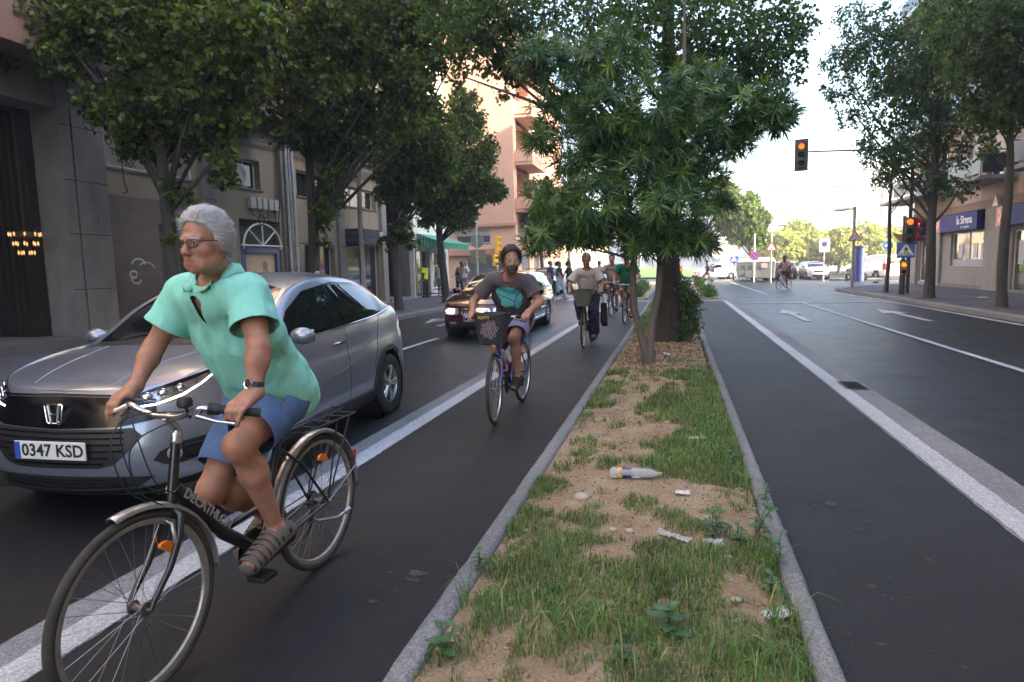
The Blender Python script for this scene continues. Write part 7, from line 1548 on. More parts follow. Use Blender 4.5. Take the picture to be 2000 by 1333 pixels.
    for s in (-1,1):
        a=cl+V3(s*path[-3][0],path[-3][1],path[-3][2]); b=cl+V3(s*path[-1][0],path[-1][1],path[-1][2]); d=nrm(b-a)
        m=MB(); st=a+d*.03; m.tube([tuple(st+(b-st)*t) for t in np.linspace(0,1.02,9)],[.016,.0165,.0155,.0165,.016,.0165,.0155,.0165,.017],12); m.build('grip',RUBB,G,smooth=True)
        if detail:
            m=MB(); m.tube([tuple(a-d*.012),tuple(a+d*.028)],.021,16); m.tube([tuple(a-d*.006),tuple(a-d*.002)],.0235,16); m.build('gear_shifter',BLK,G,smooth=True,sharp=40)
            m=MB(); p0=a-d*.03; m.tube([tuple(p0+V3(0,-.01,-.008)),tuple(p0+V3(s*.015,-.045,-.02)),tuple(a+d*.05+V3(0,-.055,-.03)),tuple(a+d*.11+V3(0,-.05,-.035))],[.011,.009,.006,.006],8); m.build('brake_lever',SILVM,G,smooth=True)
        # cables
        m=MB(); p0=cl+V3(s*.14,-.03,.02); q1=cl+V3(s*.05,-.19,-.05); q2=cl+V3(s*.03,-.17,-.22); q3=V3(s*.02,-.05,.02); c_=crom([p0,q1,q2,q3],np.linspace(0,3,18)); m.tube([tuple(v) for v in c_],.0026,6)
        p0=cl+V3(s*.12,-.03,.03); q1=cl+V3(-s*.02,-.16,.02); q2=cl+V3(-s*.05,-.12,-.2); q3=V3(-s*.02,.0,.05); c_=crom([p0,q1,q2,q3],np.linspace(0,3,18)); m.tube([tuple(v) for v in c_],.0026,6); m.build('brake_cable',CABLE,G,smooth=True)
    if detail:
        m=MB(); F0=cl+V3(.115,-.02,.05); m.lathe([(.001,.03),(.022,.028),(.027,.018),(.027,0),(.02,-.006)],Matrix.Translation(tuple(F0)),n=18); m.tube([tuple(F0),tuple(F0-V3(0,-.02,.05))],.006,6); m.build('bell',BLK,G,smooth=True,sharp=40)
        m=MB(); b0=V3(-.02,-.09,.0); m.lathe([(.001,.0),(.024,.0),(.027,.02),(.018,.05),(.001,.055)],face_M(tuple(b0),(0,1,0)),n=18); m.tube([tuple(b0+V3(0,.03,0)),(0,-.01,-.01)],.005,6); m.build('headlamp',BLK,G,smooth=True,sharp=40)
        for s in (-1,1): m=MB(); m.tube([V3(s*.045,-.035,-.16),V3(s*.05,-.04,-.10),V3(s*.035,-.035,-.05),V3(-s*.01,-.04,-.035)],[.008,.009,.007,.004],8); m.build('brake_arm',SILVM,G,smooth=True)
    W1=wheel_obj(G,tuple(FA-HB),R,0,refl=(.87,),rimm=rimm); W2=wheel_obj(B,tuple(RA),R,0,cass=True,rimm=rimm)
    if fend:
        fender(G,FA-HB,R+.018,-.05,PI/2+.22,fendm or FENDM); 
        for s in (-1,1): pass
        fender(B,RA,R+.02,-.12,PI-.15,fendm or FENDM); m=MB()
        for s in (-1,1): m.tube([tuple(RA+V3(s*.06,0,0)),tuple(RA+V3(s*.03,.34,.10))],.0022,5); m.tube([tuple(RA+V3(s*.06,0,0)),tuple(RA+V3(s*.03,.22,.29))],.0022,5)
        m.build('mudguard_stay',SPK,B)
        m=MB(); m.box((-.012,.345,.46),(.012,.37,.52)); m.build('rear_reflector',REDL,B,bev=.004)
    if rack:
        m=MB(); z=R+.40
        for s in (-1,1): m.tube([(s*.055,-.17,z),(s*.06,.30,z)],.005,6); m.tube([(s*.06,.12,z),(s*.06,.0,R+.02)],.0045,6); m.tube([(s*.06,.24,z),(s*.06,.01,R+.02)],.0045,6)
        for y in (-.17,-.05,.08,.2,.30): m.tube([(-.06,y,z),(.06,y,z)],.0045,6)
        m.tube([(-.03,.0,z+.01),(-.035,.05,z+.035),(-.035,.22,z+.045),(.035,.22,z+.045),(.035,.05,z+.035),(.03,.0,z+.01)],.004,6); m.tube([(0,-.17,z),(0,-.28,.72)],.004,6); m.build('rear_rack',BLK,B,smooth=True)
    # drivetrain (right side = -x)
    m=MB(); MY=Matrix.Rotation(PI/2,4,'Y')
    for r,x in ((.092,-.048),(.075,-.042)):
        V=[]; T_=42
        for i in range(T_*2): a=2*PI*i/(T_*2); q=r+(.004 if i%2 else -.003); V.append((x,BB[1]+q*math.cos(a),BB[2]+q*math.sin(a)))
        V+=[(x-.003,v[1],v[2]) for v in V]; n2=T_*2; m.add(V,[tuple(range(n2)),tuple(range(n2,2*n2))[::-1]]+[(i,(i+1)%n2,n2+(i+1)%n2,n2+i) for i in range(n2)])
    m.build('chainring',CHAIN,B)
    m=MB(); m.tube([(-.046,BB[1],BB[2]+.092),(-.046,0,R+.045)],.004,6); m.tube([(-.046,BB[1],BB[2]-.092),(-.046,-.05,R-.17),(-.046,.01,R-.12),(-.046,.03,R-.04)],.004,6); m.tube([(-.05,.02,R-.05),(-.055,-.01,R-.13),(-.05,-.05,R-.17)],.010,8); m.build('chain',CHAIN,B)
    for s in (-1,1):
        a=crank if s>0 else crank+PI; pd=BB+V3(s*.078,-.17*math.cos(a),-.17*math.sin(a)); m=MB(); m.tube([tuple(BB+V3(s*.062,0,0)),tuple(pd)],[.014,.010],8); m.build('crank_arm',SILVM,B,smooth=True)
        m=MB(); m.box((pd[0]+s*.012 if s>0 else pd[0]-.10,pd[1]-.045,pd[2]-.012),(pd[0]+.10 if s>0 else pd[0]-.012,pd[1]+.045,pd[2]+.012)); m.build('pedal',BLK,B,bev=.005)
    if kick: m=MB(); m.tube([(.05,-.10,.28),(.07,.06,.24),(.075,.13,.245)],[.009,.008,.009],8); m.tube([(.075,.12,.245),(.077,.165,.25)],.012,8); m.build('kickstand',SILVM,B,smooth=True)
    if text_:
        a=HB+(HTp-HB)*.30; d=nrm(BB-a); c=a+d*.20; nrm_=V3(1,0,0); M=face_M(tuple(c+V3(.0285,0,0.0)),(1,0,0),tuple(np.cross((1,0,0),d)*(-1 if np.cross((1,0,0),d)[2]<0 else 1))); text(text_,.052,M,mat('decal_grey',(.30,.30,.30),.5),B,ext=.0015,off=.001,space=1.02)
    if basket:
        K=tag(bpy.data.objects.new('basket',None),None); COL.objects.link(K); K.parent=G; z0,z1,w0,w1,d0,d1,yc,bm_=basket; yc=yc
        m=MB(); V=[]; n=40; lv=10
        for j in range(lv+1):
            t=j/lv; z=z0+(z1-z0)*t; w_=w0+(w1-w0)*t; d_=d0+(d1-d0)*t
            for i in range(n):
                a=2*PI*i/n; c,sn=math.cos(a),math.sin(a); V.append((w_*np.sign(c)*abs(c)**.5,yc-d_*np.sign(sn)*abs(sn)**.5*1.0,z+.006*math.sin(a*5+j)))
        F=[(j*n+i,j*n+(i+1)%n,(j+1)*n+(i+1)%n,(j+1)*n+i) for j in range(lv) for i in range(n)]+[tuple(range(n))]; m.add(V,F); o=m.build('basket_body',bm_,K,smooth=True,sharp=60); md=o.modifiers.new('t','SOLIDIFY'); md.thickness=.004
        m=MB(); m.tube(V[-n:]+[V[-n]],.007,6); m.build('basket_rim',BLK,K,smooth=True); B['basket_y']=yc; return B,G,K
    return B,G,None
def place_rider(objs,x,y,h,z=0,lean=0,sc=1):
    for o in objs: o.location=(x,y,z); o.rotation_euler=(0,lean,h); o.scale=(sc,sc,sc)
# ---------------- the grey-haired man
hb,_,_=bicycle('black city bicycle ridden by the man in the turquoise polo',steer=-.03,crank=.12,text_='DECATHLON')
HJ=dict(old=1,head=(.075,-.745,1.64),face=(-.02,-1,-.07),neck=(.025,-.625,1.475),shL=(.195,-.66,1.43),shR=(-.19,-.58,1.43),elL=(.285,-.74,1.24),elR=(-.30,-.66,1.22),wrL=(.288,-.785,1.075),wrR=(-.300,-.765,1.075),grL=(.285,-.855,1.012),grR=(-.285,-.855,1.012),
  pelvis=(0,-.315,1.005),hipL=(.095,-.335,.955),hipR=(-.095,-.335,.955),knL=(.125,-.70,.835),anL=(.125,-.50,.415),toL=(.125,-.735,.335),knR=(-.115,-.60,.60),anR=(-.12,-.25,.36),toR=(-.12,-.48,.25),belly=.8,bulk=.95,point=1,barL=(.92,.39,0),barR=(-.92,.39,0),chestf=(-.15,-1,-.1),nup=(0,-.35,1))
POLO=cloth('turquoise_pique',(.27,.68,.55),(60,.06),.85,(380,.35)); DENIM=cloth('blue_chino',(.085,.15,.30),(24,.14),.85,(200,.3)); SAND=cloth('sandal_strap',(.12,.105,.085),(20,.2),.8); SOLE=mat('dark_sole',(.02,.022,.03),.8)
def hero():
    T=thing('person','grey-haired man in glasses, turquoise polo shirt and blue shorts riding the black bicycle','person')
    build_body(HJ,T,.0042,[SKIN_OLD,LIP,EYEW,IRIS,BROWG],headk=.92); J=HJ
    kk=.92; hm=mat('grey_hair',(.50,.495,.50),.65,nz=(40,.25)); hair(J,T,[hm,mat('grey_hair_dark',(.34,.335,.34),.65),mat('white_hair',(.68,.67,.68),.6)],h=.0042,k=kk,front=.058,low=-.06,thick=.012,comb=(-.35,-.8,.3),strands=9000,ln=.045,vol=1.12,mess=.30,side=.012,sw=.0016,lift=.16)
    glasses(J,T,mat('spectacle_frame',(.025,.025,.03),.3),k=kk,r=.0020,ew=.0255,eh=.0165)
    s=shirt('polo_shirt',J,T,POLO,0.0055,.62,-.085,.024,amp=.014,seed=4,vneck=.085,flare=.016,neckr=.085,fr=(10,8,5)); polo_collar(J,T,POLO,s)
    bottoms('shorts',J,T,DENIM,.0065,.76,.012,.032,amp=.006,waist=.07)
    for q in 'LR': shoe(J,q,T,'sandal',SAND,SOLE)
    # wrist watch
    W=np.array(J['wrL']); E=np.array(J['elL']); d=nrm(W-E); c=W-d*.028; u=nrm(np.cross(d,(1,0,0))); v=np.cross(d,u); n=28; wt=bpy.data.objects.new('wrist_watch',None); COL.objects.link(wt); wt.parent=T
    mb=MB(); V=[tuple(c+d*z+(u*math.cos(2*PI*i/n)+v*math.sin(2*PI*i/n))*r) for z,r in ((-.010,.031),(-.010,.0335),(.010,.0335),(.010,.031)) for i in range(n)]; mb.add(V,[(j*n+i,j*n+(i+1)%n,(j+1)*n+(i+1)%n,(j+1)*n+i) for j in range(3) for i in range(n)]); mb.build('watch_strap',mat('navy_strap',(.02,.035,.07),.6),wt,smooth=True,sharp=40)
    o_=nrm(V3(-.1,-1,.15)-d*(V3(-.1,-1,.15)@d)); mb=MB(); Mx=face_M(tuple(c+o_*.031),tuple(o_),tuple(d)); mb.lathe([(.001,.006),(.014,.006),(.0175,.008),(.019,.004),(.019,0)],Mx,n=28); mb.build('watch_case',CHR,wt,smooth=True,sharp=40); mb=MB(); mb.lathe([(.001,.0065),(.0145,.0065)],Mx,n=24); mb.build('watch_dial',mat('dark_dial',(.06,.05,.055),.3),wt)
    return T
hero_o=hero(); place_rider([hb,hero_o],-1.782,2.895,-.05)
# ---------------- bearded man on the blue bicycle
BLF=mat('frame_blue',(.03,.035,.22),.25,coat=.6); MESH=mat('basket_mesh',(.028,.028,.032),.8,nz=(60,.5)); SKIN_B=skin('olive_skin',(.36,.19,.125)); SKIN_W=skin('fair_tanned_skin',(.42,.23,.16)); SKIN_D=skin('dark_skin',(.13,.07,.045))
TEEG=cloth('charcoal_tee',(.085,.068,.075)); LAV=cloth('lavender_chino',(.26,.27,.43),(24,.1)); BEARD=[mat('beard_dark',(.075,.052,.042),.8,nz=(80,.3))]; DKH=[mat('dark_hair',(.022,.017,.015),.45),mat('dark_hair_shine',(.05,.04,.035),.35)]
b2,g2,k2=bicycle('blue city bicycle with a dark mesh front basket','bicycle',fm=BLF,steer=.10,crank=-.2,fend=False,rack=True,kick=False,basket=(.14,.42,.125,.17,.10,.13,-.20,MESH),fendm=None,bar='city',lowstep=False,rimm=SILVM)
# things woven on the basket: yellow lettering on top edge, pinkish mesh flower
m=MB()
for k in range(26):
    a=k*2.4; r=.085*math.sqrt(k/26); c=V3(r*math.cos(a)*.95,-.325-.0,.28+r*math.sin(a)); 
    m.tube([tuple(c+V3(.013*math.cos(t),-.004,.013*math.sin(t))) for t in np.linspace(0,6.28,8)],.0026,4)
m.build('woven_pattern',mat('pale_pink_thread',(.40,.30,.33),.8),k2)
text('PLETTI',.036,face_M((-.05,-.352,.395),(0,-1,.15)),mat('yellow_lettering',(.5,.33,.02),.6),k2,ext=.001,off=.001)
bo=thing('water_bottle','clear drinks bottle with red label held on the blue bicycle frame','bottle'); m=MB(); m.lathe([(.001,-.1),(.036,-.1),(.037,.0),(.036,.06),(.02,.1),(.014,.11),(.014,.13),(.001,.13)],Matrix.Translation((.0,-.70,.56))@Matrix.Rotation(rad(20),4,'X'),n=20); m.build('bottle_body',mat('bottle_clear',(.55,.58,.62),.15,trans=.5,nz=(12,.2)),bo,smooth=True); m=MB(); m.lathe([(.038,-.03),(.038,.03)],Matrix.Translation((.0,-.70,.56))@Matrix.Rotation(rad(20),4,'X'),n=20); m.build('label',mat('red_label',(.45,.06,.08),.5,nz=(30,.8)),bo,smooth=True)
RJ=dict(head=(.13,-.80,1.585),face=(.40,-.92,-.05),neck=(.07,-.66,1.41),shL=(.26,-.64,1.36),shR=(-.145,-.62,1.385),elL=(.385,-.68,1.165),elR=(-.33,-.66,1.175),wrL=(.29,-.78,1.075),wrR=(-.30,-.78,1.07),grL=(.285,-.855,1.012),grR=(-.285,-.855,1.012),
  pelvis=(0,-.25,.99),hipL=(.095,-.28,.95),hipR=(-.095,-.28,.95),knL=(.10,-.66,.80),anL=(.105,-.56,.375),toL=(.11,-.79,.31),knR=(-.12,-.60,.66),anR=(-.11,-.22,.45),toR=(-.11,-.44,.36),belly=.3,bulk=.92,barL=(.92,.39,0),barR=(-.92,.39,0),chestf=(0,-1,-.1),nup=(0,-.35,1))
def rider2():
    T=thing('person','bearded man in round glasses and charcoal T-shirt with turquoise print riding the blue bicycle','person'); J=RJ
    build_body(J,T,.0065,[SKIN_B,mat('lip_brown',(.22,.10,.08),.5),EYEW,IRIS,BROWD]); hair(J,T,DKH,h=.006,front=.045,low=-.09,thick=.022,comb=(.4,-.5,.1),strands=4500,ln=.05,vol=1.0,mess=.5,side=.0,sw=.003,lift=.16,curl=.3)
    glasses(J,T,mat('wire_frame',(.5,.45,.35),.25,.8),r=.0022,round_=True,ew=.023,eh=.021)
    H=np.array(J['head']); f,u,l=head_frame(J); fr=np.stack([l,f,u]); F=Field(H-.16,H+.12,.005); F.ell(H+f*.026-u*.050,np.array((.064,.070,.082)),fr,.03); F.ell(H+f*.064-u*.108,np.array((.032,.026,.022)),fr,.02); F.ell(H+f*.084-u*.070,np.array((.031,.022,.024)),fr,.015); F.ell(H+f*.108-u*.0735,(.020,.016,.0062),fr,.003,'sub'); V,Q=F.mesh()
    V,Q=cut(V,Q,lambda c:(lambda q:(q[:,2]<-.045)&(q[:,1]>.0)&((q[:,2]<-.052)|(q[:,1]<.1))|((np.abs(q[:,0])>.05)&(q[:,2]<-.02)&(q[:,1]>-.005)&(q[:,1]<.03)))((c-H)@fr.T)); put('beard',V,Q,T,BEARD)
    s=shirt('tee_shirt',J,T,TEEG,.007,.66,-.06,.020,amp=.013,seed=11,flare=.022,neckr=.085)
    # turquoise print draped on the chest
    bv=BVHTree.FromPolygons([tuple(v.co) for v in s.data.vertices],[tuple(p.vertices) for p in s.data.polygons]); mb=MB()
    O=V3(0,-.66,1.20); 
    poly=[(-.13,.075),(-.10,.10),(-.03,.105),(.05,.10),(.10,.07),(.115,.01),(.09,-.06),(.055,-.10),(.035,-.075),(-.0,-.07),(-.045,-.085),(-.09,-.06),(-.085,-.01),(-.11,.03)]
    from mathutils.geometry import tessellate_polygon
    class D: pass
    D=D(); D.root=s; D.L=0; D.bvh=bv; D.cast=lambda o,d: bv.ray_cast(Vector(o),Vector(d))[0]
    pm=mat('turquoise_print',(.10,.47,.50),.8,nz=(40,.12))
    poly=[(a*1.15,b*1.12) for a,b in poly]; vw=((.055,-1.8,1.20),(1,0,0),(0,0,1),(0,1,0))
    Car.drape(D,'shirt_print',poly,vw,pm,off=.010,step=.012)
    for L_ in ([(-.12,.045),(-.05,.02),(.02,-.01),(.045,-.03),(.035,-.075)],[(.045,-.03),(.06,.02),(.10,.06)]):
        mb=MB(); P=[D.cast((x*1.15+.055,-1.8,1.20+z*1.12),(0,1,0)) for x,z in L_]; mb.tube([p+Vector((0,-.012,0)) for p in P if p],.005,5); mb.build('print_line',TEEG,s)
    bottoms('shorts',J,T,LAV,.008,.80,.02,.028,amp=.006,waist=.04,seed=8)
    for q in 'LR': shoe(J,q,T,'sandal',mat('black_sandal',(.02,.018,.018),.8),SOLE,.006)
    return T
r2=rider2(); place_rider([b2,bo,r2],-1.682,7.10,-.036)
# ---------------- woman in white T-shirt, patterned trousers
GREYB=mat('grey_fabric_basket',(.12,.135,.125),.8,nz=(40,.12)); WTEE=cloth('white_tee',(.62,.61,.63)); 
NAVP=bpy.data.materials.new('patterned_navy'); NAVP.use_nodes=True; t=NAVP.node_tree; vn=t.nodes.new('ShaderNodeTexVoronoi'); vn.inputs['Scale'].default_value=28; tc=t.nodes.new('ShaderNodeTexCoord'); rp_=t.nodes.new('ShaderNodeValToRGB'); rp_.color_ramp.elements[0].position=.16; rp_.color_ramp.elements[0].color=(.38,.36,.42,1); rp_.color_ramp.elements[1].position=.26; rp_.color_ramp.elements[1].color=(.018,.016,.06,1)
t.links.new(tc.outputs['Object'],vn.inputs['Vector']); t.links.new(vn.outputs[0],rp_.inputs[0]); t.links.new(rp_.outputs[0],t.nodes['Principled BSDF'].inputs['Base Color']); t.nodes['Principled BSDF'].inputs['Roughness'].default_value=.9
b3,g3,k3=bicycle('dark bicycle with a grey fabric front basket under the white-haired woman','bicycle',steer=.04,crank=-1.35,fend=True,rack=True,kick=False,basket=(.12,.42,.13,.19,.11,.14,-.20,GREYB),fendm=BLK,detail=True)
WJ=dict(head=(.0,-.62,1.62),face=(.12,-1,-.10),neck=(.0,-.53,1.44),shL=(.185,-.52,1.39),shR=(-.185,-.52,1.39),elL=(.31,-.58,1.18),elR=(-.33,-.58,1.18),wrL=(.30,-.78,1.075),wrR=(-.30,-.78,1.075),grL=(.285,-.855,1.012),grR=(-.285,-.855,1.012),
  pelvis=(0,-.24,.99),hipL=(.10,-.27,.95),hipR=(-.10,-.27,.95),knL=(.12,-.55,.62),anL=(.115,-.40,.20),toL=(.115,-.62,.13),knR=(-.13,-.66,.82),anR=(-.11,-.50,.50),toR=(-.11,-.70,.42),belly=.9,bulk=.98,barL=(.92,.39,0),barR=(-.92,.39,0))
def rider3():
    T=thing('person','white-haired woman in glasses, white T-shirt and patterned navy trousers on the basket bicycle','person'); J=WJ
    build_body(J,T,.009,[SKIN_W,LIP,EYEW,IRIS,BROWG]); hair(J,T,[mat('silver_hair',(.50,.47,.44),.65)],h=.007,front=.05,low=-.05,thick=.016,strands=1200,ln=.03,side=.02,sw=.004); glasses(J,T,BROWD,r=.002,round_=True,lens=False)
    s=shirt('tee_shirt',J,T,WTEE,.009,.80,-.10,.022,amp=.008,seed=21,flare=.03,neckr=.10)
    text('AMALFI',.05,face_M((0,-.72,1.24),(0,-1,.1)),mat('print_olive',(.25,.27,.2),.8),s,ext=.002)
    bottoms('trousers',J,T,NAVP,.009,1,.02,.0,full=True,amp=.008,waist=.08,seed=5,loose=.035)
    for q in 'LR': shoe(J,q,T,'shoe',mat('dark_trainer',(.02,.025,.05),.8),mat('white_sole',(.5,.5,.5),.7),.008)
    return T
r3=rider3()
bag=thing('shoulder_bag','black shoulder bag with pale strap hanging beside the woman cyclist','bag'); m=MB(); m.prism([(-.36,.42),(-.08,.30),(-.05,.52),(-.22,.80),(-.30,.78)],'x',.22,.34); m.build('bag_body',cloth('bag_black',(.02,.02,.022)),bag,bev=.03)
m=MB(); m.tube([(.28,-.26,.79),(.26,-.30,.95),(.20,-.35,1.1)],.012,6); m.tube([(.345,-.30,.78),(.345,-.18,.55),(.345,-.12,.40)],.008,5); m.build('strap',mat('strap_tan',(.4,.34,.2),.8),bag)
place_rider([b3,r3,bag],-1.64,13.05,-.02)
# ---------------- man in green polo, head hidden by the leaves
b4,_,_=bicycle('dark slim-wheeled bicycle under the man in the green shirt','bicycle',steer=-.03,crank=2.2,fend=False,rack=False,kick=False,detail=False,bar='flat',lowstep=False)
GJ=dict(RJ,head=(.0,-.62,1.70),face=(0,-1,0),neck=(0,-.50,1.50),shL=(.21,-.48,1.45),shR=(-.21,-.48,1.45),elL=(.33,-.55,1.22),elR=(-.33,-.55,1.22),pelvis=(0,-.22,1.0),hipL=(.1,-.25,.96),hipR=(-.1,-.25,.96),knL=(.13,-.56,.64),anL=(.12,-.42,.22),toL=(.12,-.64,.14),knR=(-.13,-.66,.84),anR=(-.11,-.50,.52),toR=(-.11,-.7,.45),belly=1,bulk=1.0)
def rider4():
    T=thing('person','man in bright green polo shirt and beige shorts cycling with his head behind the leaves','person'); J=GJ
    build_body(J,T,.012,[SKIN_OLD,LIP,EYEW,IRIS,BROWD]); hair(J,T,[DKH[0]],h=.009,strands=400,ln=.03,sw=.005); shirt('polo_shirt',J,T,cloth('green_polo',(.012,.16,.085)),.012,.62,-.04,.022,amp=.006,seed=31,neckr=.1); bottoms('shorts',J,T,cloth('beige_shorts',(.25,.22,.17)),.012,.8,.02,.025,seed=7)
    for q in 'LR': shoe(J,q,T,'shoe',mat('brown_shoe',(.06,.025,.02),.7),SOLE,.012)
    return T
r4=rider4(); place_rider([b4,r4],-1.25,18.1,-.03)
b5,_,_=bicycle('bicycle of the rider hidden behind the man in green','bicycle',steer=0,crank=.5,fend=False,rack=False,kick=False,detail=False,bar='flat')
def rider5():
    T=thing('person','pale-topped rider mostly hidden behind the man in green','person'); J=dict(GJ)
    build_body(J,T,.014,[SKIN_W,LIP,EYEW,IRIS,BROWD]); hair(J,T,[DKH[0]],h=.01,strands=300,ln=.03,sw=.005); shirt('top',J,T,cloth('beige_top',(.4,.33,.27)),.014,.6,-.04,.02,neckr=.1); bottoms('shorts',J,T,cloth('dark_shorts',(.05,.05,.06)),.014,.8,.02,.025)
    for q in 'LR': shoe(J,q,T,'shoe',BLK,SOLE,.013)
    return T
r5=rider5(); place_rider([b5,r5],-1.86,20.6,-.03)
# ---------------- far cyclist on the small white bicycle
b6,_,_=bicycle('small white folding bicycle crossing the junction','bicycle',fm=WHC,fend=False,rack=False,kick=False,detail=False,bar='flat',R=.28,WB=1.0,seatz=.88)
SJ=dict(GJ,head=(0,-.52,1.66),neck=(0,-.42,1.45),shL=(.21,-.42,1.40),shR=(-.21,-.42,1.40),face=(.1,-1,0))
def rider6():
    T=thing('person','man in dusty pink hooded top and black shorts on the small white bicycle','person'); J=SJ
    build_body(J,T,.016,[SKIN_D,LIP,EYEW,IRIS,BROWD]); hair(J,T,[DKH[0]],h=.012,strands=100,ln=.02,sw=.006); shirt('hooded_top',J,T,cloth('dusty_pink',(.30,.20,.20)),.014,1.0,-.04,.03,neckr=.1,flare=.01); bottoms('shorts',J,T,cloth('black_shorts',(.015,.015,.018)),.014,.7,.02,.02)
    for q in 'LR': shoe(J,q,T,'shoe',mat('white_trainer',(.55,.55,.55),.7),SOLE,.014)
    return T
r6=rider6(); place_rider([b6,r6],5.85,37.3,rad(-38),.0)
# ================================================================ PEDESTRIANS
def stand(stride=.0,lean=0,armsw=0,bend=0,w=1.0,turn=0):
    """joints of a standing or walking figure facing -y"""
    s=stride; J=dict(head=(0,-.02-lean*.2,1.60),face=(math.sin(turn),-math.cos(turn),0),neck=(0,0-lean*.12,1.42),shL=(.18*w,0-lean*.12,1.37),shR=(-.18*w,0-lean*.12,1.37),pelvis=(0,0,.95),hipL=(.09,0,.90),hipR=(-.09,0,.90),
        knL=(.10,-.04-s*.45,.49),anL=(.10,-s,.09+max(0,-s)*.12),knR=(-.10,-.04+s*.25,.50),anR=(-.10,s,.09+max(0,s)*.12),elL=(.25*w,.05+armsw*.25,1.10),elR=(-.25*w,.05-armsw*.25,1.10),wrL=(.27*w,-.02+armsw*.5,.86),wrR=(-.27*w,-.02-armsw*.5,.86),belly=.3,bulk=.85*w)
    for q in 'LR': a=J['an'+q]; J['to'+q]=(a[0]*1.1,a[1]-.19,a[2]-.055)
    return J
def pedestrian(label,J,x,y,rz,sk,top,bot,shoes=BLK,hairm=None,full=True,z=.13,sl=.6,hem=-.06,sc=1.0,longhair=False,h=.013,group=None,tc=.8,loose=.01):
    T=thing('person',label,'person',(x,y,z),rz,group); T.scale=(sc,)*3
    build_body(J,T,h,[sk,LIP,EYEW,IRIS,BROWD],aa=.9,la=.92); hair(J,T,[hairm or DKH[0]],h=.011,strands=250 if not longhair else 600,ln=.03 if not longhair else .16,sw=.006,low=-.05 if not longhair else -.12)
    shirt('top',J,T,top,h,sl,hem,.016,neckr=.09,amp=.005); bottoms('trousers' if full else 'shorts',J,T,bot,h,tc,.012,.02,full=full,waist=.10,loose=loose)
    for q in 'LR': shoe(J,q,T,'shoe',shoes,SOLE,.012)
    return T
C_=cloth; WSH=mat('white_shoe',(.6,.6,.6),.7)
yel=C_('hi_vis_yellow',(.55,.62,.03)); wht=C_('plain_white',(.55,.55,.54)); nav=C_('navy_cloth',(.03,.035,.06)); blk=C_('black_cloth',(.015,.015,.017)); jean=C_('pale_jeans',(.38,.45,.55)); gry=C_('grey_legging',(.16,.16,.19)); brn=C_('brown_cloth',(.16,.11,.08)); jd=C_('blue_denim_shorts',(.2,.27,.38))
pedestrian('man in bright yellow T-shirt and dark trousers standing by the shop door',stand(.02,armsw=.1),-12.0,30.2,rad(75),SKIN_D,yel,blk,sc=1.0)
pedestrian('man in white T-shirt and denim shorts with his back to us near the green awning',stand(.08,armsw=-.3),-11.6,31.2,rad(170),SKIN_D,wht,jd,WSH,full=False,sc=1.02)
pedestrian('stooping person in brown top behind the farthest left linden',stand(.15,lean=1.2,armsw=.3),-10.6,31.3,rad(60),SKIN_D,brn,blk)
ws_=pedestrian('woman in white top and grey leggings with a backpack beside the scooter',dict(stand(.03),elL=(.26,.0,1.10),wrL=(.20,.05,.86),elR=(-.30,-.05,1.14),wrR=(-.52,-.14,1.02)),-10.6,32.1,rad(12),SKIN_B,wht,gry,WSH,longhair=True,sc=1.0,loose=-.01)
m=MB(); m.tube([(.12,-.11,1.38),(.12,-.14,1.2),(.13,-.05,1.08)],.018,6); m.tube([(-.12,-.11,1.38),(-.12,-.14,1.2),(-.13,-.05,1.08)],.018,6); m.box((-.14,.10,1.0),(.14,.26,1.4)); bp_=tag(m.build('backpack',C_('navy_backpack',(.02,.02,.04)),None,bev=.03),'dark backpack worn by the woman beside the scooter','bag'); bp_.location=(-10.6,32.1,.13); bp_.rotation_euler=(0,0,rad(12))
# people on the left crossing
GPX='people walking over the left crossing'
pedestrian('man in navy T-shirt and pale trousers, first of the group on the crossing',stand(.10,armsw=.2),-5.75,30.4,rad(80),SKIN_B,nav,jean,z=0,sc=1.03)
pedestrian('woman in black top, blue jeans, holding a black jacket on the crossing',stand(.30,armsw=.5),-5.25,30.0,rad(80),SKIN_B,blk,jean,WSH,longhair=True,z=0,hem=.0)
pedestrian('woman in all black striding on the crossing',stand(-.30,armsw=-.5),-4.9,30.7,rad(80),SKIN_B,blk,blk,mat('tan_shoe',(.45,.35,.25),.7),longhair=True,z=0)
jk=thing('jacket','black jacket carried low by the woman in jeans on the crossing','clothing',(-5.45,29.8,.62)); F=Field(V3(-.25,-.2,-.45),V3(.25,.2,.3),.02); F.cone(V3(0,0,.2),V3(-.05,0,-.25),.07,.13,.05); V,Q=F.mesh(); V=wrinkle(V,Q,.02,(9,9,6),2); put('cloth_body',V,Q,jk,blk)
pedestrian('distant person in dark top walking away past the white car',stand(.15),-4.9,36.5,rad(175),SKIN_B,blk,blk,z=0)
pedestrian('person in beige vest with raised arm behind the woman cyclist',dict(stand(.1),elR=(-.32,-.1,1.35),wrR=(-.38,-.25,1.5)),-3.6,31.8,rad(190),SKIN_B,C_('beige_vest',(.45,.36,.28)),jean,z=0)
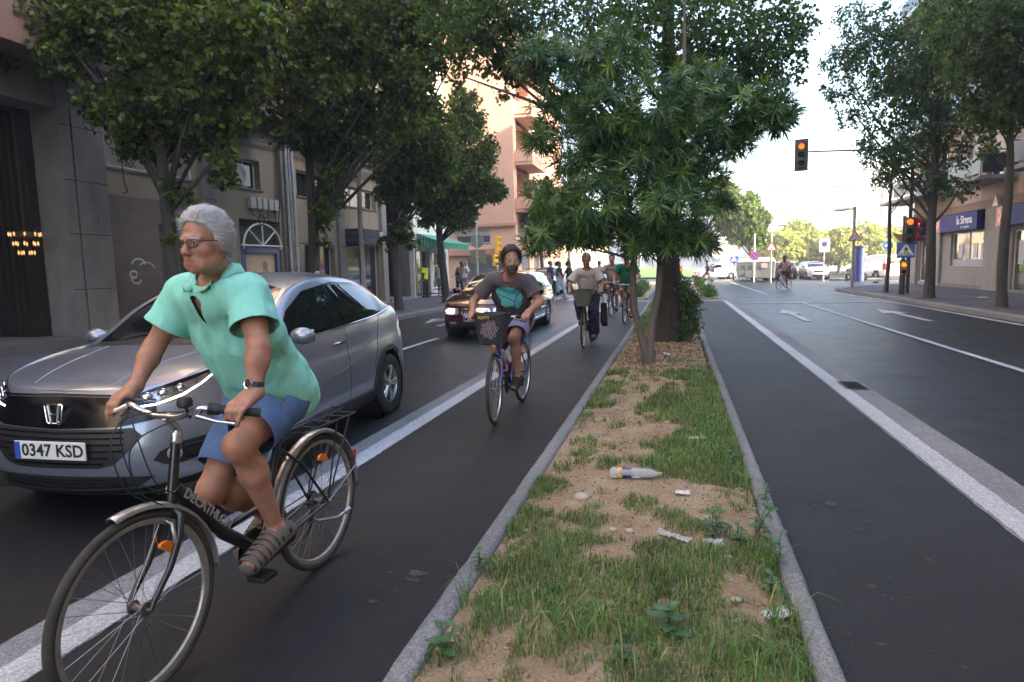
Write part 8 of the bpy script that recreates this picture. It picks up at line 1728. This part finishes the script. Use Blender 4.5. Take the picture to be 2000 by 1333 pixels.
# far walker with bag on the right road
pedestrian('far walker in purple top striding across the right road with a dark bag',stand(.42,armsw=.3),2.4,53.5,rad(-82),SKIN_D,C_('purple_top',(.12,.06,.11)),C_('plum_shorts',(.06,.04,.07)),full=False,z=0)
m=MB(); m.prism([(-.05,.0),(.35,-.1),(.42,.3),(.1,.45)],'y',-.12,.12); fb=tag(m.build('bag',C_('slate_bag',(.05,.07,.10)),None,bev=.03),'large dark bag slung behind the far walker','bag'); fb.location=(2.55,53.4,.85)
pedestrian('bending person in green patterned clothes behind the signal post',stand(.1,lean=1.3,armsw=.5),15.6,58.5,rad(100),SKIN_B,C_('olive_pattern',(.08,.13,.07),(12,.5)),C_('olive_pattern',(.08,.13,.07)),z=.0)
# ================================================================ STREET FURNITURE
GAL=mat('galvanised_post',(.33,.34,.35),.4,.7,nz=(6,.12)); DPOST=mat('dark_post',(.05,.05,.055),.45,.3,nz=(6,.2)); SYEL=mat('signal_yellow',(.75,.43,.02),.4); SGRN=mat('signal_dark',(.03,.035,.03),.45); REDON=mat('red_lamp_on',(1,.15,.03),.3,emit=((1,.10,.01),.55)); AMBON=mat('amber_red_on',(1,.3,.04),.3,emit=((1,.16,.01),.5)); LOFF=mat('lamp_off',(.035,.03,.025),.15)
TRW=mat('sign_face_white',(.72,.72,.72),.45); TRR=mat('sign_face_red',(.55,.03,.03),.45); TRB=mat('sign_face_blue',(.02,.09,.42),.4); BACKP=mat('sign_back',(.23,.235,.24),.5,.5,nz=(5,.1)); BLK2=mat('sign_black',(.02,.02,.02),.5)
def pole(par,r,h,m,name='post',base=True,x=0,y=0):
    mb=MB(); mb.tube([(x,y,0),(x,y,h)],r,14)
    if base: mb.tube([(x,y,0),(x,y,.03)],r*1.6,14)
    return mb.build(name,m,par,smooth=True,sharp=50)
def signal_head(par,loc,rz,on=0,n=3,body=SGRN,r=.10,back=None,lit=REDON):
    H=bpy.data.objects.new('signal_head',None); COL.objects.link(H); H.parent=par; H.location=loc; H.rotation_euler=(0,0,rz); s=r/.10; hh=.155*s*n
    m=MB(); m.box((-.14*s,-.08*s,-hh),(.14*s,.10*s,hh)); m.build('housing',body,H,bev=.03*s)
    if back: m=MB(); m.box((-.235*s,.0,-hh-.12*s),(.235*s,.02,hh+.12*s)); m.build('backboard',back,H,bev=.02*s)
    for i in range(n):
        z=hh-.155*s-.31*s*i; m=MB(); m.lathe([(.001,-.03),(r*.6,-.02),(r,0)],Matrix.Translation((0,-.095*s,z))@Matrix.Rotation(PI/2,4,'X')@Matrix.Scale(-1,4,(0,0,1)),n=24); m.build('lamp',lit if i==on else LOFF,H,smooth=True)
        m=MB(); V=[]; N=18
        for k in range(N+1):
            a=-.35+(PI+.7)*k/N; d=.20*s if .2<a<PI-.2 else .12*s; V+=[(r*1.12*math.cos(a),-.08*s,z+r*1.12*math.sin(a)),(r*1.12*math.cos(a),-.08*s-d,z+r*1.12*math.sin(a)-.01)]
        m.add(V,[(2*k,2*k+1,2*k+3,2*k+2) for k in range(N)]); o=m.build('visor',body,H,smooth=True); md=o.modifiers.new('t','SOLIDIFY'); md.thickness=.006*s
    return H
# big right signal on the kerb, with crossing sign and pedestrian light
t=thing('traffic_light','dark traffic light post with lit red lamp and blue crossing sign at the right kerb','traffic light',(8.5,28.2,.13))
pole(t,.105,1.35,DPOST); m=MB(); m.tube([(0,0,1.3),(0,0,3.0)],.06,12); m.build('upper_post',DPOST,t,smooth=True)
signal_head(t,(.14,-.16,2.42),rad(-14),0,3,SGRN,.11); signal_head(t,(.40,.03,2.42),rad(62),0,3,mat('signal_glow_tint',(.35,.02,.015),.35),.11,lit=REDON); signal_head(t,(.02,-.16,1.02),rad(-25),0,2,mat('walk_amber_box',(.24,.15,.02),.5),.085,lit=AMBON)  # second housing coloured red for the lit lamp's glow
m=MB(); m.prism([(-.38,2.35),(-.08,2.3),(-.08,2.0)],'y',-.1,.1); m.build('side_hood',mat('ochre_hood',(.4,.25,.06),.5),t)
def cross_sign(par,loc,rz,s,nm='crossing_sign'):
    S=bpy.data.objects.new(nm,None); COL.objects.link(S); S.parent=par; S.location=loc; S.rotation_euler=(0,0,rz); m=MB(); m.box((-s/2,-.01,-s*.48),(s/2,.01,s*.48)); m.build('blue_plate',TRB,S,bev=.006)
    m=MB(); m.prism([(-s*.44,-s*.32),(s*.44,-s*.32),(0,s*.44)],'y',-.016,-.0105); m.build('white_triangle',TRW,S)
    m=MB(); y0,y1=-.021,-.0165; m.prism([(.03*s,.24*s),(-.01*s,.28*s),(-.04*s,.24*s),(-.01*s,.19*s)],'y',y0,y1); m.prism([(-.05*s,.17*s),(.05*s,.17*s),(.07*s,.0),(-.04*s,.0)],'y',y0,y1); m.prism([(.05*s,.16*s),(.15*s,.03*s),(.12*s,.01*s),(.03*s,.10*s)],'y',y0,y1); m.prism([(-.05*s,.16*s),(-.12*s,.03*s),(-.09*s,.01*s),(-.02*s,.10*s)],'y',y0,y1)
    m.prism([(.0,.0),(.07*s,.0),(.14*s,-.26*s),(.09*s,-.27*s)],'y',y0,y1); m.prism([(-.04*s,.0),(.02*s,.0),(-.08*s,-.27*s),(-.13*s,-.26*s)],'y',y0,y1)
    for k in range(7):
        if k in (2,): continue
        x=(-.33+k*.105)*s; m.prism([(x-.03*s,-.31*s),(x+.02*s,-.31*s),(x*.8+.02*s,-.20*s),(x*.8-.015*s,-.20*s)],'y',y0-.001,y1-.001)
    m.build('walking_figure',BLK2,S); return S
cross_sign(t,(.03,-.18,1.70),rad(-14),.62)
# mast arm signal above the right carriageway
t=thing('overhead_signal','red traffic light hanging on a long arm above the right road','traffic light',(9.0,29.2,.13)); m=MB(); m.tube([(0,0,0),(0,0,4.9),(-.25,-.1,5.5),(-1.0,-.25,5.65),(-4.05,-1.0,5.62)],[.075,.06,.05,.04,.028],12); m.build('mast',DPOST,t,smooth=True); signal_head(t,(-4.25,-1.05,5.50),rad(-12),0,3,SGRN,.105,back=mat('backboard_dark',(.02,.03,.035),.5))
# central small signal past the median
t=thing('traffic_light','slim signal with amber-lit lamp at the end of the planted median','traffic light',(.15,29.4,0)); pole(t,.05,1.4,DPOST); signal_head(t,(0,-.02,1.12),rad(0),0,2,mat('amber_housing',(.45,.24,.02),.5),.085,lit=AMBON)
# left yellow signal seen from the side
t=thing('traffic_light','yellow traffic light seen side-on behind the bearded cyclist','traffic light',(-11.3,41.2,.13)); pole(t,.06,2.6,GAL); signal_head(t,(0,.1,2.85),rad(95),9,3,SYEL,.125); signal_head(t,(-.05,-.2,1.85),rad(60),9,2,SYEL,.12)
t=thing('traffic_light','small yellow signal behind the scooters near the peach wall','traffic light',(-12.6,34.6,.13)); pole(t,.05,2.3,GAL); signal_head(t,(0,0,2.35),rad(80),9,1,SYEL,.13)
# sign pole seen from behind (round + rectangular plate)
t=thing('sign_post','grey pole with the backs of a round sign and a square sign','sign',(-11.3,36.8,.13)); pole(t,.06,4.4,GAL); m=MB(); m.lathe([(.001,-.01),(.40,-.01),(.40,.01),(.001,.01)],Matrix.Translation((.0,.09,2.95))@Matrix.Rotation(PI/2,4,'X'),n=36); m.build('round_sign_back',BACKP,t); m=MB(); m.box((-.48,.08,1.65),(.48,.10,2.45)); m.build('square_sign_back',mat('olive_sign_back',(.20,.19,.10),.55),t,bev=.01); m=MB(); m.box((-.12,.05,2.9),(.12,.085,3.0)); m.box((-.12,.05,2.0),(.12,.085,2.1)); m.build('bracket',GAL,t)
# curved lamp post on the left
t=thing('street_lamp','tall steel lamp post curving at the top in front of the left shops','street lamp',(-9.75,19.2,.13)); m=MB(); m.tube([(0,0,0),(0,0,1),(0,0,3.4),(.03,0,4.6),(-.02,.1,5.6),(.3,.1,7.2),(1.1,.1,8.4)],[.095,.085,.075,.068,.06,.055,.05],14); m.tube([(0,0,0),(0,0,.6)],.11,14); m.build('post',GAL,t,smooth=True,sharp=60); m=MB(); m.box((1.0,-.12,8.32),(1.8,.32,8.45)); m.build('lamp_head',GAL,t,bev=.03)
# lamp post upper right corner
t=thing('street_lamp','grey lamp post arm crossing the top right corner','street lamp',(8.3,11.2,.13)); m=MB(); m.tube([(0,0,0),(0,0,4.2),(-.12,0,5.4),(-.55,.1,7.0)],[.09,.075,.06,.05],12); m.build('post',GAL,t,smooth=True); m=MB(); m.box((-1.2,-.1,6.95),(-.5,.3,7.08)); m.build('lamp_head',GAL,t,bev=.03)
# right corner lamp with roundabout sign
t=thing('street_lamp','lamp post with triangular roundabout warning sign on the right corner','street lamp',(8.1,33.9,.13)); pole(t,.07,3.85,GAL); m=MB(); m.tube([(0,0,3.72),(-.35,0,3.74),(-.5,0,3.72)],.03,8); m.build('arm',GAL,t,smooth=True)
m=MB(); m.lathe([(.001,.05),(.12,.03),(.16,0),(.1,-.03),(.001,-.035)],Matrix.Translation((-.62,0,3.70))@Matrix.Scale(1.9,4,(1,0,0)),n=20); m.build('lamp_head',GAL,t,smooth=True)
def tri_sign(par,loc,s,kind='ring',rz=0):
    S=bpy.data.objects.new('warning_sign',None); COL.objects.link(S); S.parent=par; S.location=loc; S.rotation_euler=(0,0,rz); m=MB(); m.prism([(-s*.5,-s*.29),(s*.5,-s*.29),(0,s*.58)],'y',-.01,.01); m.build('red_border',TRR,S,bev=.004); m=MB(); m.prism([(-s*.38,-s*.22),(s*.38,-s*.22),(0,s*.43)],'y',-.015,-.0105); m.build('white_face',TRW,S); m=MB()
    if kind=='ring':
        for a0 in (0,2.09,4.19): m.tube([(s*.13*math.cos(a),-.017,s*.13*math.sin(a)-.02) for a in np.linspace(a0,a0+1.5,8)],[s*.022]*6+[s*.04,s*.004],6)
    else: m.box((-.02*s,-.018,-.13*s),(.02*s,-.0155,.2*s)); m.prism([(-.1*s,-.15*s),(.1*s,-.15*s),(0,.05*s)],'y',-.019,-.0155)
    m.build('symbol',BLK2,S); return S
tri_sign(t,(.02,-.085,2.42),.60)
# far signs
t=thing('warning_sign','small triangular sign on a grey post beside the containers','sign',(6.6,50,.0)); pole(t,.06,3.7,GAL); tri_sign(t,(0,-.08,2.5),.7,'x'); m=MB(); m.tube([(0,0,3.65),(.5,0,4.0)],.03,6); m.build('arm',GAL,t); m=MB(); m.box((.4,-.12,3.96),(1.0,.12,4.08)); m.build('lamp_head',GAL,t,bev=.03)
t=thing('direction_sign','round blue sign with white arrow on a thin post on the island','sign',(16.2,57.5,.1)); pole(t,.03,3.2,TRW); m=MB(); m.lathe([(.001,-.01),(.36,-.01),(.36,.01)],Matrix.Translation((0,-.05,2.45))@Matrix.Rotation(PI/2,4,'X'),n=28); m.build('blue_disc',TRB,t); m=MB(); m.box((-.22,-.07,2.41),(.05,-.065,2.49)); m.prism([(.04,2.31),(.24,2.45),(.04,2.59)],'y',-.07,-.065); m.build('white_arrow',TRW,t); signal_head(t,(-.02,0,3.35),0,0,2,mat('far_signal',(.3,.3,.25),.5),.10,lit=LOFF)
t=thing('parking_sign','white parking sign with blue-red disc on a striped post before the white saloon','sign',(10.5,52,0)); pole(t,.035,2.9,TRW); m=MB(); m.box((-.35,-.05,2.1),(.35,-.03,3.1)); m.build('white_plate',TRW,t,bev=.01); m=MB(); m.lathe([(.001,0),(.2,0)],Matrix.Translation((0,-.056,2.68))@Matrix.Rotation(PI/2,4,'X'),n=24); m.build('red_disc',TRR,t); m=MB(); m.lathe([(.001,0),(.15,0)],Matrix.Translation((0,-.06,2.68))@Matrix.Rotation(PI/2,4,'X'),n=24); m.build('blue_disc',TRB,t); m=MB(); m.box((-.34,-.057,2.98),(.34,-.052,3.09)); m.build('grey_band',mat('far_grey_band',(.35,.4,.45),.6),t)
t=thing('no_stopping_sign','round no-parking sign on a white post by the leaning evergreen','sign',(5.75,52.5,0)); pole(t,.05,3.6,TRW); m=MB(); m.lathe([(.001,0),(.33,0)],Matrix.Translation((0,-.06,1.95))@Matrix.Rotation(PI/2,4,'X'),n=28); m.build('red_disc',TRR,t); m=MB(); m.lathe([(.001,0),(.24,0)],Matrix.Translation((0,-.066,1.95))@Matrix.Rotation(PI/2,4,'X'),n=28); m.build('blue_disc',TRB,t); m=MB(); m.prism([(-.2,2.1),(-.15,2.15),(.2,1.8),(.15,1.75)],'y',-.075,-.068); m.build('red_bar',TRR,t)
t=thing('sign_post','blue square crossing sign on a dark pole beyond the junction','sign',(4.9,60,0)); pole(t,.05,3.4,DPOST); cross_sign(t,(0,-.08,1.75),0,.6)
t=thing('roundabout_board','large pale direction board showing a roundabout symbol','sign',(3.9,66,0)); pole(t,.05,2.6,TRW,x=.3); pole(t,.05,2.6,TRW,x=1.2,name='second_post'); m=MB(); m.box((-.55,-.06,1.95),(1.7,-.02,4.0)); m.build('board',TRW,t,bev=.02); m=MB(); m.tube([(.0+.16*math.cos(a),-.075,2.9+.16*math.sin(a)) for a in np.linspace(0,6.28,18)],.035,6); 
for a in (0,1.57,3.14,4.71): m.tube([(.2*math.cos(a),-.075,2.9+.2*math.sin(a)),(.36*math.cos(a),-.075,2.9+.36*math.sin(a))],.03,6)
m.build('roundabout_symbol',BLK2,t); m=MB()
for i in range(5): m.box((.7,-.066,2.35+i*.3),(1.5,-.062,2.43+i*.3))
m.build('text_lines',mat('far_red_text',(.5,.3,.3),.5),t)
# containers
CG=mat('container_grey_green',(.16,.19,.19),.6,nz=(3,.12)); CL=mat('container_glass_panel',(.3,.38,.33),.25,nz=(4,.4)); CW=mat('container_roof',(.62,.63,.62),.6)
def container(x,y,lab,rz=0,side=True):
    t=thing('waste_container',lab,'container',(x,y,.1),rz,'containers by the leaning evergreen'); m=MB(); m.prism([(-.75,.15),(.75,.15),(.8,1.35),(.55,1.7),(-.55,1.7),(-.8,1.35)],'y',-1.0,1.0); m.build('bin_body',CG,t,bev=.06); m=MB(); m.prism([(-.82,1.36),(.82,1.36),(.56,1.74),(-.56,1.74)],'y',-1.04,1.04); m.build('lid',CW,t,bev=.05)
    m=MB(); 
    for k in range(5): m.box((-.83,-.9+k*.38,.35),(-.79,-.9+k*.38+.25,1.25))
    m.build('side_panel',CL,t); m=MB(); m.box((-.2,-1.06,.95),(.25,-1.045,1.3)); m.build('sticker',mat('sticker_pink',(.6,.4,.4),.6),t)
    for sx in (-.6,.6): m=MB(); m.tube([(sx,-.8,.09),(sx+.06,-.8,.09)],.09,12); m.build('wheel',BLK,t)
container(6.6,53.5,'grey container nearest the far cyclist, with a pink sticker',rad(-8)); container(6.25,56.2,'second grey container, behind the first one',rad(-8)); container(5.9,59,'third container in the row, next to the striped barriers',rad(-8))
t=thing('litter_bin','dark slanted litter bin at the end of the container row','bin',(7.6,51.5,0),rad(-8)); m=MB(); m.prism([(-.2,0),(.25,0),(.12,1.1),(-.22,1.1)],'x',-.2,.2); m.build('bin_body',DPOST,t,bev=.03); m=MB(); m.box((-.23,-.26,1.1),(.23,.16,1.15)); m.build('rim',BLK,t)
for i in range(9):
    t=thing('barrier_post','white and red striped post, number %s from the left in the row before the containers'%('one two three four five six seven eight nine'.split()[i]),'bollard',(4.0+i*.22,70.5-i*.9,0),0,'striped posts beside the container row'); m=MB(); m.tube([(0,0,0),(0,0,1.0)],.07,10); m.build('post',TRW,t); m=MB(); m.tube([(0,0,.7),(0,0,.85)],.073,10); m.build('red_band',TRR,t)
m=MB(); m.tube([(3.95,70.7,1.02),(5.8,63.2,1.02)],.07,8); tag(m.build('barrier_rail',mat('rail_red_white',(.6,.3,.28),.5,nz=(1.2,.6),c2=(.7,.68,.66)),None),'red and white rail along the striped posts','barrier')
t=thing('cylinder_post','dark blue advertising cylinder standing on the island edge','street furniture',(12.6,51,.0)); m=MB(); m.tube([(0,0,0),(0,0,2.35)],.34,24); m.build('drum',mat('deep_blue_drum',(.03,.05,.22),.4,nz=(3,.15)),t,smooth=True,sharp=50); m=MB(); m.tube([(0,0,2.35),(0,0,2.45)],.42,24); m.build('cap',DPOST,t,smooth=True,sharp=50)
m=MB(); m.prism([(11.0,52.6),(23,52.2),(24,53.4),(11.4,53.6)],'z',-.02,.13); struct(m.build('traffic_island',CONC,bev=.03))
t=thing('bollard','short dark bollard on the island, leaning right','bollard',(16.7,55.5,.1)); m=MB(); m.tube([(0,0,0),(.08,0,.8)],[.09,.07],10); m.build('post',DPOST,t,smooth=True); m=MB(); m.tube([(.08,0,.8),(.085,0,.86)],.09,10); m.build('cap',BLK,t)
# motorbikes / scooter behind the signal
def scooter(label,x,y,rz,fm,sc=1,z=0):
    t=thing('motor_scooter',label,'scooter',(x,y,z),rz); t.scale=(sc,)*3
    for yy in (-.62,.62):
        m=MB(); m.lathe([(.15,-.05),(.24,-.06),(.27,0),(.24,.06),(.15,.05)],Matrix.Translation((0,yy,.27))@Matrix.Rotation(PI/2,4,'Y'),n=24); m.build('wheel',TYRE,t,smooth=True)
    F=Field(V3(-.3,-.9,.1),V3(.3,.95,1.15),.02); F.cone(V3(0,.75,.72),V3(0,.1,.70),.11,.13,.05,V3(1,0,0),1.2); F.cone(V3(0,.5,.5),V3(0,.1,.42),.15,.12,.06); F.cone(V3(0,-.3,.3),V3(0,.2,.3),.08,.09,.05,V3(1,0,0),1.6); F.cone(V3(0,-.4,.4),V3(0,-.5,.95),.13,.10,.06,V3(1,0,0),1.4); V,Q=F.mesh(); put('body_shell',V,Q,t,fm)
    m=MB(); m.tube([(-.32,-.42,1.05),(0,-.5,1.0),(.32,-.42,1.05)],.02,8); m.build('handlebar',BLK,t); m=MB(); m.box((-.13,.08,.8),(.13,.75,.88)); m.build('seat',BLK,t,bev=.03)
scooter('dark scooter leaning by the corner behind the signal post',12.7,52,rad(40),mat('scooter_dark',(.06,.06,.08),.3,coat=1))
def kick_scooter(label,x,y,rz,gm):
    t=thing('kick_scooter',label,'scooter',(x,y,.13),rz,'electric kick scooters on the left pavement')
    for yy in (-.45,.45): m=MB(); m.lathe([(.05,-.02),(.1,-.022),(.11,0),(.1,.022),(.05,.02)],Matrix.Translation((0,yy,.11))@Matrix.Rotation(PI/2,4,'Y'),n=20); m.build('wheel',TYRE,t,smooth=True)
    m=MB(); m.box((-.08,-.35,.12),(.08,.42,.17)); m.build('deck',DPOST,t,bev=.01); m=MB(); m.tube([(0,-.44,.15),(0,-.34,1.12)],.025,10); m.build('stem',GAL,t); m=MB(); m.tube([(-.25,-.33,1.12),(.25,-.33,1.12)],.02,8); m.build('handlebar',BLK,t); m=MB(); m.lathe([(.001,.09),(.08,.06),(.1,0),(.06,-.06),(.001,-.07)],Matrix.Translation((.02,-.42,.9)),n=14); m.build('helmet_pod',gm,t,smooth=True)
kick_scooter('kick scooter with a green pod beside the woman with the backpack',-11.2,32.2,rad(110),mat('mint_green',(.05,.4,.2),.5)); kick_scooter('kick scooter by the man in the white T-shirt',-12.0,31.5,rad(80),BLK)
# pigeons on the corner
def pigeon(x,y,rz,lab):
    t=thing('pigeon',lab,'bird',(x,y,.13),rz); F=Field(V3(-.12,-.25,0),V3(.12,.25,.3),.008); F.ell(V3(0,.02,.13),(.06,.12,.06),None,.02); F.cone(V3(0,-.08,.16),V3(0,-.12,.24),.035,.022,.02); F.ell(V3(0,-.125,.25),(.024,.03,.024),None,.01); F.cone(V3(0,-.145,.25),V3(0,-.18,.243),.008,.003,.005); F.cone(V3(0,.1,.13),V3(0,.22,.09),.03,.012,.02,V3(1,0,0),1.8)
    for s in (-1,1): F.cone(V3(s*.025,0,.09),V3(s*.025,-.01,.01),.008,.006,.005); F.cone(V3(s*.025,-.01,.008),V3(s*.028,-.05,.006),.006,.004,.004)
    V,Q=F.mesh(); put('body',V,Q,t,mat('pigeon_grey',(.09,.09,.11),.7,nz=(18,.5)))
pigeon(10.5,39.0,rad(60),'pigeon on the bright corner pavement'); pigeon(13.6,48.5,rad(100),'second pigeon, farther back near the traffic island')
crumple('paper_scrap','white paper scrap on the right pavement between the trees','litter',9.9,24.8,.25,.15,.06,WP,.2,.12)

# ---------------------------------------------------------------- air: thin haze added to whiten the far glare
mb=MB(); mb.box((-90,-60,-1.05),(95,150,30)); hz=mb.build('haze',None or mat('haze',(1,1,1))); tag(hz,kind='stuff'); hm_=_M['haze']; t=hm_.node_tree; t.nodes.remove(t.nodes['Principled BSDF'])
vol=t.nodes.new('ShaderNodeVolumePrincipled'); vol.inputs['Color'].default_value=(1,.98,.95,1); vol.inputs['Density'].default_value=.0016; t.links.new(vol.outputs[0],t.nodes['Material Output'].inputs['Volume'])
